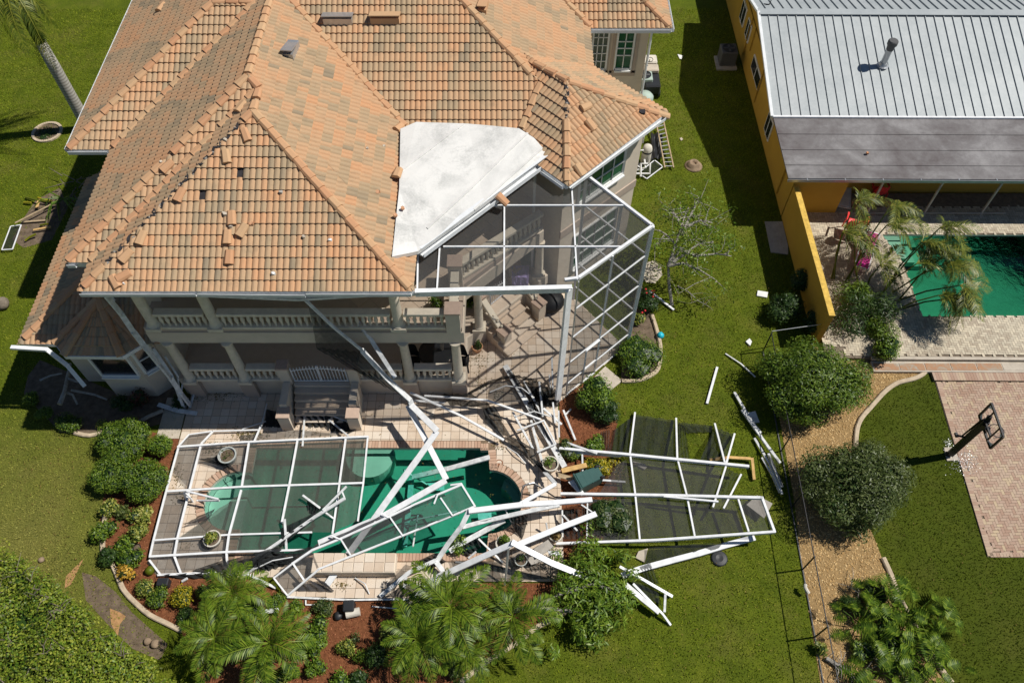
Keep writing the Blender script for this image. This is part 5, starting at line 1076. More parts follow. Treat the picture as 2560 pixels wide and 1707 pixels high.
# ---- storm-stripped tree on the right lawn
def branchy(base, tops, label, leafmat, nleaf, lsize, r0, name='tree', leafz=.35):
    t = thing(name, label, 'tree', tuple(base)); s = MB(); tips = []
    for limb in tops:
        s.tube(limb, [r0 * (1 - .75 * i / (len(limb) - 1)) for i in range(len(limb))], 7); 
        for k in range(9):
            i = random.randint(max(0, len(limb) - 3), len(limb) - 2); p = limb[i].lerp(limb[i + 1], random.random()); q = p + Vector((random.gauss(0, .42), random.gauss(0, .42), random.gauss(.1, .25))); q2_ = q + Vector((random.gauss(0, .3), random.gauss(0, .3), random.gauss(0, .2))); s.tube([p, p.lerp(q, .5) + Vector((random.gauss(0, .07), random.gauss(0, .07), 0)), q, q2_], [r0 * .26, r0 * .2, r0 * .13, .004], 5); tips += [q, q2_]
    obj('trunk', s, M_['bark_pale'], t); C = []
    for i in range(nleaf): p = random.choice(tips); C.append((p.x + random.gauss(0, .18), p.y + random.gauss(0, .18), p.z + random.gauss(0, .14)))
    C = np.array(C); Nn = unit(rng.normal(size=C.shape) + np.array((0, 0, .8))); obj('crown', arr_mesh('crown', *leaf_arrays(C, Nn, lsize, .4), M_[leafmat]), None, t); return t
random.seed(51); tb0 = P('r2c', 1610, 1150, 0); fk = P('r2c', 1580, 820, 1.7)
L_ = [[tb0, tb0.lerp(fk, .5) + Vector((-.04, 0, 0)), fk, P('r2c', 1640, 640, 2.3), P('r2c', 1690, 480, 2.6), P('r2c', 1750, 330, 2.8)], [fk, P('r2c', 1640, 640, 2.3), P('r2c', 1560, 560, 2.4), P('r2c', 1500, 520, 2.3)], [fk, P('r2c', 1680, 680, 2.2), P('r2c', 1800, 740, 2.2), P('r2c', 1980, 720, 2.1), P('r2c', 2110, 740, 1.9)], [fk, P('r2c', 1720, 720, 2.1), P('r2c', 1830, 640, 2.3), P('r2c', 1960, 620, 2.3)], [P('r2c', 1690, 480, 2.6), P('r2c', 1640, 400, 2.7), P('r2c', 1600, 350, 2.6)], [P('r2c', 1750, 480, 2.5), P('r2c', 1850, 440, 2.6), P('r2c', 1950, 460, 2.4)], [fk, P('r2c', 1700, 800, 1.9), P('r2c', 1850, 860, 1.6), P('r2c', 1980, 940, 1.3)], [P('r2c', 1690, 560, 2.4), P('r2c', 1800, 330, 2.8), P('r2c', 1840, 240, 2.8)]]
branchy(tb0, L_, 'storm-stripped tree with bare pale branches on the right lawn', 'leaf_bright', 3200, .12, .07)
random.seed(52); fbm = P('r2c', 1660, 990, .05); bl = [[fbm, P('r2c', 1760, 1050, .1), P('r2c', 1840, 1120, .15), P('r2c', 1920, 1160, .1)]]
branchy(fbm, bl, 'broken branch lying on the lawn below the stripped tree', 'leaf_green', 160, .1, .03, 'fallen_branch')
# ---- toppled tree over the lower right frame
random.seed(53); fc = [(880, 560, .7), (900, 700, .9), (760, 780, .8), (1000, 820, .9), (1100, 880, .8), (960, 950, .8), (820, 900, .7), (1000, 1080, .5), (900, 1160, .4), (700, 720, .6), (1120, 760, .7), (880, 480, .5), (1020, 500, .4), (1000, 640, .9), (1190, 880, .6), (860, 1040, .6)]
tb1 = P('r4c', 250, 960, .1); ft = thing('fallen_tree', 'toppled leafy tree lying across the beams at the lower right of the pool', 'tree', tuple(tb1)); lb = [(tuple(P('r4c', x, y, z)), (random.uniform(.3, .62), random.uniform(.3, .62), .34)) for x, y, z in fc]; lb += [((l[0][0] + random.gauss(0, .5), l[0][1] + random.gauss(0, .5), l[0][2] * .8), (.24, .24, .2)) for l in lb for _ in (0, 1)]; obj('crown', foliage_mesh('crown', lb, 7000, .17, 'leaf_bright', .26, .4, up=.7), None, ft); s = MB()
for l in ([(250, 960, .1), (480, 930, .4), (700, 800, .7), (900, 700, .8)], [(480, 945, .3), (640, 950, .5), (800, 970, .6), (960, 1000, .5)], [(480, 930, .4), (600, 860, .6), (760, 780, .7)], [(700, 800, .7), (950, 740, .9), (1100, 780, .8)]): s.tube(PL('r4c', l), [.09, .06, .04, .02][:len(l)], 7)
obj('trunk', s, M_['bark_pale'], ft)
random.seed(54)
# split-leaf plants at the lower right
def split_leaf():
    V, F = [], []; n = 8
    for sg in (-1, 1):
        for i in range(n):
            s = i / n; y0 = .05 + s * .42; ln = .26 * math.sin(math.pi * (s * .8 + .2)); b = len(V); V += [(0, y0, .02), (sg * ln * .5, y0 + .02, .05), (sg * ln, y0 + .07, -.02), (sg * ln * .55, y0 + .055, .04), (0, y0 + .052, .02)]; F += [(b, b + 1, b + 3, b + 4), (b + 1, b + 2, b + 3, b + 3)]
    m = MB(); m.v = V; m.f = [tuple(dict.fromkeys(f)) for f in F]; m.t = [random.random() for _ in F]; return m
sl_me = split_leaf().mesh('leaf', M_['palm_leaf'])
for q, (cx, cy, nl, rad, lab) in enumerate(((1430, 1000, 20, .75, 'split-leaf plant spreading over the kerb towards the lawn'), (960, 1080, 18, .7, 'split-leaf plant near the fence in the gravel'), (1350, 1330, 22, .9, 'broad split-leaf plant at the bottom of the gravel bed'), (1500, 1450, 14, .7, 'split-leaf plant at the bottom edge by the lower kerb'), (1060, 860, 12, .5, 'small split-leaf plant at the top of the group by the kerb'), (1950, 1560, 7, .4, 'split-leaf plant cut by the bottom edge on the lawn'), (1180, 1150, 20, .8, 'split-leaf plant in the dense middle of the group'), (1600, 1150, 14, .6, 'split-leaf plant leaning furthest out over the lawn'), (1130, 1480, 14, .6, 'split-leaf plant beside the fallen log'))):
    c = P('r4d', cx, cy, .3); t = thing('split_leaf_plant', lab, 'plant', (c.x, c.y, 0)); s = MB()
    for i in range(nl):
        a = random.uniform(0, 6.28); r = rad * random.uniform(.35, 1); h = random.uniform(.35, .8); e = Vector((c.x + math.cos(a) * r, c.y + math.sin(a) * r, h)); s.tube([(c.x, c.y, .02), (c.x + math.cos(a) * r * .5, c.y + math.sin(a) * r * .5, h * .8), e], .012, 5)
        M = Matrix.Translation(e) @ Matrix.Rotation(a - math.pi / 2 + random.uniform(-.4, .4), 4, 'Z') @ Matrix.Rotation(random.uniform(-.7, -.1), 4, 'X') @ Matrix.Scale(random.uniform(.8, 1.35), 4); inst('leaf', sl_me, t, None, M=M)
    obj('stalk', s, M_['leaf_bright'], t)
for x, y, r, h, m, l, cnt in ((880, 900, .3, .6, 'leaf_dark', 'dark conifer-like bush at the fence end of the group', 900), (1100, 820, .42, .5, 'leaf_dark', 'dark bush with grey twigs under the kerb', 900), (1200, 1180, .55, .5, 'leaf_dark', 'dark low shrub in the middle of the group', 1300), (1330, 1420, .6, .5, 'leaf_olive', 'mottled shrub at the bottom edge of the gravel', 1300), (1000, 1300, .4, .4, 'leaf_green', 'leafy green plant beside the grey dead fronds', 700), (680, 1270, .3, .5, 'leaf_variegated', 'small pale plant against the fence', 350)): shrub('r4d', x, y, r, h, m, l, .1, cnt, 7, aspect=.3)
for q, (pts, lab) in enumerate(([[(690, 1360, .1), (800, 1420, .15), (900, 1480, .1), (930, 1560, .1)], 'grey fallen log at the bottom of the gravel bed'], [[(900, 760, .1), (960, 810, .12), (1060, 780, .1)], 'pale dead branch on the gravel below the olive tree'], [[(1090, 1360, .15), (1180, 1390, .2), (1240, 1370, .1)], 'tangle of dead grey stems in the gravel bed'])):
    s = MB(); s.tube(PL('r4d', pts), [.07, .06, .05, .04][:len(pts)] if q == 0 else .02, 7)
    for i in range(14):
        p = random.choice(PL('r4d', pts)); a = random.uniform(0, 6.3); l = random.uniform(.25, .7); s.tube([p, p + Vector((math.cos(a) * l * .5, math.sin(a) * l * .5, .15)), p + Vector((math.cos(a) * l, math.sin(a) * l, .05))], [.012, .01, .005], 5)
    solo('dead_branch', s, M_['bark_pale'], lab, 'branch')
# broken banana-like plants left of the house and the cut tree limb under the bay
random.seed(55)
for q, (n_, pts, r, mat, lab) in enumerate((('r2a', [(130, 460, .3), (500, 270, .3)], .05, 'timber_grey', 'long timber batten on the torn earth left of the house'), ('r2a', [(180, 455, .1), (380, 440, .1)], .06, 'timber_grey', 'short grey batten below the long one'), ('r2a', [(285, 520, .15), (420, 495, .2)], .07, 'timber', 'orange timber piece at the edge of the house shadow'), ('r2a', [(310, 330, .15), (325, 270, .2)], .08, 'timber', 'short timber block among the broken yellow stalks'))):
    s = MB(); s.poly_bar(PL(n_, pts), r * 1.3, r * .6); solo('timber_piece', s, M_[mat], lab, 'timber', bevel=.005)
s = MB()
for pts in ([(215, 245, .1), (300, 270, .2), (430, 285, .2)], [(210, 610, .1), (250, 580, .15), (300, 555, .2)], [(200, 290, .1), (260, 290, .15)], [(320, 250, .1), (380, 270, .15), (440, 280, .2)], [(340, 480, .1), (400, 470, .2)]): s.tube(PL('r2a', pts), .045, 6)
solo('broken_stalks', s, M_['leaf_yellow'], 'broken yellow-green plant stalks on the torn earth', 'plant')
t = thing('broken_shrub', 'uprooted strappy plant in the house shadow at the left', 'plant', tuple(P('r2a', 520, 260, 0))); s = MB()
for i in range(16):
    a = random.uniform(2.2, 6.8); p = P('r2a', 530, 260, .35); l = random.uniform(.6, 1.5); s.tube([p, p + Vector((math.cos(a) * l * .5, math.sin(a) * l * .5, .25)), p + Vector((math.cos(a) * l, math.sin(a) * l, -.25))], [.03, .035, .008], 4)
obj('strap_leaf', s, M_['leaf_bright'], t); s = MB()
for i in range(22):
    a = random.uniform(0, 6.3); p = P('r2a', random.uniform(500, 700), random.uniform(50, 300), .4); l = random.uniform(.4, 1.0); s.tube([p, p + Vector((math.cos(a) * l, math.sin(a) * l, random.uniform(-.2, .2)))], [.025, .008], 5)
obj('branch', s, M_['bark'], t)
s = MB()
for pts, r in (([(500, 640, .9), (540, 540, .95), (560, 440, .8), (590, 300, .5)], .085), ([(545, 535, .9), (610, 560, .8), (650, 640, .6)], .05), ([(335, 440, .5), (420, 400, .5), (520, 380, .6)], .04), ([(560, 420, .8), (650, 450, .8)], .05), ([(600, 520, .5), (800, 560, .4), (900, 600, .3)], .05)): s.tube(PL('r3a', pts), [r * (1 - .15 * i) for i in range(len(pts))], 8)
solo('cut_limb', s, M_['bark_pale'], 'sawn pale tree limb sticking out of the shade by the bay window', 'branch')
s = MB(); s.tube(PL('r3a', [(1140, 800, .15), (1250, 740, .15), (1370, 690, .15)]), .07, 8); solo('fallen_log', s, M_['bark_pale'], 'log lying in the shaded bed by the concrete pad', 'log')
# ---- lawn grass blades (uncountable)
def grass():
    n = 560000; x = rng.uniform(-27, 20, n); y = rng.uniform(4.2, 38, n); hw = (y * .559 + 20.7) * .66; m = np.abs(x) < hw
    for poly in (DECK, HOUSE_FP, BED_L, BED_R, BED_C, BED_B, GRAV, COURT, [(11.3, 16), (27, 16), (27, 40), (11.3, 40)], [(13.3, 15.3), (27, 15.3), (27, 16.2), (13.3, 16.2)]): m &= ~inpoly_np(poly, x, y)
    m &= ~((x < -11) & inpoly_np(XY('p', [(205, 1430), (240, 1440), (290, 1480), (330, 1530), (420, 1610), (400, 1650), (330, 1620), (270, 1560), (215, 1500)]), x, y) & (rng.uniform(0, 1, n) < .4)); m &= ~(inpoly_np(XY('p', [(60, 545), (90, 500), (150, 470), (170, 520), (130, 600), (60, 620), (30, 600)]), x, y) & (rng.uniform(0, 1, n) < .8))
    x, y = x[m], y[m]; n = len(x); a = rng.uniform(0, 6.283, n); h = rng.uniform(.03, .08, n); w = rng.uniform(.008, .022, n); lx, ly = rng.normal(0, .035, n), rng.normal(0, .035, n); z = np.full(n, -.005)
    V = np.empty((n, 3, 3)); V[:, 0] = np.stack((x + np.cos(a) * w, y + np.sin(a) * w, z), 1); V[:, 1] = np.stack((x - np.cos(a) * w, y - np.sin(a) * w, z), 1); V[:, 2] = np.stack((x + lx, y + ly, h), 1)
    o = obj('grass', arr_mesh('grass', V.reshape(-1, 3), np.arange(3 * n).reshape(n, 3), rng.uniform(0, 1, n), M_['grass_blade']), None, None); tag(o, 'short green grass blades of the lawns', None, None, 'stuff')
grass()
# ---- storm litter: leaves on deck, roof edge, lawn, water (uncountable)
def litter():
    C = []
    def dots(n_, x, y, sx, sy, k, z):
        for i in range(k): p = P(n_, x + random.gauss(0, sx), y + random.gauss(0, sy), z); C.append((p.x, p.y, p.z + random.uniform(0, .02)))
    for a in (('b1', 1100, 450, 60, 90, 60), ('b1', 1350, 580, 70, 60, 60), ('b1', 1100, 100, 120, 60, 60), ('b1', 1600, 350, 400, 200, 90), ('b1', 1400, 1280, 60, 80, 60), ('b1', 1800, 1200, 100, 100, 50), ('r3a', 1850, 560, 90, 25, 160), ('r3a', 1650, 580, 60, 25, 50), ('b3', 1450, 270, 130, 50, 260), ('b3', 950, 450, 90, 40, 140), ('b3', 450, 850, 60, 120, 90), ('b3', 540, 1150, 80, 60, 50), ('e4', 100, 600, 60, 60, 60), ('e4', 580, 460, 40, 30, 30), ('e4', 60, 800, 60, 50, 40), ('r3b', 500, 730, 60, 40, 160), ('r3b', 620, 880, 140, 40, 120), ('b7', 1350, 740, 70, 40, 50), ('r3b', 1600, 700, 500, 150, 120), ('b4', 600, 690, 150, 40, 40), ('r3b', 120, 900, 60, 25, 120)): dots(*a, DZ + .015)
    for a in (('r3b', 350, 1070, 200, 60, 90), ('r3b', 1500, 1300, 400, 200, 60), ('b5', 600, 500, 400, 300, 60), ('b6', 700, 900, 400, 300, 40)): dots(*a, -.085)
    for a in (('r2c', 1700, 900, 300, 200, 420), ('r3c', 1800, 300, 300, 300, 320), ('r4c', 1700, 900, 400, 400, 300), ('r4d', 1600, 600, 500, 500, 160), ('r3a', 300, 1200, 250, 200, 320), ('r1a', 500, 700, 300, 500, 260), ('r4a', 500, 500, 200, 250, 320), ('r1c', 1650, 700, 120, 400, 120)): dots(*a, .05)
    C = np.array(C); Nn = unit(rng.normal(size=C.shape) * .35 + np.array((0, 0, 1))); o = obj('leaf_litter', arr_mesh('leaf_litter', *leaf_arrays(C, Nn, .06, .45, .1), M_['litter']), None); tag(o, 'scattered storm-torn leaves on deck, water and lawn', None, None, 'stuff')
litter()
# ================================================ SCREEN CAGE (standing part) AND WRECKAGE
def sheet(mb, a, b, c, d, nu=8, nv=8, wr=.03, sag=0.0, fold=5.0, dirv=True):
    a, b, c, d = map(Vector, (a, b, c, d)); nrm = (b - a).cross(d - a); nrm = nrm.normalized() if nrm.length > 1e-6 else Vector((0, 0, 1)); ph0 = random.uniform(0, 6); base = len(mb.v)
    for j in range(nv + 1):
        for i in range(nu + 1):
            u, v = i / nu, j / nv; p = a.lerp(b, u).lerp(d.lerp(c, u), v); e = min(1, 4 * min(u, 1 - u), 4 * min(v, 1 - v)) if sag else 1
            p = p + nrm * wr * math.sin(fold * (u if dirv else v) * 6.28 + ph0 + 1.5 * math.sin(3 * v + ph0)) * (.4 + .6 * random.random()) - Vector((0, 0, sag * 16 * u * (1 - u) * v * (1 - v))); mb.v.append(tuple(p))
    for j in range(nv):
        for i in range(nu): k = base + j * (nu + 1) + i; mb.f.append((k, k + 1, k + nu + 2, k + nu + 1)); mb.t.append(random.random())
    return mb
CZ = 6.65
cage = thing('screen_cage', 'standing white aluminium screen cage over the corner patio', 'screen cage', (2.2, 16.2, 0))
def cpart(name, a, b, w, h, mat='white_alu', roll=0): return obj(name, MB().bar(a, b, w, h, roll), M_[mat], cage, bevel=.004)
c_ = lambda x, y: P('p', x, y, CZ)
J, K, IC = c_(1466, 439), Vector((4.33, 16.66, CZ)), Vector((1.95, 14.62, CZ)); F2 = Vector((1.66, 14.2, CZ)); FLc = Vector((-2.8, 14.05, CZ))
cpart('top_beam', J, K, .09, .12); cpart('top_beam', K, IC, .09, .12); cpart('top_beam', IC, F2 + Vector((-.12, .35, 0)), .09, .1); cpart('front_beam', FLc, F2, .06, .26); cpart('front_rail', FLc + Vector((0, -.02, .15)), F2 + Vector((.08, -.02, .15)), .15, .04)
for a, b in (((1224, 514), (1568, 514)), ((1108, 617), (1554, 617)), ((1261, 487), (1260, 726)), ((1429, 465), (1443, 700)), ((1100, 606), (1092, 728)), ((1045, 630), (1043, 730))): cpart('roof_purlin', c_(*a), c_(*b), .05, .06)
for poly in ([(1044, 632), (1096, 617), (1092, 728), (1043, 730)], [(1096, 617), (1261, 617), (1260, 726), (1092, 728)], [(1261, 617), (1438, 617), (1443, 697), (1418, 726), (1260, 726)], [(1438, 617), (1554, 617), (1443, 697)], [(1096, 612), (1225, 514), (1261, 514), (1261, 617), (1096, 617)], [(1261, 514), (1431, 514), (1438, 617), (1261, 617)], [(1431, 514), (1568, 514), (1633, 559), (1554, 617), (1438, 617)], [(1225, 514), (1261, 487), (1345, 430), (1417, 460), (1431, 514)], [(1417, 460), (1466, 439), (1568, 514), (1431, 514)]):
    m = MB(); m.quad(*[P('p', x, y, CZ - .03) for x, y in poly]); obj('screen_panel', m, M_['screen_mesh'], cage)
G0 = lambda v: Vector((v.x, v.y, 0.04)); IB = Vector((1.95, 14.5, CZ))
cpart('post', G0(K), K, .12, .12); cpart('post', Vector((1.64, 14.22, .02)), F2, .26, .08, roll=R(0)); cpart('post', G0(IB), IB, .05, .05, 'aluminium'); cpart('post', G0(J), J, .1, .1)
mid = IB.lerp(K, .28); mid2 = IB.lerp(K, .45); mj = J.lerp(K, .55); cpart('post', Vector((mid2.x, mid2.y, .03)), Vector((mid2.x, mid2.y, CZ)), .05, .05); cpart('post', Vector((mj.x, mj.y, .03)), mj, .1, .06)
zl = [.08, .85, 2.25, 3.75, 5.3]
for z in zl: cpart('wall_rail', Vector((IB.x, IB.y, z)), Vector((K.x, K.y, z)), .05, .06)
for z in zl[1:]: cpart('wall_rail', Vector((J.x, J.y, z)), Vector((K.x, K.y, z)), .05, .06)
for k in range(5):
    z0, z1 = zl[k], (zl + [CZ])[k + 1]
    for s0, s1 in ((0, .45), (.45, 1)): p, q = IB.lerp(K, s0), IB.lerp(K, s1); m = MB(); m.quad((p.x, p.y, z0), (q.x, q.y, z0), (q.x, q.y, z1), (p.x, p.y, z1)); obj('screen_panel', m, M_['screen_mesh'], cage)
    for s0, s1 in ((0, .55), (.55, 1)): p, q = J.lerp(K, s0), J.lerp(K, s1); m = MB(); m.quad((p.x, p.y, z0), (q.x, q.y, z0), (q.x, q.y, z1), (p.x, p.y, z1)); obj('screen_panel', m, M_['screen_mesh'], cage)
dm = MB(); d0, d1 = IB.lerp(K, .24), IB.lerp(K, .44); v_ = lambda p, z: Vector((p.x + .03, p.y - .03, z))
for a, b in ((v_(d0, .06), v_(d0, 2.2)), (v_(d1, .06), v_(d1, 2.2)), (v_(d0, 2.2), v_(d1, 2.2)), (v_(d0, 1.0), v_(d1, 1.0)), (v_(d0, .1), v_(d1, .1))): dm.bar(a, b, .05, .05)
obj('door', dm, M_['white_alu'], cage)
# remains of the header along the house eave
hd = MB(); hd.poly_bar([P('r2a', 715, 1062, 6.62), P('r2a', 880, 1056, 6.66), P('r2a', 1420, 1052, 6.66), P('r2a', 1990, 1076, 6.62), P('r2b', 490, 1098, 6.55), P('r2b', 1080, 1062, 6.62), P('r2b', 1490, 1052, 6.65)], .11, .09); obj('bent_header', hd, M_['white_alu_dirty'], cage, label='bent white header channel along the house gutter')
# ---- wreckage: every loose member is a thing
def beam(label, w, h, pts, mat='white_alu_dirty', roll=0, cat='beam', name='broken_beam'):
    q = [P(*p) for p in pts]; m = MB(); qq = [q[0]]
    for a, b in zip(q, q[1:]):
        k = max(1, int((b - a).length / .9))
        for i in range(1, k + 1): qq.append(a.lerp(b, i / k) + (Vector((random.gauss(0, .012), random.gauss(0, .012), random.gauss(0, .012))) if i < k else Vector((0, 0, 0))))
    for a, b in zip(qq, qq[1:]): e = (b - a).normalized() * w * .12; m.bar(a - e, b + e, w * random.uniform(.93, 1.03), h, roll + random.gauss(0, .05))
    return solo(name, m, M_[mat], label, cat, 'beams and posts torn from the pool cage', bevel=.004)
D = DZ
beam('long white post hanging from the left roof corner down to the deck', .17, .07, [('r2a', 890, 1072, 6.5), ('r3a', 1600, 650, .14)])
beam('bent white channel propped behind the long corner post', .11, .05, [('r3a', 1285, 170, 2.9), ('r3a', 1440, 400, 1.7), ('r3a', 1540, 660, .15)]); beam('thin white post standing behind the bent channel', .06, .05, [('r3a', 1385, 235, 2.3), ('r3a', 1490, 400, 1.5), ('r3a', 1510, 600, .4)]); beam('wide white board lying across the concrete pad', .17, .04, [('r3a', 1330, 642, .16), ('r3a', 1480, 690, .12), ('r3a', 1650, 716, .14)]); beam('short torn gutter piece below the left balcony corner', .11, .05, [('r3a', 1228, 5, 3.7), ('r3a', 1335, 130, 3.1)])
m = MB(); m.poly_bar([P('r3a', *p) for p in ((1545, 435, .8), (1630, 545, .25), (1600, 650, .12), (1500, 600, .3), (1545, 435, .8))], .06, .04); solo('bent_frame', m, M_['white_alu_dirty'], 'small bent white screen-door frame leaning at the porch corner', 'frame', 'beams and posts torn from the pool cage')
beam('slender white pole dropping from the middle of the roof edge', .09, .07, [('c7', 235, 198, 6.5), ('c7', 430, 385, 5.25), ('c7', 630, 548, 4.0)]); beam('wide white strip continuing the hanging pole down to the deck', .19, .05, [('c7', 630, 548, 3.98), ('c7', 800, 740, 2.6), ('c7', 965, 893, 1.55), ('r3b', 1440, 640, 1.3)])
beam('white beam leaning in front of the balcony left of the right columns', .14, .05, [('c7', 605, 352, 4.4), ('c7', 690, 470, 3.7), ('c7', 860, 735, 2.5)])
beam('short broad white beam from the hanging strip to the kink above the pool', .20, .07, [('r3b', 1440, 650, 1.32), ('r3b', 1650, 858, 1.5)], 'white_alu'); beam('longest white beam crossing the pool diagonally down to the front deck', .20, .06, [('r3b', 1652, 868, 1.45), ('r3b', 1155, 1560, .75), ('r4b', 735, 735, .13)], 'white_alu')
beam('broad white beam crossing under the kink and reaching over the pool', .20, .06, [('r3b', 1412, 655, 1.15), ('r3b', 1570, 960, 1.1), ('r3b', 1728, 1265, 1.0)], 'white_alu'); beam('white beam folded back from the pool kink towards the lower left', .20, .07, [('r3b', 1725, 1280, 1.02), ('r4b', 1180, 178, .7), ('r4b', 665, 392, .42)], 'white_alu')
beam('beam sloping from the pool rim down under the water', .18, .07, [('r3b', 2090, 1085, .22), ('r3b', 1740, 1182, -.12), ('r3b', 1450, 1250, -.6)]); beam('sunken wide beam lying on the pool bottom', .19, .05, [('r3b', 1440, 1268, -1.0), ('r4b', 1400, 250, -1.0), ('r4b', 1380, 420, -.9)]); beam('thin sunken rod pointing to the right pool bay', .05, .04, [('r4b', 1430, 205, -.6), ('r4b', 1820, 128, -.6)]); beam('thin sunken rod near the upper sunken plate', .05, .04, [('r3b', 1370, 1190, -.5), ('r3b', 1570, 1312, -.8)]); beam('thin rod standing out of the water by the bench', .05, .04, [('r4b', 1495, 150, -.7), ('r4b', 1452, 420, .1)])
for n_, q, z, l in (('r3b', [(1560, 1290), (1715, 1290), (1715, 1360), (1620, 1360)], -.9, 'sunken pale plate below the folded beams'), ('r4b', [(1995, 145), (2110, 135), (2112, 190), (2000, 195)], -.8, 'sunken pale plate in the right part of the pool')):
    m = MB(); m.prism([(p.x, p.y) for p in PL(n_, q, z)], z - .03, z); solo('sunken_plate', m, M_['white_alu'], l, 'panel')
beam('heavy white beam lying level from the pool to the deck edge', .18, .08, [('b6', 745, 712, 1.05), ('b6', 1500, 622, .95), ('r3c', 935, 1440, .8)], 'white_alu'); beam('creased white channel dropping from the level beam to the front deck', .15, .07, [('b6', 745, 705, 1.0), ('b6', 640, 920, .8), ('b6', 450, 1170, .5), ('b6', 300, 1400, .25)]); beam('sagging white channel below the level beam', .14, .06, [('b6', 660, 935, .75), ('b6', 900, 870, .75), ('b6', 1480, 735, .85), ('b6', 2000, 628, .85)]); beam('white strip lying along the lower right pool rim', .18, .05, [('b6', 480, 1270, .25), ('b6', 590, 1190, .3), ('b6', 1000, 965, .4), ('b6', 1230, 840, .5)])
beam('white arm rising from the level beam to the upper right', .14, .05, [('b6', 1470, 605, .95), ('b6', 1950, 335, .95)], 'white_alu'); beam('short bent end piece hooked on the rising arm', .13, .05, [('b6', 1950, 330, .93), ('b6', 1870, 240, .7), ('b6', 1800, 170, .4)])
beam('left leg of the white inverted V above the front deck', .19, .06, [('b6', 1360, 1165, 1.55), ('b6', 480, 1560, .7), ('r4b', 1475, 850, .2)], 'white_alu'); beam('right leg of the white inverted V running into the toppled tree', .18, .06, [('b6', 1345, 1150, 1.6), ('r4c', 600, 560, 1.05), ('r4c', 960, 705, .6)], 'white_alu'); beam('white beam rising from the inverted V towards the fallen lawn frame', .18, .06, [('r4c', 330, 402, 1.0), ('r4c', 970, 150, .8)], 'white_alu'); beam('upright grey post under the tip of the inverted V', .06, .05, [('r4c', 240, 425, 1.5), ('r4c', 208, 742, .1)], 'aluminium')
for l, w, p in (('short post stub left of the trapped olive shrub', .06, [('r4c', 700, 160, .4), ('r4c', 815, 288, .4)]), ('thin brace behind the end of the level beam', .05, [('r4c', 850, 70, .7), ('r4c', 940, 132, .7)]), ('short upright rail at the deck edge beside the dead-plant pot', .05, [('r4c', 690, 110, .4), ('r4c', 693, 340, .2)]), ('second short rail right of the deck edge', .05, [('r4c', 902, 60, .5), ('r4c', 896, 360, .3)]), ('thin diagonal post between the pot and pool rim', .06, [('b6', 875, 1100, .45), ('b6', 1215, 1432, .12)]), ('small broken stub at the pool edge', .06, [('b6', 735, 1368, .1), ('b6', 840, 1280, .2)]), ('short white rod on the deck under the inverted V', .06, [('b6', 555, 1422, .1), ('b6', 690, 1437, .1)]), ('short stub standing behind the dead-plant pot', .06, [('b6', 1822, 880, .5), ('b6', 1840, 970, .3)]),
                ('crossing strip at the front deck corner below the crushed net', .12, [('r4b', 1180, 838, .15), ('r4b', 1420, 640, .4), ('r4b', 1640, 540, .5)]), ('thin rail on the front deck edge beside the crushed net', .05, [('r4b', 1370, 741, .1), ('r4b', 1550, 741, .1)]), ('short bent plate at the foot of the creased channel', .16, [('r4b', 1640, 545, .45), ('r4b', 1705, 630, .3)]), ('buckled channel end near the large palm', .15, [('r4b', 1700, 650, .5), ('r4b', 1560, 745, .3), ('r4b', 1480, 850, .2)]), ('small upright strip on the crushed net', .08, [('r4b', 1378, 768, .2), ('r4b', 1400, 640, .4)]),
                ('thin pole on the upper deck below the steps', .06, [('r3b', 672, 708, .15), ('r3b', 910, 905, .35)]), ('upright pole crossing the pool rim left of the steps', .06, [('r3b', 548, 648, .2), ('r3b', 525, 990, .4)]), ('thin blue-lit pole in the shade left of the steps', .05, [('r3b', 225, 635, .12), ('r3b', 180, 820, .3)]), ('short rod at the edge of the house shadow', .05, [('r3b', 20, 848, .12), ('r3b', 215, 782, .14)]), ('dark rod lying from the steps towards the pool', .05, [('r3b', 790, 740, .3), ('r3b', 1020, 832, .15)]),
                ('small post stub rising over the left pool half', .07, [('b5', 320, 492, .6), ('b5', 560, 668, .55)]), ('second stub piece below the crossing strips', .06, [('b5', 630, 725, .55), ('b5', 745, 812, .45)]), ('upper of the two crossing strips over the left pool', .07, [('b5', 930, 368, .85), ('b5', 600, 700, .7)]), ('short link joining the crossing strips', .05, [('b5', 870, 440, .8), ('b5', 910, 545, .78)]), ('net-wrapped strip running down to the left palm', .10, [('b5', 905, 535, .78), ('b5', 480, 800, .6), ('b5', 10, 1130, .45), ('b4', 1225, 1100, .15)]), ('short upright post beside the net-wrapped strip', .07, [('b5', 65, 825, .65), ('b5', 92, 1280, .3)])): beam(l, w, w * .7, p)
beam('broad white beam lying across the right deck to the big pot', .20, .06, [('b1', 1475, 195, .22), ('b1', 1790, 740, .22), ('b1', 2300, 1600, .22)]); beam('long bent conduit-like rail across the upper right deck', .065, .06, [('b1', 345, 612, .5), ('b1', 1220, 675, .6), ('b1', 1965, 942, .55)], 'white_alu'); beam('long straight rail slanting across the deck above the pool', .085, .06, [('b1', 145, 568, .6), ('b1', 870, 900, .5), ('b1', 1450, 1230, .35)], 'white_alu')
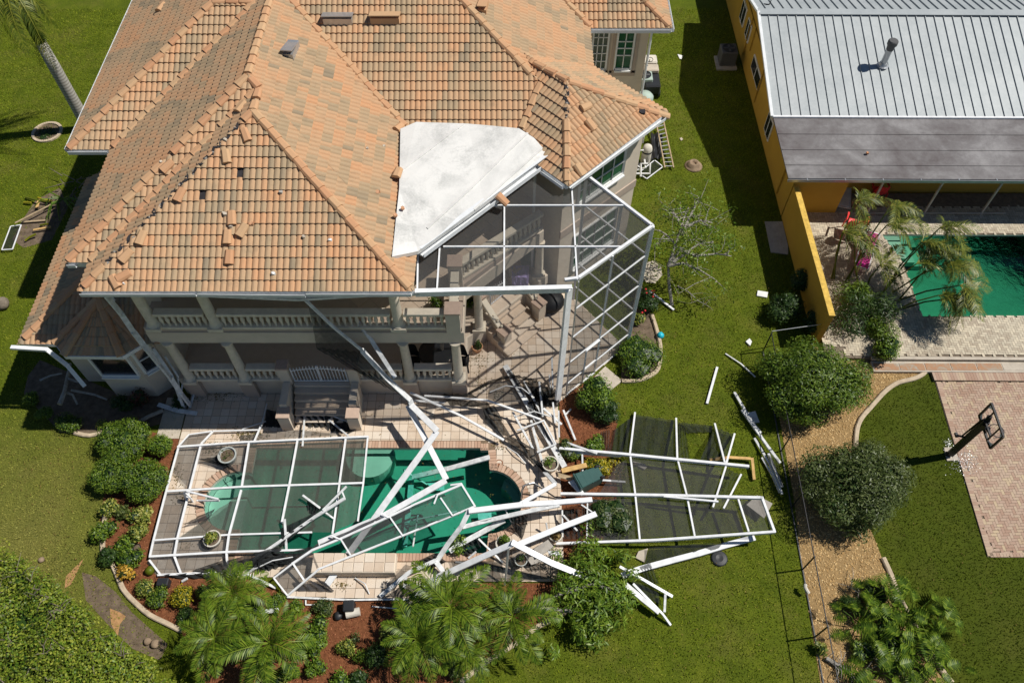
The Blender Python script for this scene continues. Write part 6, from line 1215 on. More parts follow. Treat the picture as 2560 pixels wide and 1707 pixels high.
for l, w, p in (('rail stub under the left end of the long slanting rail', .07, [('b1', 190, 680, .3), ('b1', 620, 712, .3)]), ('left stile of the twisted ladder-like frame on the right deck', .075, [('b1', 1580, 842, .4), ('b1', 1860, 1350, .35)]), ('upper rung of the twisted frame on the right deck', .06, [('b1', 1640, 1096, .42), ('b1', 2000, 962, .42)]), ('right stile of the twisted frame on the right deck', .06, [('b1', 2008, 950, .42), ('b1', 2180, 1285, .37)]), ('lower rung of the twisted frame on the right deck', .06, [('b1', 2182, 1287, .37), ('b1', 1920, 1400, .37)]), ('narrow post lying under the net on the right deck', .07, [('b1', 1738, 410, .3), ('b1', 2000, 905, .33)]), ('grey strip parallel to the broad deck beam', .09, [('b1', 1835, 960, .2), ('b1', 1990, 1540, .2)]), ('post lying against the shrub bed, upper one', .07, [('b1', 1950, 420, .45), ('b1', 2000, 900, .4)]), ('blue-shaded post crossing the mulch edge', .08, [('b1', 2010, 790, .4), ('b1', 2260, 1010, .25)]), ('thin post leaning at the foot of the big cage post', .06, [('b1', 2140, 705, .6), ('b1', 2172, 990, .3)]), ('second thin post below the big cage post', .06, [('b1', 2220, 820, .35), ('b1', 2228, 1190, .2)]), ('short white post standing left of the big cage post', .06, [('b1', 2125, 70, .8), ('b1', 2138, 520, .1)]), ('stub left of the short standing post', .05, [('b1', 2088, 318, .5), ('b1', 2112, 550, .1)]), ('post lying on the dark mulch beside the deck', .07, [('r3c', 700, 690, .2), ('r3c', 800, 938, .12)]), ('small offcut on the mulch below the cage post', .06, [('r3c', 722, 722, .12), ('r3c', 762, 680, .12)]), ('short rail crossing the end of the long lawn rail', .08, [('r3c', 728, 962, .35), ('r3c', 980, 1052, .55)]), ('short stake below the long lawn rail', .06, [('r3c', 858, 1060, .35), ('r3c', 862, 1210, .2)]), ('short white rod right of the green bin', .07, [('r3c', 1010, 1275, .3), ('r3c', 1218, 1290, .25)])): beam(l, w, w * .7, p)
beam('broad white beam lying on the lawn below the fallen frame', .19, .07, [('r4c', 1195, 665, .35), ('r4c', 1350, 610, .2), ('r4c', 2300, 348, .18)], 'white_alu'); beam('white post lying from the toppled tree onto the lawn', .09, .07, [('r4c', 1172, 592, .55), ('r4c', 1612, 840, .12)], 'white_alu'); beam('thin post pointing down to the lawn at the lowest frame corner', .07, .06, [('r4c', 1285, 735, .5), ('r4c', 1530, 985, .25), ('r4c', 1598, 1078, .06)], 'white_alu'); beam('short upright strut at the lowest frame corner', .07, .06, [('r4c', 1555, 825, .3), ('r4c', 1548, 970, .3)]); beam('crumpled white channel along the lowest frame edge', .17, .05, [('r4c', 1225, 745, .5), ('r4c', 1350, 850, .4), ('r4c', 1500, 970, .3)])
beam('single straight white post lying alone on the lawn', .09, .06, [('r3c', 1990, 330, .06), ('r3c', 1905, 632, .06)], 'white_alu')
for l, w, p in (('thin pale pipe on the lawn running into the tree shade', .05, [('r3c', 2060, 215, .05), ('r3c', 2190, 300, .07), ('r3c', 2310, 410, .05)]), ('upper blue-shaded post under the fence tree', .09, [('r3c', 2135, 540, .1), ('r3d', 60, 780, .15), ('r3d', 140, 880, .12)]), ('long post from the tree shade to the fence', .10, [('r3c', 2200, 690, .12), ('r3d', 190, 980, .2), ('r3d', 300, 1130, .3)]), ('post lying along the fence, left of the bundle', .08, [('r3d', 88, 925, .1), ('r3d', 215, 1140, .15), ('r3d', 318, 1390, .2)]), ('post lying along the fence, right of the bundle', .08, [('r3d', 205, 1055, .25), ('r3d', 320, 1330, .3)]), ('outermost short post in the bundle by the fence', .07, [('r3d', 150, 1088, .08), ('r3d', 240, 1240, .1), ('r3d', 300, 1380, .1)])): beam(l, w, w * .7, p)
beam('white plank among the palms in the mulch bed', .13, .05, [('r4b', 50, 985, .3), ('r4b', 322, 955, .3)]); beam('white post on the mulch right of the left palm', .08, .06, [('b4', 1450, 1090, .2), ('b4', 1840, 1282, .1)]); beam('short white post pointing at the left palm', .07, .06, [('b4', 1400, 1110, .15), ('b4', 1560, 1000, .3)]); beam('tiny white stub below the lower rail of the left frame', .07, .06, [('b4', 535, 1190, .1), ('b4', 605, 1150, .15)]); beam('white rail lying along the front deck edge', .06, .05, [('b7', 550, 905, .1), ('b7', 1000, 928, .1), ('b7', 2250, 942, .1)])
beam('thin white pvc pipe on the mulch below the deck edge', .04, .04, [('r4b', 552, 872, .06), ('r4b', 552, 910, .06), ('r4b', 655, 912, .06)], 'white_plastic', cat='pipe', name='pipe'); beam('thin white pipe on the mulch near the pale stone', .035, .035, [('r4b', 1110, 925, .06), ('r4b', 1322, 942, .06)], 'white_plastic', cat='pipe', name='pipe'); beam('white post lying by the flower bed on the right lawn', .08, .06, [('r2c', 1420, 1030, .1), ('r2c', 1625, 1190, .07)], 'white_alu')
for l, w, h, p, mt in (('orange timber stud lying beside the green bin', .17, .05, [('r3c', 690, 1197, .3), ('r3c', 890, 1150, .35)], 'timber'), ('timber stud under the long lawn rail at its right end', .10, .06, [('r3c', 1930, 1105, .2), ('r3c', 2090, 1085, .2), ('r3c', 2270, 1096, .2)], 'timber'), ('timber stud pointing down at the right end of the lawn frame', .10, .09, [('r3c', 2283, 1092, .2), ('r3c', 2300, 1270, .1)], 'timber')): beam(l, w, h, p, mt, cat='timber', name='timber_stud')
# ---- left roof section of the pool cage, lying flat over deck and pool
lf_ = thing('fallen_screen_section', 'large white screened cage section lying flat over the left half of the pool', 'screen frame', tuple(P('b4', 1000, 400, .2)))
def fpart(par, name, pts, w=.06, h=.06, mat='white_alu'): m = MB(); m.poly_bar([P(*p) for p in pts], w, h); return obj(name, m, M_[mat], par, bevel=.004)
ZL = .26
for nm, w, h, pts in (('rail', .07, .12, [('b3', 480, 435, ZL), ('b3', 1400, 370, .32), ('r3b', 1075, 914, .4)]), ('rail', .07, .07, [('b3', 312, 1055, ZL), ('b3', 1370, 990, .34), ('r3b', 1035, 1300, .42)]), ('rail', .06, .06, [('b4', 132, 618, ZL), ('b4', 1190, 540, .34), ('b4', 2345, 506, .42)]), ('rail', .07, .08, [('b4', 82, 845, .22), ('b4', 1160, 782, .3), ('b5', 330, 1258, .36)]), ('rail', .07, .06, [('b4', 200, 1102, .12), ('b4', 1130, 1062, .14)]),
                  ('post', .06, .06, [('b3', 482, 440, ZL), ('b3', 312, 1050, ZL), ('b4', 132, 620, ZL), ('b4', 82, 848, .2)]), ('post', .065, .07, [('b3', 800, 395, ZL), ('b3', 640, 1025, ZL), ('b4', 470, 585, ZL), ('b4', 425, 835, .22), ('b4', 515, 1075, .13)]), ('post', .065, .07, [('b3', 1470, 365, .33), ('b3', 1370, 985, .34)]), ('post', .065, .07, [('b3', 1360, 1040, .34), ('b4', 1190, 540, .34), ('b4', 1156, 785, .3), ('b4', 1165, 940, .2)]), ('post', .065, .07, [('b3', 2150, 335, .36), ('b3', 2035, 965, .38), ('b3', 1930, 1490, .4)]), ('post', .065, .06, [('r3b', 888, 920, .38), ('r3b', 835, 1300, .4)]), ('post', .06, .06, [('b5', 830, 350, .42), ('b5', 735, 1025, .42)]), ('post', .055, .06, [('r3b', 1072, 916, .4), ('r3b', 1035, 1300, .42), ('b5', 1090, 850, .44)]),
                  ('rail', .05, .06, [('b3', 478, 428, ZL), ('b3', 632, 260, .2), ('b3', 960, 213, .2), ('b3', 1605, 195, .2)]), ('post', .06, .06, [('b3', 805, 382, ZL), ('b3', 960, 220, .2)]), ('post', .06, .06, [('b3', 1548, 345, .3), ('b3', 1640, 130, .2)]), ('corner_rail', .06, .09, [('b4', 82, 900, .15), ('b4', 222, 1082, .13)])): fpart(lf_, nm, pts, w, h)
def panel(par, n, pts, mat='screen_mesh', name='screen_panel', wr=.022, nu=8, nv=8, fold=2.0, dirv=True): m = MB(); q = [P(n, *p) if not isinstance(p[0], str) else P(*p) for p in pts]; sheet(m, *q, nu, nv, wr, 0, fold, dirv); return obj(name, m, M_[mat], par)
z = .22
for pts in ([('b3', 480, 440, z), ('b3', 800, 400, z), ('b3', 640, 1020, z), ('b3', 420, 800, z)], [('b3', 630, 265, z), ('b3', 960, 218, z), ('b3', 800, 390, z), ('b3', 490, 430, z)], [('b3', 800, 400, z), ('b3', 1470, 365, z), ('b3', 1400, 800, z), ('b3', 760, 640, z)], [('b3', 1470, 368, .28), ('b3', 2150, 335, .3), ('b3', 2035, 962, .3), ('b3', 1370, 988, .3)], [('b3', 2150, 335, .3), ('r3b', 890, 920, .33), ('r3b', 835, 1300, .34), ('b3', 2035, 962, .32)], [('r3b', 890, 920, .33), ('r3b', 1070, 916, .35), ('r3b', 1034, 1300, .36), ('r3b', 835, 1300, .34)], [('b3', 310, 1060, z), ('b3', 640, 1030, z), ('b4', 470, 590, z), ('b4', 135, 618, z)], [('b3', 1365, 1040, .3), ('b3', 2035, 970, .32), ('b4', 1900, 520, .34), ('b4', 1190, 540, .3)], [('b3', 900, 1400, z), ('b3', 1330, 1100, .28), ('b4', 1190, 540, .28), ('b4', 470, 585, z)], [('b4', 135, 625, .2), ('b4', 470, 590, .2), ('b4', 425, 830, .18), ('b4', 85, 850, .18)], [('b4', 470, 590, .2), ('b4', 1190, 545, .28), ('b4', 1156, 785, .26), ('b4', 425, 830, .18)], [('b4', 1190, 545, .28), ('b5', 60, 1000, .3), ('b5', 60, 1260, .28), ('b4', 1156, 785, .26)], [('b4', 85, 870, .15), ('b4', 425, 840, .16), ('b4', 515, 1070, .11), ('b4', 220, 1080, .11)], [('b4', 430, 845, .16), ('b4', 1156, 800, .2), ('b4', 1000, 960, .14), ('b4', 520, 1070, .11)], [('b5', 130, 345, .34), ('b5', 830, 325, .36), ('b5', 735, 1010, .36), ('b5', 10, 1000, .34)], [('b5', 830, 325, .36), ('b5', 1150, 320, .36), ('b5', 1088, 850, .38), ('b5', 740, 1000, .36)]): panel(lf_, None, pts, 'screen_murky' if pts[0] in (('b3', 1470, 368, .28), ('b3', 2150, 335, .3), ('b3', 1365, 1040, .3), ('b5', 130, 345, .34), ('r3b', 890, 920, .33), ('b5', 830, 325, .36), ('b3', 900, 1400, z), ('b4', 1190, 545, .28)) else 'screen_mesh')
for n_, pts, mt in (('b4', [(540, 400, .3), (850, 240, .36), (1000, 170, .4), (900, 330, .3)], 'screen_fold'), ('b3', [(760, 600, .28), (1080, 560, .3), (1360, 830, .4), (1100, 690, .24)], 'screen_net')): panel(lf_, n_, pts, mt, 'torn_screen', .04, 12, 6, 3)
# dark crushed screen along the lower left edge
nets = []
def net(label, strips, mat='screen_net', wr=.05, fold=4.0, nu=14, nv=8):
    m = MB()
    for s in strips: sheet(m, *[P(*p) for p in s], nu, nv, wr, 0, fold)
    return solo('torn_screen', m, M_[mat], label, 'screen', 'torn black screen mesh')
net('dark crushed screen under the lower rail of the left frame', [[('b4', 230, 1090, .16), ('b4', 1130, 1060, .2), ('b4', 1150, 1150, .06), ('b4', 400, 1150, .05)], [('b4', 640, 1050, .2), ('b4', 1140, 880, .35), ('b4', 1200, 1080, .2), ('b4', 900, 1080, .15)], [('b4', 1160, 900, .35), ('b4', 1900, 700, .55), ('b4', 1560, 960, .35), ('b4', 1230, 1080, .2)]])
net('black screen bundle wrapped round the strip over the front deck', [[('b5', 0, 1090, .5), ('b5', 480, 800, .62), ('b5', 600, 720, .66), ('b5', 30, 1200, .4)], [('b4', 1600, 900, .4), ('b4', 2352, 700, .5), ('b4', 2330, 800, .4), ('b4', 1600, 1000, .3)], [('b5', 0, 1380, .35), ('b5', 430, 1380, .3), ('b5', 430, 1420, .25), ('b5', 0, 1430, .25)], [('b7', 110, 380, .4), ('b7', 900, 350, .35), ('b7', 860, 420, .3), ('b7', 110, 460, .25)]])
net('black net with caught leaves beside the crossing strips', [[('b5', 370, 560, .45), ('b5', 600, 660, .55), ('b5', 480, 780, .4), ('b5', 400, 740, .3)], [('b5', 0, 960, .5), ('b5', 520, 720, .5), ('b5', 480, 800, .5), ('b5', 20, 1080, .4)]])
# ---- narrow panel lying diagonally across the pool
dgn = thing('collapsed_screen', 'long narrow white screened panel lying diagonally across the middle of the pool', 'screen frame', tuple(P('b5', 1600, 900, .5)))
for nm, w, h, pts in (('lower_rail', .06, .06, [('b7', 555, 885, .14), ('b7', 1000, 512, .5), ('b5', 2340, 808, .8), ('b6', 825, 645, .92)]), ('upper_rail', .07, .06, [('b6', 632, 345, 1.0), ('b6', 0, 612, .85), ('b5', 1490, 808, .8), ('b5', 835, 1105, .62), ('b7', 900, 250, .55), ('b7', 622, 440, .5)]), ('end_rail', .06, .06, [('b6', 825, 645, .92), ('b6', 632, 330, 1.0), ('b6', 490, 350, .95)]), ('end_rail', .05, .05, [('b7', 622, 440, .5), ('b7', 362, 640, .4), ('b7', 555, 885, .14)]), ('cross_bar', .05, .05, [('b6', 345, 530, .95), ('b6', 510, 772, .88)]), ('cross_bar', .05, .05, [('b5', 1540, 800, .8), ('b5', 1720, 1060, .72)]), ('cross_bar', .05, .05, [('b5', 845, 1095, .64), ('b5', 985, 1322, .58)]), ('cross_bar', .06, .05, [('b7', 635, 445, .5), ('b7', 780, 662, .36)]), ('bracket', .05, .04, [('b6', 305, 475, 1.02), ('b6', 255, 605, .98)]), ('bracket', .05, .04, [('b5', 725, 1055, .68), ('b5', 835, 1105, .66)]), ('bracket', .05, .04, [('b5', 1435, 752, .86), ('b5', 1510, 800, .84)])): fpart(dgn, nm, pts, w, h)
for pts in ([('b6', 632, 350, .97), ('b6', 345, 530, .92), ('b6', 510, 770, .86), ('b6', 822, 642, .9)], [('b6', 345, 530, .92), ('b5', 1540, 800, .78), ('b5', 1720, 1058, .7), ('b6', 510, 770, .86)], [('b5', 1540, 800, .78), ('b5', 845, 1098, .62), ('b5', 985, 1320, .56), ('b5', 1720, 1058, .7)], [('b7', 622, 445, .48), ('b7', 365, 640, .38), ('b7', 555, 880, .13), ('b7', 780, 660, .34)], [('b7', 900, 260, .52), ('b7', 640, 440, .48), ('b7', 780, 655, .35), ('b7', 1000, 515, .48)]): panel(dgn, None, pts)
net('grey folded screen strip along the upper rail of the diagonal panel', [[('b5', 560, 1170, .6), ('b5', 1400, 780, .8), ('b5', 1480, 820, .75), ('b5', 560, 1220, .5)], [('b5', 1480, 790, .8), ('b5', 2300, 470, .98), ('b5', 2320, 500, .9), ('b5', 1500, 830, .72)], [('b7', 430, 540, .45), ('b7', 980, 150, .6), ('b7', 1000, 200, .5), ('b7', 500, 600, .3)]], 'screen_fold', .03, 2.5)
net('bunched black screen at the foot of the longest beam', [[('b7', 620, 700, .12), ('b7', 1060, 680, .3), ('b7', 1200, 830, .12), ('b7', 650, 820, .1)], [('b7', 900, 600, .4), ('b7', 1090, 720, .25), ('b7', 1210, 820, .15), ('b7', 1000, 700, .25)]], 'screen_fold')
net('crushed grey screen on the front deck right of the bench', [[('b7', 1840, 870, .12), ('b7', 2200, 450, .45), ('b7', 2300, 480, .4), ('b7', 1900, 910, .1)], [('b7', 1920, 900, .1), ('b7', 2352, 620, .3), ('b7', 2352, 860, .12), ('b7', 2100, 920, .1)]], 'screen_dark'); net('dark screen spread on the deck under the inverted V', [[('b6', 480, 1390, .2), ('b6', 1200, 1420, .12), ('b6', 1230, 1560, .12), ('b6', 520, 1500, .2)], [('r4c', 0, 580, .3), ('r4c', 200, 600, .3), ('r4c', 200, 720, .12), ('r4c', 0, 715, .12)], [('r4c', 220, 640, .3), ('r4c', 600, 590, .5), ('r4c', 640, 680, .15), ('r4c', 230, 720, .12)]], 'screen_dark')
net('black net clump hanging off the sagging channel', [[('b6', 1330, 800, .8), ('b6', 1540, 770, .7), ('b6', 1560, 900, .3), ('b6', 1340, 900, .5)], [('b6', 1340, 890, .5), ('b6', 1560, 880, .3), ('b6', 1480, 1100, .1), ('b6', 1400, 1010, .1)]]); net('grey screen folded over the sagging channel', [[('b6', 900, 850, .8), ('b6', 2000, 600, .9), ('b6', 2000, 640, .8), ('b6', 900, 900, .7)], [('b6', 460, 1140, .5), ('b6', 700, 930, .75), ('b6', 640, 930, .7), ('b6', 340, 1330, .3)]], 'screen_fold', .03)
# nets hanging from the eave and lying on the right deck
net('black screen hanging from the middle of the house eave like a curtain', [[('c7', 250, 230, 6.2), ('c7', 620, 545, 4.0), ('c7', 600, 640, 2.6), ('c7', 310, 530, 3.6)], [('c7', 310, 530, 3.6), ('c7', 640, 560, 3.9), ('c7', 960, 890, 1.5), ('c7', 640, 720, 1.6)]], 'screen_dark', .06, 6, 24, 14)
net('black net rope trailing from the deck to the big pot', [[('b1', 1160, 800, .3), ('b1', 1310, 740, .5), ('b1', 1440, 960, .4), ('b1', 1190, 950, .15)], [('b1', 1200, 930, .2), ('b1', 1420, 950, .35), ('b1', 1560, 1200, .35), ('b1', 1400, 1150, .12)], [('b1', 1440, 1190, .25), ('b1', 1560, 1180, .4), ('b1', 1880, 1360, .4), ('b1', 1560, 1320, .15)], [('b1', 1560, 1300, .2), ('b1', 1880, 1370, .4), ('b6', 1680, 110, .4), ('b6', 1600, 0, .15)], [('b6', 1600, -40, .25), ('b6', 1740, 40, .4), ('b6', 1960, 290, .6), ('b6', 1820, 200, .3)]], 'screen_net', .07, 3)
net('dark net stretched along the foot of the porch wall', [[('b1', 350, 610, .5), ('b1', 1000, 580, .3), ('b1', 1100, 640, .15), ('b1', 360, 640, .4)], [('b1', 600, 640, .5), ('b1', 1220, 700, .55), ('b1', 1280, 790, .15), ('b1', 700, 740, .15)]], 'screen_net'); net('thin black net arched over the right deck', [[('b1', 940, 570, .12), ('b1', 1240, 400, .2), ('b1', 1260, 440, .12), ('b1', 960, 600, .08)], [('b1', 1240, 400, .2), ('b1', 1590, 310, .45), ('b1', 1600, 350, .3), ('b1', 1260, 440, .12)], [('b1', 1590, 310, .45), ('b1', 1930, 390, .3), ('b1', 1900, 430, .2), ('b1', 1600, 350, .3)]], 'screen_net'); net('faint net sheet spread over the tiles below the arched net', [[('b1', 1260, 440, .1), ('b1', 1640, 360, .2), ('b1', 1940, 840, .2), ('b1', 1230, 640, .1)]], 'screen_mesh', .02); net('black net heap at the foot of the big cage post', [[('b1', 1960, 560, .5), ('b1', 2180, 520, .6), ('b1', 2250, 760, .1), ('b1', 1980, 760, .1)], [('b1', 1850, 480, .3), ('b1', 2150, 500, .5), ('b1', 2140, 640, .2), ('b1', 1900, 650, .1)]], 'screen_net', .1)
net('dark screen lying below the front steps', [[('r3b', 220, 680, .2), ('r3b', 500, 740, .25), ('r3b', 460, 840, .08), ('r3b', 190, 830, .08)], [('r3b', 500, 740, .25), ('r3b', 700, 720, .3), ('r3b', 760, 830, .08), ('r3b', 560, 830, .08)], [('r3b', 700, 720, .3), ('r3b', 1020, 830, .15), ('r3b', 900, 890, .07), ('r3b', 740, 860, .07)]], 'screen_net', .08); net('torn leaf-filled net left of the pool rim', [[('r3b', 0, 900, .12), ('r3b', 480, 850, .12), ('r3b', 900, 890, .12), ('r3b', 0, 945, .12)]], 'screen_mesh', .03)
# ---- frame section on the right lawn
rf_ = thing('fallen_screen_section', 'large white screened cage wall lying on the right lawn', 'screen frame', tuple(P('r3c', 1600, 1300, .2)))
for nm, w, h, pts in (('rail', .09, .13, [('r3c', 670, 1012, .35), ('r3c', 1210, 1060, .5), ('r3c', 2250, 1162, .75)]), ('rail', .06, .08, [('r3c', 760, 1045, .25), ('r3c', 1180, 1075, .35)]), ('rail', .09, .13, [('r3c', 682, 1392, .3), ('r3c', 1540, 1405, .6), ('r3c', 2350, 1425, .95), ('r4d', 155, 18, .98)]), ('rail', .08, .12, [('r4c', 645, 400, .2), ('r4c', 1480, 370, .5), ('r4d', 255, 300, .95)]), ('end_rail', .08, .1, [('r4d', 150, 15, .98), ('r4d', 255, 300, .95)]), ('post', .065, .07, [('r3c', 1300, 712, .12), ('r3c', 1258, 1050, .5)]), ('post', .065, .07, [('r3c', 1645, 760, .15), ('r3c', 1655, 1105, .58)]), ('post', .065, .07, [('r3c', 1970, 805, .15), ('r3c', 2052, 1125, .65)]), ('post', .065, .07, [('r3c', 2135, 890, .15), ('r3c', 2062, 1150, .68)]), ('post', .06, .07, [('r3c', 1262, 1080, .5), ('r3c', 1302, 1395, .5), ('r4c', 1340, 362, .48)]), ('post', .06, .07, [('r3c', 1660, 1112, .58), ('r3c', 1735, 1405, .68), ('r4c', 1800, 330, .65)]), ('post', .06, .07, [('r3c', 2062, 1165, .68), ('r3c', 1955, 1500, .8)]), ('post', .06, .07, [('r3c', 2190, 1230, .72), ('r3c', 2045, 1510, .82)]), ('post', .06, .07, [('r4c', 2168, 30, .92), ('r4c', 2252, 292, .88)]), ('rail', .06, .06, [('r3c', 1545, 1412, .72), ('r3c', 1995, 1455, .86)])): fpart(rf_, nm, pts, w, h)
for pts, mt in (([('r3c', 1120, 860, .1), ('r3c', 1300, 725, .1), ('r3c', 1258, 1045, .45), ('r3c', 1080, 1030, .2)], 'screen_dark'), ([('r3c', 1300, 725, .1), ('r3c', 1645, 775, .12), ('r3c', 1655, 1095, .52), ('r3c', 1258, 1050, .45)], 'screen_dark'), ([('r3c', 1660, 790, .12), ('r3c', 1720, 830, .12), ('r3c', 1760, 1090, .5), ('r3c', 1660, 1095, .52)], 'screen_dark'), ([('r3c', 1665, 790, .12), ('r3c', 1965, 820, .12), ('r3c', 1950, 870, .1), ('r3c', 1740, 880, .1)], 'screen_dark'), ([('r3c', 1965, 830, .12), ('r3c', 2130, 890, .12), ('r3c', 2060, 1100, .55), ('r3c', 1850, 1100, .45)], 'screen_dark'), ([('r3c', 1262, 1085, .4), ('r3c', 1660, 1115, .5), ('r3c', 1735, 1400, .6), ('r3c', 1302, 1390, .45)], 'screen_mesh'), ([('r3c', 1140, 1150, .3), ('r3c', 1262, 1085, .4), ('r3c', 1302, 1390, .45), ('r3c', 1000, 1390, .25)], 'screen_mesh'), ([('r3c', 1660, 1115, .5), ('r3c', 2050, 1165, .6), ('r3c', 1960, 1400, .75), ('r3c', 1735, 1400, .6)], 'screen_mesh'), ([('r4c', 900, 30, .25), ('r4c', 1300, 10, .4), ('r4c', 1340, 350, .42), ('r4c', 900, 380, .2)], 'screen_mesh'), ([('r4c', 1300, 10, .45), ('r4c', 1740, 15, .6), ('r4c', 1800, 325, .6), ('r4c', 1340, 350, .42)], 'screen_mesh'), ([('r4c', 1740, 20, .6), ('r4c', 2168, 35, .85), ('r4c', 2250, 290, .82), ('r4c', 1800, 325, .6)], 'screen_mesh'), ([('r4c', 2168, 35, .85), ('r4d', 150, 35, .9), ('r4d', 245, 285, .88), ('r4c', 2250, 290, .82)], 'screen_mesh'), ([('r3c', 2062, 1170, .6), ('r3c', 2190, 1235, .6), ('r3c', 2080, 1480, .75), ('r3c', 1965, 1400, .7)], 'screen_dark')): panel(rf_, None, pts, mt, wr=.04 if mt == 'screen_dark' else .012, fold=3.5, nu=14, nv=10)
net('dark screen caught under the broad beam on the lawn', [[('r4c', 1420, 430, .25), ('r4c', 2050, 380, .3), ('r4c', 2000, 440, .2), ('r4c', 1380, 590, .12)], [('r4c', 1340, 590, .3), ('r4c', 1430, 560, .3), ('r4c', 1510, 740, .06), ('r4c', 1380, 700, .06)], [('r4c', 1260, 680, .3), ('r4c', 1480, 740, .12), ('r4c', 1530, 920, .12), ('r4c', 1300, 780, .3)]], 'screen_dark', .04); net('black wire net lying over the posts by the fence', [[('r3d', 200, 1060, .3), ('r3d', 290, 1100, .4), ('r3d', 330, 1330, .4), ('r3d', 290, 1300, .2)]], 'screen_dark'); net('leafy net lying on the mulch under the dead shrub', [[('r3c', 1010, 870, .15), ('r3c', 1090, 850, .2), ('r3c', 1080, 1030, .2), ('r3c', 1010, 1010, .15)], [('r4c', 700, 100, .3), ('r4c', 880, 60, .35), ('r4c', 880, 360, .2), ('r4c', 700, 360, .2)]], 'screen_dark')

# more crumpled mesh and thin bent framing between house, pool and the right-hand wreckage
net('rumpled dark mesh heaped against the right end of the porch wall', [[('b1', 1700, 420, .35), ('b1', 1950, 400, .4), ('b1', 2060, 700, .1), ('b1', 1820, 720, .12)], [('b1', 1780, 700, .3), ('b1', 2000, 680, .45), ('b1', 2020, 900, .2), ('b1', 1850, 900, .1)]], 'screen_net', .09, 5)
net('black mesh strip twisted round the broad right deck beam', [[('b1', 1500, 230, .3), ('b1', 1620, 330, .32), ('b1', 1760, 620, .3), ('b1', 1680, 560, .2)], [('b1', 1800, 760, .3), ('b1', 1920, 860, .3), ('b1', 2120, 1240, .3), ('b1', 2000, 1180, .2)]], 'screen_fold', .05, 4)
net('dark mesh trailing over the front deck beside the crushed frame', [[('b4', 1240, 1000, .3), ('b4', 1900, 720, .5), ('b4', 2000, 860, .15), ('b4', 1500, 1040, .1)], [('b7', 60, 470, .35), ('b7', 420, 380, .4), ('b7', 600, 430, .12), ('b7', 160, 560, .1)]], 'screen_net', .08, 5)
net('dark mesh lying across the deck right of the raised bench', [[('b6', 0, 1420, .2), ('b6', 260, 1300, .4), ('b6', 420, 1420, .15), ('b6', 120, 1560, .12)], [('b6', 560, 1240, .3), ('b6', 900, 1060, .35), ('b6', 960, 1180, .1), ('b6', 700, 1360, .1)]], 'screen_net', .08, 5)
net('folded dark mesh over the pots under the inverted V', [[('b6', 1260, 1260, .6), ('b6', 1560, 1230, .7), ('b6', 1600, 1480, .15), ('b6', 1300, 1500, .15)], [('b6', 1560, 1420, .3), ('b6', 1900, 1400, .4), ('b6', 1860, 1530, .15), ('b6', 1600, 1540, .12)]], 'screen_dark', .08, 5)
for l, w, p in (('thin bent strip arching over the right deck net', .035, [('b1', 1260, 560, .15), ('b1', 1480, 470, .4), ('b1', 1700, 500, .45), ('b1', 1880, 640, .2)]), ('thin strip lying across the twisted deck frame', .035, [('b1', 1620, 900, .45), ('b1', 1880, 830, .5), ('b1', 2100, 900, .4)]), ('thin wire-like strip near the floor socket', .03, [('b1', 1500, 1330, .12), ('b1', 1640, 1420, .25), ('b1', 1760, 1560, .12)]), ('thin curled strip below the bench end', .035, [('b7', 1500, 640, .12), ('b7', 1640, 720, .2), ('b7', 1700, 860, .1)]), ('thin curved strip hanging off the level beam', .035, [('b6', 1250, 690, .8), ('b6', 1330, 860, .45), ('b6', 1500, 960, .15)]), ('thin strip crossing the front net pile', .035, [('b4', 1500, 1040, .2), ('b4', 1800, 900, .45), ('b4', 2150, 840, .35)])): beam(l, w, w, p)
# ================================================ SMALL THINGS
random.seed(77)
# ---- roof tiles torn loose
def loose_tile(n, x, y, ang, label, z=None, tilt=0.0):
    zz = 8.0
    for _ in range(6): c = P(n, x, y, zz); zz = roofz(c.x, c.y) + .09 if z is None else z
    c = P(n, x, y, zz); e = .05; nx_, ny_ = (roofz(c.x + e, c.y) - roofz(c.x - e, c.y)) / (2 * e), (roofz(c.x, c.y + e) - roofz(c.x, c.y - e)) / (2 * e)
    nrm = Vector((-nx_, -ny_, 1)).normalized() if z is None else Vector((0, 0, 1)); d = Vector((math.cos(ang), math.sin(ang), 0)); d = (d - nrm * d.dot(nrm)).normalized(); X = d.cross(nrm)
    M = Matrix((X, d, nrm)).transposed().to_4x4() @ Matrix.Rotation(tilt, 4, 'X'); M.translation = c - d * .2; o = bpy.data.objects.new('loose_roof_tile', random.choice(cap_mesh)); COL.objects.link(o); o.matrix_basis = M; tag(o, label, 'roof tile', 'roof tiles torn loose', 'thing')
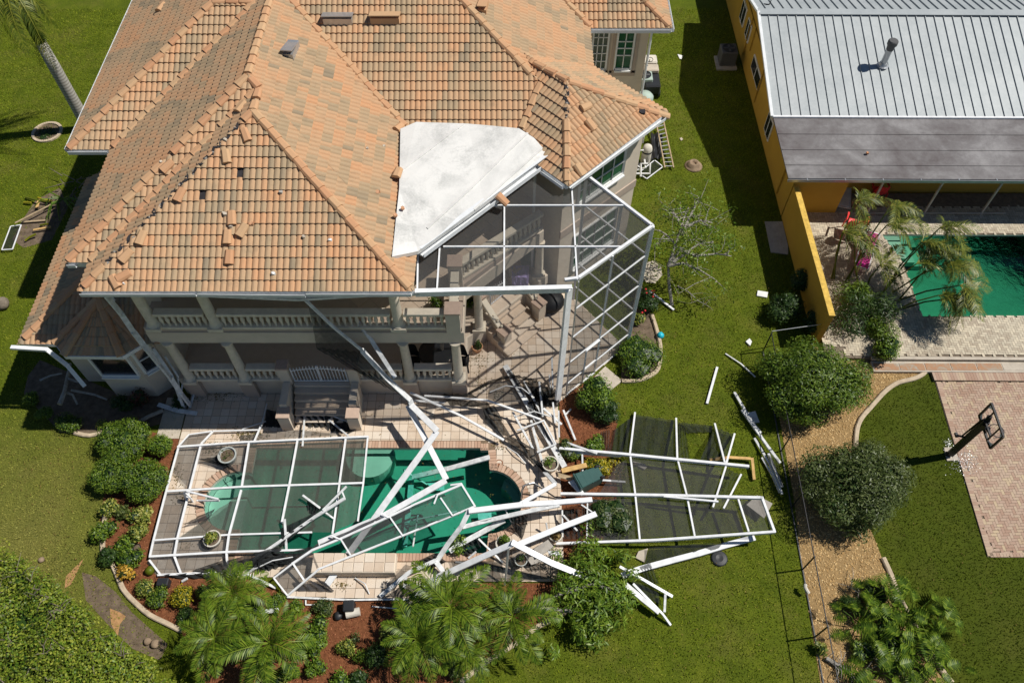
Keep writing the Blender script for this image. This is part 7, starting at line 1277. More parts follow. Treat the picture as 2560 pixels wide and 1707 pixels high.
for n_, x, y, a, l in (('r2a', 1940, 420, 95, 'loose ridge tile, uppermost of the group in mid front slope'), ('r2a', 2030, 520, 65, 'loose ridge tile turned askew, right of the mid-slope group'), ('r2a', 1905, 580, 90, 'loose ridge tile, lower left of the mid-slope group'), ('r2a', 1920, 750, 90, 'single loose ridge tile below the mid-slope group'), ('r2a', 1180, 585, 75, 'loose ridge tile beside the broken hip, upper one'), ('r2a', 1055, 735, 55, 'loose ridge tile beside the broken hip, below the upper one'), ('r2a', 1035, 905, 35, 'loose ridge tile near the eave, lying crosswise'), ('r2a', 962, 955, 120, 'loose ridge tile near the left eave corner'), ('r2a', 1505, 225, 70, 'slipped tile beside the broken hip near its middle'), ('r1a', 2060, 1135, 110, 'loose ridge tile just below the front roof peak'), ('r1a', 1895, 1315, 100, 'loose ridge tile on the upper front slope'), ('r1a', 2015, 895, 60, 'loose ridge tile lying on the narrow roof strip'), ('r1a', 1400, 1395, 50, 'displaced cap tile beside the gap in the strip hip'),
                      ('r1c', 890, 895, 35, 'loose ridge tile on the tower slope, upper one'), ('r1c', 930, 1045, -45, 'loose ridge tile on the tower slope, middle one'), ('r1c', 835, 1425, -50, 'loose ridge tile low on the tower slope near the cage'), ('r1b', 1335, 1070, 60, 'broken tile at the upper corner of the white roof'), ('r1a', 1345, 60, 70, 'loose tile high on the left roof slope')): loose_tile(n_, x, y, R(a), l)
loose_tile('c8', 665, 40, R(-35), 'broken tile hanging over the diagonal gutter', 7.15, -.4); loose_tile('r1b', 1320, 1450, R(80), 'broken tile at the left edge of the white roof', 7.6)
def shard(n, x, y, s, mat, label, z=None, cat='rubble', grp='rubble pieces on the roof'):
    zz = 8.0
    for _ in range(6): c = P(n, x, y, zz); zz = roofz(c.x, c.y) + .06 if z is None else z
    c = P(n, x, y, zz); m = MB(); k = 7; pts = [(c.x + s * random.uniform(.6, 1) * math.cos(6.28 * i / k), c.y + s * random.uniform(.5, .9) * math.sin(6.28 * i / k)) for i in range(k)]; m.prism(pts, zz - .02, [zz + random.uniform(.02, .07) for _ in pts]); solo('rubble', m, M_[mat], label, cat, grp)
for n_, x, y, s, mt, l in (('r2b', 345, 208, .08, 'concrete_grey', 'grey mortar lump on the front slope, topmost'), ('r2b', 535, 578, .07, 'concrete', 'mortar lump left of centre on the front slope'), ('r2b', 755, 608, .07, 'white_plastic', 'pale lump near the right hip of the front slope'), ('r2b', 280, 890, .09, 'white_plastic', 'white lump low on the front slope'), ('r2b', 1155, 207, .09, 'terracotta', 'tile fragment on the sunlit east slope'), ('r1b', 1212, 1230, .06, 'concrete', 'pale fragment on the east slope, upper one'), ('r1b', 1068, 1250, .05, 'concrete', 'tiny pale fragment left of the upper one'), ('r2a', 1890, 385, .10, 'concrete', 'white lump beside the mid-slope tile group'), ('r2a', 1935, 490, .08, 'concrete', 'white lump between the mid-slope tiles'), ('r2a', 2110, 470, .10, 'terracotta', 'broken tile edge right of the mid-slope group'), ('r2a', 1040, 972, .04, 'white_plastic', 'small white pebble by the left eave tiles'), ('r1a', 1890, 1175, .07, 'concrete', 'grey lump on the broken hip line'), ('r1a', 1360, 1365, .07, 'concrete', 'grey lump in the strip hip gap'), ('r1c', 1365, 945, .14, 'felt', 'dark broken hole edge near the tower roof tip')): shard(n_, x, y, s, mt, l)
for n_, x, y, l in (('r2b', 1368, 340, 'brown tile fragment on the white roof'), ('r2b', 1308, 398, 'small brown fragment at the white roof edge')): shard(n_, x, y, .08, 'terracotta', l, 7.52)
for n_, x, y, l in (('r1d', 1035, 1288, 'orange fragment on the flat grey roof'), ('r1d', 1790, 150, 'orange fragment near the metal ridge')): shard(n_, x, y, .08, 'clay_pipe', l, 2.55 if y > 1000 else 3.85)
# ---- pots
def pot(n, x, y, r, h, mat, label, plant=None, z=DZ, cnt=260, ps=.09):
    c = P(n, x, y, z + h * .8); t = thing('plant_pot', label, 'pot', (c.x, c.y, z)); m = MB(); m.lathe((c.x, c.y, z), [(r * .62, 0), (r * .8, h * .3), (r * .95, h * .8), (r * 1.05, h * .9), (r * 1.05, h), (r * .9, h), (r * .86, h * .82)], 20); shade_auto(obj('bowl', m, M_[mat], t)); s = MB(); s.lathe((c.x, c.y, z + h * .8), [(r * .9, 0), (r * .8, .01), (.01, .03)], 16); obj('soil', s, M_['soil'], t)
    if plant: obj('foliage', foliage_mesh('foliage', lobes((c.x, c.y, z + h + .1), (r * .95, r * .95, .16), 6, .6, .5), cnt, ps, plant, .45), None, t)
pot('b3', 1170, 555, .30, .42, 'pot_grey', 'large grey planter with bare soil on the left deck', 'leaf_olive', cnt=40); pot('b4', 960, 600, .27, .36, 'pot_white', 'white planter full of mottled leaves on the left deck', 'leaf_variegated', cnt=420); pot('b6', 1880, 60, .27, .42, 'pot_white', 'large white planter on the right deck edge', 'leaf_bright', cnt=120); pot('b6', 1228, 1170, .25, .36, 'pot_white', 'round white planter with green leaves by the lower pool rim', 'leaf_green', cnt=380); pot('b6', 1955, 1050, .22, .3, 'pot_white', 'white pot of dead leaves at the deck edge', 'leaf_dead', cnt=200); pot('b6', 1470, 1400, .2, .28, 'pot_grey', 'grey pot under the inverted V beams', 'leaf_dark', cnt=60); pot('r4a', 1150, 430, .12, .16, 'black_plastic', 'small black nursery pot in the left bed', None, z=.0)
pot('e4', 60, 660, .2, .3, 'terracotta', 'pot with dark plant at the foot of the corner steps', 'leaf_dark', cnt=160)
# ---- wheeled bin lying on its side
b0, b1 = P('r3c', 820, 1310, .35), P('r3c', 990, 1235, .35); d = (b1 - b0).normalized(); sx = d.cross(Vector((0, 0, 1))); bn_ = thing('wheeled_bin', 'dark green wheeled bin lying on its side by the deck', 'bin', tuple(b0 - Vector((0, 0, .3))))
m = MB(); Lb = .85; vs = []
for s, w, hh in ((0, .28, .30), (Lb, .22, .24)):
    for a, b in ((-1, -1), (1, -1), (1, 1), (-1, 1)): vs.append(b0 + d * s + sx * a * w + Vector((0, 0, b * hh)))
m.add(vs, [(3, 2, 1, 0), (4, 5, 6, 7), (0, 1, 5, 4), (1, 2, 6, 5), (2, 3, 7, 6), (3, 0, 4, 7)]); obj('body', m, M_['bin_green'], bn_, bevel=.02); m = MB(); m.bar(b0 - d * .03 + sx * -.3, b0 - d * .03 + sx * .3, .05, .62); obj('lid', m, M_['bin_green'], bn_, bevel=.01)
for k in (.25, .5): m = MB(); m.bar(b0 + d * Lb * k + sx * -.26 + Vector((0, 0, .285 - .06 * k)), b0 + d * Lb * k + sx * .26 + Vector((0, 0, .285 - .06 * k)), .05, .03); obj('rib', m, M_['bin_green'], bn_)
for k in (-1, 1): m = MB(); c = b0 + d * (Lb - .05) + sx * .2 * k + Vector((0, 0, .2)); m.tube([c - sx * .03, c + sx * .03], .1, 14); obj('wheel', m, M_['black_plastic'], bn_)
# ---- boards, stones
def board(n, q, z, th, mat, label, cat='board', name='board', dz=0.0):
    pts = PL(n, q, z); m = MB(); m.prism([(p.x, p.y) for p in pts], [z - th + dz * i for i in range(len(pts))], [z + dz * i for i in range(len(pts))]); return solo(name, m, M_[mat], label, cat, bevel=.004)
board('r4c', [(450, 440), (570, 365), (620, 430), (490, 520)], .45, .04, 'concrete_grey', 'beige board propped under the white V beam', dz=.03); board('r4c', [(390, 520), (470, 490), (525, 545), (430, 575)], .35, .04, 'concrete_grey', 'beige board piece below the propped board'); board('r4c', [(565, 455), (670, 455), (690, 497), (580, 492)], .5, .04, 'white_alu', 'white panel resting beside the V beam', 'panel', 'panel'); board('r4c', [(1330, 460), (1410, 435), (1382, 555), (1305, 515)], .07, .07, 'concrete', 'pale paving slab lying on the lawn under the frame', 'slab', 'paving_slab'); board('r3c', [(1285, 1115), (1390, 1140), (1402, 1165), (1380, 1185), (1290, 1135)], .08, .06, 'concrete_grey', 'grey stepping slab under the lawn screen', 'slab', 'paving_slab'); board('r3c', [(650, 1210), (760, 1240), (850, 1290), (790, 1285), (660, 1250)], .35, .05, 'timber_grey', 'grey weathered board under the green bin'); board('r3c', [(740, 1290), (790, 1265), (890, 1400), (850, 1405)], .4, .04, 'white_alu', 'pale metal sheet strip beside the green bin', 'panel', 'panel'); board('r4d', [(20, 70), (110, -10), (240, 60), (170, 185)], .3, .03, 'concrete_grey', 'torn grey mottled panel at the right end of the lawn frame', 'panel', 'panel'); board('r3d', [(30, 710), (95, 695), (132, 790), (70, 795)], .06, .03, 'white_alu_dirty', 'pale square panel on the grass under the fence tree', 'panel', 'panel')
board('r4b', [(1400, 880), (1500, 870), (1548, 920), (1450, 945), (1400, 920)], .1, .1, 'concrete', 'pale flat stone at the front edge of the deck', 'stone', 'stone'); board('r4b', [(1930, 1130), (2000, 1095), (2015, 1160), (1950, 1200)], .35, .06, 'white_plastic', 'pale stone showing through the large palm', 'stone', 'stone'); board('c3', [(712, 408), (785, 420), (778, 458), (706, 445)], .06, .05, 'white_plastic', 'white slotted grille lying on the lawn', 'grille', 'grille'); board('c3', [(628, 765), (655, 742), (672, 765), (660, 795)], .08, .06, 'white_plastic', 'small white box on the lawn at the tree shade edge', 'box', 'box'); board('c1', [(150, 380), (190, 390), (178, 415), (165, 412)], .04, .02, 'white_plastic', 'white scrap at the shadow edge on the side lawn', 'scrap', 'scrap'); board('c2', [(762, 710), (885, 710), (925, 880), (925, 940), (805, 925)], .04, .06, 'concrete_grey', 'shaded concrete pad beside the yellow wall', 'slab', 'paving_slab'); board('c2', [(165, 128), (180, 122), (190, 135), (175, 145)], .04, .03, 'concrete', 'small pale stone on the lawn by the ladder', 'stone', 'stone')
def boulder(n, x, y, r, mat, label, cat='rock', name='boulder', flat_=.7):
    c = P(n, x, y, r * .3); bm = bmesh.new(); bmesh.ops.create_icosphere(bm, subdivisions=2, radius=r)
    for v in bm.verts: v.co *= 1 + .18 * mnoise.noise(v.co * 3 / r * .5 + Vector((x, y, 0))); v.co.z *= flat_
    me = bpy.data.meshes.new(name); bm.to_mesh(me); bm.free(); me.materials.append(M_[mat]); me.shade_smooth(); o = obj(name, me, None); o.location = (c.x, c.y, r * flat_ * .8); tag(o, label, cat, None, 'thing')
boulder('r4a', 350, 535, .10, 'boulder', 'brown rock on the lawn left of the hedge gap'); boulder('r4a', 1240, 1218, .12, 'boulder', 'brown rock by the kerb, upper of two'); boulder('r4a', 1305, 1240, .14, 'boulder', 'brown rock by the kerb, lower of two'); boulder('r4a', 1265, 630, .15, 'leaf_yellow', 'round yellowish ball by the deck corner', 'ball', 'ball', 1); boulder('r3c', 1512, 70, .14, 'ball_cyan', 'bright cyan ball on the lawn by the round kerb', 'ball', 'ball', 1); boulder('r2a', 20, 1150, .3, 'bark', 'sawn trunk piece cut by the left picture edge', 'log', 'log_piece', .8)
# ---- stump and pale sand spot on the right lawn
c = P('r1c', 1790, 1395, 0); st_ = MB(); st_.lathe((c.x, c.y, 0), [(.42, -.01), (.36, .05), (.26, .10), (.22, .22), (.14, .24), (.12, .14), (.02, .12)], 18); solo('tree_stump', st_, M_['boulder'], 'brown stump with a hollow ring on the side lawn', 'stump', smooth=True)
bed('sand_spot', XY('r2c', [(1380, 800), (1450, 780), (1520, 830), (1530, 900), (1470, 970), (1390, 960), (1355, 880)]), 'concrete', 'pale sandy spot beside the cage corner', .014)
# ---- garden boxes: speakers, filters
def rbox(n, x, y, d_, h, rz, mat, label, cat, name): c = P(n, x, y, h); m = MB(); m.box((c.x, c.y, h / 2), (d_[0], d_[1], h), rz); return solo(name, m, M_[mat], label, cat, bevel=.03)
rbox('r4b', 908, 915, (.34, .34), .4, .05, 'black_plastic', 'black box-shaped garden speaker in the mulch', 'speaker', 'garden_speaker'); rbox('r4a', 1360, 715, (.36, .26), .3, 0, 'black_plastic', 'black lidded box at the lower left deck corner', 'box', 'valve_box'); boulder('r4b', 825, 1005, .14, 'black_plastic', 'glossy black round light in the mulch', 'lamp', 'garden_lamp'); m = MB(); p0, p1 = P('r4b', 890, 990, .16), P('r4b', 1005, 965, .16); m.tube([p0, p1], .13, 14); solo('float_buoy', m, M_['pot_white'], 'white and yellow cylinder lying by the black speaker', 'cylinder')
c = P('r4c', 2010, 520, .05); m = MB(); m.lathe((c.x, c.y, .02), [(.25, 0), (.26, .03), (.23, .05), (.12, .06), (.02, .05)], 24); solo('black_lid', m, M_['black_plastic'], 'round dark ribbed lid on the lawn under the broad beam', 'lid')
c = P('r3b', 2175, 1130, DZ); m = MB(); m.lathe((c.x, c.y, DZ - .005), [(.12, 0), (.13, .012), (.10, .014), (.095, .004), (.01, .003)], 18); solo('umbrella_sleeve', m, M_['brown_plastic'], 'round floor socket in the deck right of the pool', 'socket')
# ---- pool handrails
def rail(n, pts, mat, label, r=.025): m = MB(); q = PL(n, pts); m.tube(q, r, 8); return solo('pool_handrail', m, M_[mat], label, 'handrail')
rail('b3', [(600, 1190, DZ), (560, 1070, .55), (600, 1050, .8), (1040, 1160, .75), (1050, 1180, .6), (760, 1180, DZ), (740, 1180, DZ)], 'white_alu', 'white tubular handrail at the left pool bay', .035); rail('b3', [(690, 1200, DZ), (640, 1130, .4), (570, 1070, .6)], 'white_alu', 'short white brace of the left pool handrail', .03); rail('b6', [(1465, 600, -.2), (1475, 460, .5), (1500, 360, .8), (1580, 325, .85), (1650, 315, .8), (1800, 420, .4), (1980, 545, DZ)], 'steel', 'steel handrail bent over the right pool bay'); rail('b6', [(1480, 600, -.2), (1490, 420, .5), (1530, 350, .75), (1660, 330, .75), (1970, 530, .1)], 'black_metal', 'dark second rail beside the steel pool handrail', .02)
# ---- basketball hoop
hb = P('r3d', 1690, 1060, 0); hp = thing('basketball_hoop', 'black basketball stand with shattered backboard beside the court', 'basketball hoop', tuple(hb)); up = Vector((0, 0, 1))
m = MB(); kn = P('d1', 655, 578, .12); tpz = P('d1', 1000, 268, 2.75); m.bar(hb + Vector((0, 0, .03)), kn, .16, .12); m.bar(kn, tpz, .2, .16); obj('pole', m, M_['black_metal'], hp, bevel=.01)
bA, bB = P('d1', 925, 220, 2.5), P('d1', 1030, 525, 2.5); bs_ = (bB - bA).normalized(); bd = Vector((-bs_.y, bs_.x, 0)); bd = bd if bd.x > 0 else -bd; H2 = .4; bc_ = (bA + bB) / 2 + up * H2; W2 = (bB - bA).length / 2
m = MB(); m.bar(tpz, bc_ + bs_ * -.28 + Vector((0, 0, .1)), .09, .14); m.bar(tpz + (kn - tpz) * .12, bc_ + Vector((0, 0, -.2)), .16, .1); m.bar(kn.lerp(tpz, .45) + Vector((-.12, .12, 0)), tpz + Vector((-.08, .1, -.1)), .04, .04); obj('arm', m, M_['black_metal'], hp)
cs = [bA, bB, bB + up * 2 * H2, bA + up * 2 * H2]; m = MB()
for a, b in zip(cs, cs[1:] + cs[:1]): m.bar(a, b, .06, .06)
m.bar(bc_ + bs_ * .28 - up * H2, bc_ + bs_ * .28 + up * H2, .04, .04); m.bar(bc_ - bs_ * .28 - up * H2, bc_ - bs_ * .28 + up * H2, .04, .04); m.bar(bc_ - bs_ * .28 - up * .2, bc_ + bs_ * .28 - up * .2, .05, .05); obj('backboard_frame', m, M_['black_metal'], hp)
m = MB()
for k, c0 in enumerate(cs): e = (bc_ - c0); m.add([c0 + e * .05, c0 + e * .05 + bs_ * (.22 if k in (0, 3) else -.22), c0 + e * .05 + up * (.2 if k < 2 else -.2)], [(0, 1, 2)])
obj('glass_shard', m, M_['white_alu'], hp); rc_ = bc_ + bd * .32 - up * .3; m = MB(); m.tube([rc_ + Vector((.23 * math.cos(i * math.pi / 12), .23 * math.sin(i * math.pi / 12), 0)) for i in range(25)], .014, 6); m.bar(bc_ - up * .3, rc_ - bd * .2, .12, .03); obj('rim', m, M_['black_metal'], hp); m = MB()
for i in range(16):
    a, b = i * 6.283 / 16, (i + .7) * 6.283 / 16; m.tube([rc_ + Vector((.23 * math.cos(a), .23 * math.sin(a), 0)), rc_ + Vector((.13 * math.cos(b), .13 * math.sin(b), -.38))], .005, 4)
obj('net', m, M_['white_plastic'], hp); m = MB(); ck = kn.lerp(tpz, .5); m.tube([ck, ck + Vector((-.35, .08, .05))], .035, 8); m.box(ck + Vector((-.38, .09, .06)), (.08, .16, .08)); obj('crank', m, M_['black_metal'], hp)
m = MB(); q = XY('d1', [(590, 520), (690, 515), (735, 640), (620, 645)]); m.prism(q, -.02, .05); struct('hoop_footing', m, M_['concrete'], 'concrete footing under the basketball stand', bevel=.01)
m = MB()
for i in range(520):
    p = P('d1', random.gauss(790, 65), random.gauss(640, 70), .05) if i < 430 else P('d1', random.gauss(640, 25), random.gauss(480, 25), .06); s = random.uniform(.006, .02); a = random.uniform(0, 6.3); m.add([p + Vector((math.cos(a + k * 2.1) * s, math.sin(a + k * 2.1) * s, random.uniform(0, .02))) for k in range(3)], [(0, 1, 2)])
o = obj('broken_glass', m, M_['aluminium']); tag(o, 'shattered backboard glass strewn round the footing', None, None, 'stuff')
# ---- neighbour terrace furniture
def chair(n, x, y, z, rz, mat, label, s=1.0):
    c = P(n, x, y, z + .4); t = thing('armchair', label, 'chair', (c.x, c.y, z)); Mr = Matrix.Rotation(rz, 3, 'Z'); w = lambda a, b, h: Vector((c.x, c.y, z)) + Mr @ Vector((a * s, b * s, h * s))
    m = MB(); sheet(m, w(-.24, -.24, .42), w(.24, -.24, .42), w(.24, .22, .38), w(-.24, .22, .38), 4, 4, 0, .03); obj('seat', m, M_[mat], t); m = MB(); n_ = 8; base = []
    for j in range(5):
        for i in range(n_ + 1): a = math.pi * (i / n_); hgt = .38 + .52 * j / 4; rr = .28 * (1 - .25 * (j / 4) ** 2); m.v.append(tuple(w(-math.cos(a) * rr, .12 + math.sin(a) * .14 + j * .03, hgt * (1 if .2 < i / n_ < .8 or j < 3 else .9))))
    for j in range(4):
        for i in range(n_): k = j * (n_ + 1) + i; m.f.append((k, k + 1, k + n_ + 2, k + n_ + 1)); m.t.append(.5)
    obj('backrest', m, M_[mat], t)
    for sg in (-1, 1):
        m = MB(); m.poly_bar([w(.29 * sg, -.26, .60), w(.30 * sg, .1, .64)], .07, .03); obj('armrest', m, M_[mat], t)
        for b in (-.22, .22): m = MB(); m.bar(w(.27 * sg, b, .6 if b < 0 else .45), w(.29 * sg, b * 1.1, 0), .05, .04); obj('leg', m, M_[mat], t)
    return t
chair('d4', 325, 215, ND, R(160), 'chair_red', 'red plastic armchair on the neighbour terrace', 1.35); chair('r2d', 1130, 190, 0.0, R(180), 'chair_red', 'red chair in the dark under the flat porch roof', 1.1)
def lounger(n, x, y, z, rz, mf, mc, label):
    c = P(n, x, y, z + .3); t = thing('sun_lounger', label, 'sun lounger', (c.x, c.y, z)); Mr = Matrix.Rotation(rz, 3, 'Z'); w = lambda a, b, h: Vector((c.x, c.y, z)) + Mr @ Vector((a, b, h)); m = MB(); m.poly_bar([w(-.27, -.9, .3), w(-.27, .3, .3), w(-.27, .75, .7)], .04, .05); m.poly_bar([w(.27, -.9, .3), w(.27, .3, .3), w(.27, .75, .7)], .04, .05); m.bar(w(-.27, -.9, .3), w(.27, -.9, .3), .04, .05); m.bar(w(-.27, .3, .3), w(.27, .3, .3), .04, .05); m.bar(w(-.27, .75, .7), w(.27, .75, .7), .04, .05); obj('frame', m, M_[mf], t)
    m = MB(); m.bar(w(0, -.86, .33), w(0, .28, .33), .46, .05); m.bar(w(0, .3, .34), w(0, .72, .71), .46, .05); obj('cushion', m, M_[mc], t, bevel=.015)
    for a in (-.24, .24):
        for b in (-.8, .25): m = MB(); m.bar(w(a, b, .3), w(a, b, 0), .04, .04); obj('leg', m, M_[mf], t)
lounger('d4', 395, 360, ND, R(-25), 'white_plastic', 'pink', 'white lounger with a pink towel under the bent palms'); lounger('r2d', 840, 205, 0.0, R(-15), 'white_plastic', 'white_plastic', 'white lounger standing in the shade by the yellow wall')
for n_, x, y, r, mt, l in (('d4', 365, 300, .13, 'pink', 'pink float beside the palm stems, upper one'), ('d4', 318, 368, .12, 'pink', 'pink float beside the palm stems, lower one'), ('d4', 230, 700, .14, 'ball_cyan', 'pale blue scrap at the end of the yellow wall')): boulder(n_, x, y, r, mt, l, 'float', 'pool_float', .6)
# ---- porch and corner patio things
c = P('e4', 885, 140, .4); m = MB(); m.lathe((c.x, c.y, DZ), [(.3, 0), (.46, .12), (.52, .28), (.5, .42), (.36, .58), (.12, .66), (.02, .67)], 20); solo('kettle_cover', m, M_['tarp_black'], 'large black covered fire bowl beside the corner steps', 'fire bowl', smooth=True)
gc = P('c8', 855, 560, .9); gt = thing('covered_grill', 'grill under a dark green cover by the corner column', 'grill', (gc.x, gc.y, FLR1)); m = MB(); m.prism([(gc.x - .38, gc.y - .3), (gc.x + .36, gc.y - .3), (gc.x + .36, gc.y + .3), (gc.x - .38, gc.y + .3)], FLR1, [FLR1 + .8, FLR1 + .85, FLR1 + 1.15, FLR1 + 1.1]); obj('cover', m, M_['cover_green'], gt, bevel=.05)
m = MB(); p = P('c8', 785, 565, 1.9); sheet(m, p + Vector((-.32, -.2, .0)), p + Vector((.32, -.25, 0)), p + Vector((.35, .25, .12)), p + Vector((-.3, .25, .1)), 8, 8, .03); sheet(m, p + Vector((-.32, -.2, .0)), p + Vector((.32, -.25, 0)), p + Vector((.3, -.35, -.4)), p + Vector((-.3, -.3, -.35)), 8, 4, .03); solo('towel', m, M_['towel_purple'], 'purple towel spread over the stair pier', 'towel')
chair('c8', 640, 610, FLR1, R(30), 'brown_plastic', 'brown chair under the balcony beside the corner gate', 1.0)
tp_ = P('r3b', 1640, 200, FLR1 + .72); tt = thing('round_table', 'round glass table in the shade of the porch', 'table', (tp_.x, tp_.y, FLR1)); m = MB(); m.lathe((tp_.x, tp_.y, FLR1 + .70), [(.58, 0), (.6, .01), (.58, .03)], 28); obj('table_top', m, M_['window_glass_dark'], tt); m = MB(); m.tube([(tp_.x, tp_.y, FLR1), (tp_.x, tp_.y, FLR1 + .7)], .05, 8); m.lathe((tp_.x, tp_.y, FLR1), [(.25, 0), (.22, .03), (.06, .06)], 12); obj('pedestal_leg', m, M_['black_metal'], tt)
for a, l in ((200, 'dark porch chair left of the round table'), (-20, 'dark porch chair right of the round table')): e = tp_ + Vector((math.cos(R(a)) * .9, math.sin(R(a)) * .5, 0)); ch = chair('p', 0, 0, 0, 0, 'black_metal', l); ch.location = (e.x, e.y, FLR1); off = P('p', 0, 0, .4); 
for x, y, l in ((1640, 1130, 'potted plant on the balcony behind the stone rail'), (1930, 1130, 'leafy plant on the porch below the balcony end')): shrub('r2b', x, y, .25, .5, 'leaf_green', l, .09, 240, 5, lift=FLR2 if x < 1700 else FLR1)
# ---- equipment on the right side of the house
def ac(c, s, h, mat, label, pad=True):
    t = thing('ac_unit', label, 'air conditioner', (c.x, c.y, 0)); 
    if pad: obj('pad', MB().box((c.x - .03, c.y - .08, .05), (s + .2, s + .25, .1)), M_['concrete_grey'], t)
    obj('cabinet', MB().box((c.x, c.y, .1 + h / 2), (s, s, h)), M_[mat], t, bevel=.03); m = MB(); m.lathe((c.x, c.y, .1 + h), [(s * .40, .0), (s * .42, .03), (s * .38, .03), (s * .36, .005), (.02, .005)], 20); obj('fan_ring', m, M_['black_plastic'], t)
    for k in range(4): m = MB(); m.bar((c.x, c.y, .115 + h), (c.x + math.cos(k * 1.57) * s * .34, c.y + math.sin(k * 1.57) * s * .34, .115 + h), .1, .01); obj('fan_blade', m, M_['ac_grey'], t)
c = P('c1', 512, 345, .8); ac(c, .78, .75, 'ac_grey', 'dark air-conditioner on a pad beside the yellow house'); c = P('r1c', 1385, 630, .9); ac(c, .7, .8, 'ac_green', 'pale green air-conditioner against the tiled house', False)
gc0 = P('r1c', 1435, 560, .9); t = thing('golf_cart', 'small utility cart parked beside the tiled house', 'cart', (gc0.x, gc0.y, 0)); obj('body', MB().box((gc0.x, gc0.y - .5, .5), (.75, 1.5, .5)), M_['black_plastic'], t, bevel=.06); obj('seat', MB().box((gc0.x, gc0.y - .1, .85), (.7, .5, .2)), M_['concrete'], t, bevel=.04); obj('front', MB().box((gc0.x - .02, gc0.y + .5, .75), (.7, .6, .5)), M_['pot_white'], t, bevel=.06)
for a in (-.36, .36):
    for b in (-1.05, .5): m = MB(); m.tube([(gc0.x + a - .05, gc0.y + b, .2), (gc0.x + a + .05, gc0.y + b, .2)], .2, 14); obj('wheel', m, M_['black_plastic'], t)
m = MB(); m.tube([(gc0.x - .1, gc0.y + .2, 1.0), (gc0.x - .1, gc0.y + .05, 1.25)], .02, 6); m.tube([(gc0.x - .1 + .15 * math.cos(i * .52), gc0.y + .05 + .1 * math.sin(i * .52), 1.25 + .05 * math.sin(i * .52)) for i in range(13)], .015, 5); obj('steering_wheel', m, M_['black_plastic'], t)
c = P('r1c', 1385, 810, .6); m = MB(); m.lathe((c.x, c.y, 0), [(.38, 0), (.4, .1), (.4, .6), (.3, .72), (.05, .76)], 18); solo('round_tank', m, M_['ac_green'], 'round grey-green tank at the house corner', 'tank', smooth=True)
pe_ = P('r1c', 1400, 1280, .6); t = thing('pool_pump_set', 'white pool filter and pipework beside the tower wall', 'pool filter', (pe_.x, pe_.y, 0)); m = MB(); m.lathe((pe_.x, pe_.y, 0), [(.2, 0), (.22, .1), (.22, .8), (.18, .95), (.05, 1.0)], 16); obj('filter_tank', m, M_['pot_white'], t, smooth=True); m = MB(); m.lathe((pe_.x, pe_.y, 1.0), [(.22, -.35), (.235, -.33), (.235, -.28), (.22, -.26)], 16); obj('clamp_band', m, M_['black_plastic'], t)
for k, pts in enumerate(([(-.2, -.2, .9), (-.45, -.2, .9), (-.45, -.5, .3), (-.2, -.6, .2)], [(-.1, -.25, .4), (-.1, -.75, .4), (-.5, -.75, .25)], [(-.5, -.9, .2), (.1, -.9, .2), (.1, -.6, .5)], [(-.6, -.4, .1), (-.6, -.4, .8), (-.35, -.1, .8)], [(-.3, -1.0, .12), (-.3, -.6, .5), (0, -.6, .5)])): m = MB(); m.tube([pe_ + Vector((a, b, z - pe_.z)) for a, b, z in pts], .045, 8); obj('pipe', m, M_['white_plastic'], t)
obj('pump', MB().tube([pe_ + Vector((-.5, -.55, .2 - pe_.z)), pe_ + Vector((-.2, -.35, .2 - pe_.z))], .12, 12), M_['black_plastic'], t); obj('control_box', MB().box((pe_.x - .3, pe_.y + .55, .9), (.35, .2, .4)), M_['white_plastic'], t, bevel=.01)
m = MB(); tc = P('r1c', 1480, 1260, .1); sheet(m, tc + Vector((-.3, -.7, .1)), tc + Vector((.25, -.6, .1)), tc + Vector((.3, .8, .3)), tc + Vector((-.25, .7, .35)), 10, 12, .1, 0, 2); solo('tarp', m, M_['tarp_black'], 'crumpled black tarp under the ladder', 'tarp')
ld = thing('ladder', 'aluminium ladder lying on the grass below the tower corner', 'ladder', tuple(P('r1c', 1550, 1230, 0))); l0, l1, r0, r1 = P('r1c', 1552, 1410, .14), P('r1c', 1480, 1040, .5), P('r1c', 1625, 1410, .14), P('r1c', 1540, 1020, .5)
for a, b in ((l0, l1), (r0, r1)): obj('rail', MB().bar(a, b, .05, .08), M_['timber_grey'], ld)
for i in range(11): s = (i + .4) / 11.3; obj('rung', MB().bar(l0.lerp(l1, s), r0.lerp(r1, s), .04, .04), M_['aluminium'], ld)
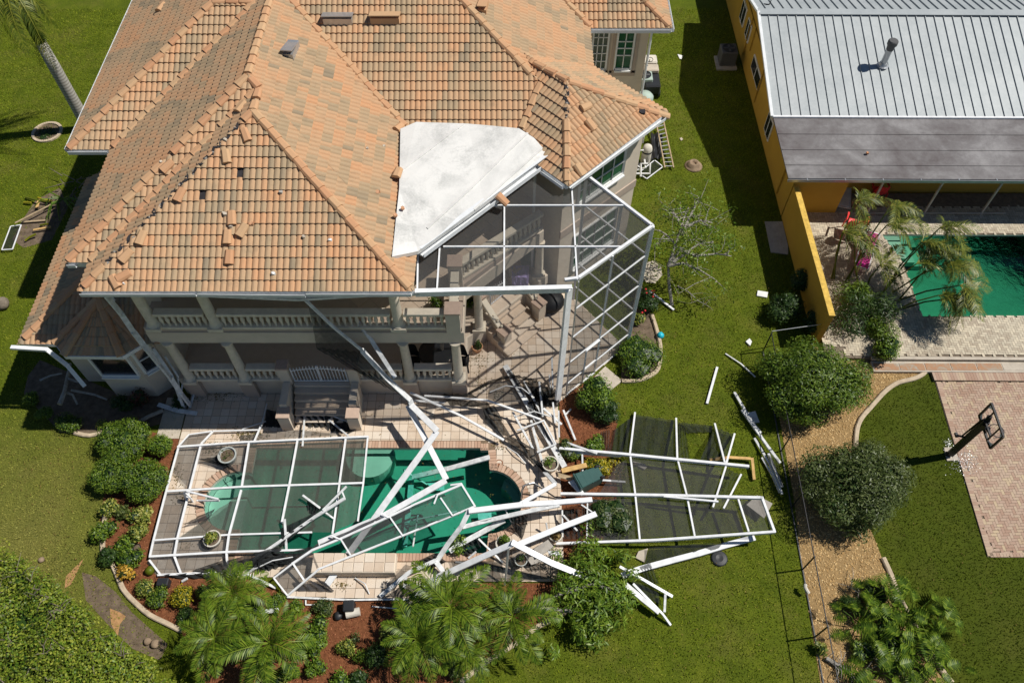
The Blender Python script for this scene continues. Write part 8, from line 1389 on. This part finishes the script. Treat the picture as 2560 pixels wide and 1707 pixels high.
def win_screen(n, q, z, label):
    t = thing('window_screen', label, 'screen', tuple(P(n, *q[0], 0))); p = PL(n, q, z); m = MB()
    for a, b in zip(p, p[1:] + p[:1]): m.bar(a, b, .04, .03)
    obj('frame', m, M_['white_alu'], t); m = MB(); m.quad(*p); obj('mesh', m, M_['screen_dark'], t)
win_screen('r1c', [(1465, 1345), (1330, 1455), (1400, 1502), (1535, 1400)], .1, 'window screen lying on the grass beside the pool filter'); win_screen('r2a', [(90, 490), (178, 478), (105, 682), (15, 688)], .15, 'white-framed window screen lying on the lawn at the left')
board('r1c', [(1180, 1380), (1235, 1385), (1200, 1420), (1165, 1450)], .3, .04, 'white_plastic', 'white scrap panel against the tower wall', 'panel', 'panel')
# ---- wire fence between the gardens
fx0, fx1 = Vector((9.42, 16.4, 0)), Vector((9.12, 4.0, 0)); fn = thing('wire_fence', 'black chain-link fence beside the gravel bed', 'fence', (9.3, 10, 0)); nseg = 6
for i in range(nseg + 1): p = fx0.lerp(fx1, i / nseg); obj('post', MB().tube([p, p + Vector((0, 0, 1.25))], .025, 8), M_['black_metal'], fn)
obj('top_rail', MB().tube([fx0 + Vector((0, 0, 1.2)), fx1 + Vector((0, 0, 1.2))], .018, 6), M_['black_metal'], fn); m = MB(); L = (fx1 - fx0).length; k = int(L / .11); dv = (fx1 - fx0) / k
for i in range(k):
    p = fx0 + dv * i
    for sg in (1, -1):
        for j in range(0, 11, 1):
            if (i + j) % 2 == 0: a = p + Vector((0, 0, .05 + j * .105)); b = a + dv + Vector((0, 0, .105 * sg)); m.add([a, b, b + Vector((0, 0, .006)), a + Vector((0, 0, .006))], [(0, 1, 2, 3)])
ms = obj('mesh', m, M_['black_metal'], fn); ms['kind'] = 'stuff'; o = obj('bottom_kerb', MB().bar(fx0 + Vector((0, 0, .02)), fx1 + Vector((0, 0, .02)), .035, .05), M_['ac_grey'], fn)
m = MB(); m.tube([(11.4, 16.95, 1.0), (9.45, 16.5, 1.2)], .015, 6); obj('return_wire', m, M_['steel'], fn); m = MB(); e = P('r4d', 515, 790, .2); m.tube([e + Vector((0, .15, .1)), e + Vector((-.03, .05, .12)), e + Vector((.06, -.1, .05))], .06, 8); solo('pipe_elbow', m, M_['pot_white'], 'pale pipe elbow at the foot of the wire fence', 'pipe')
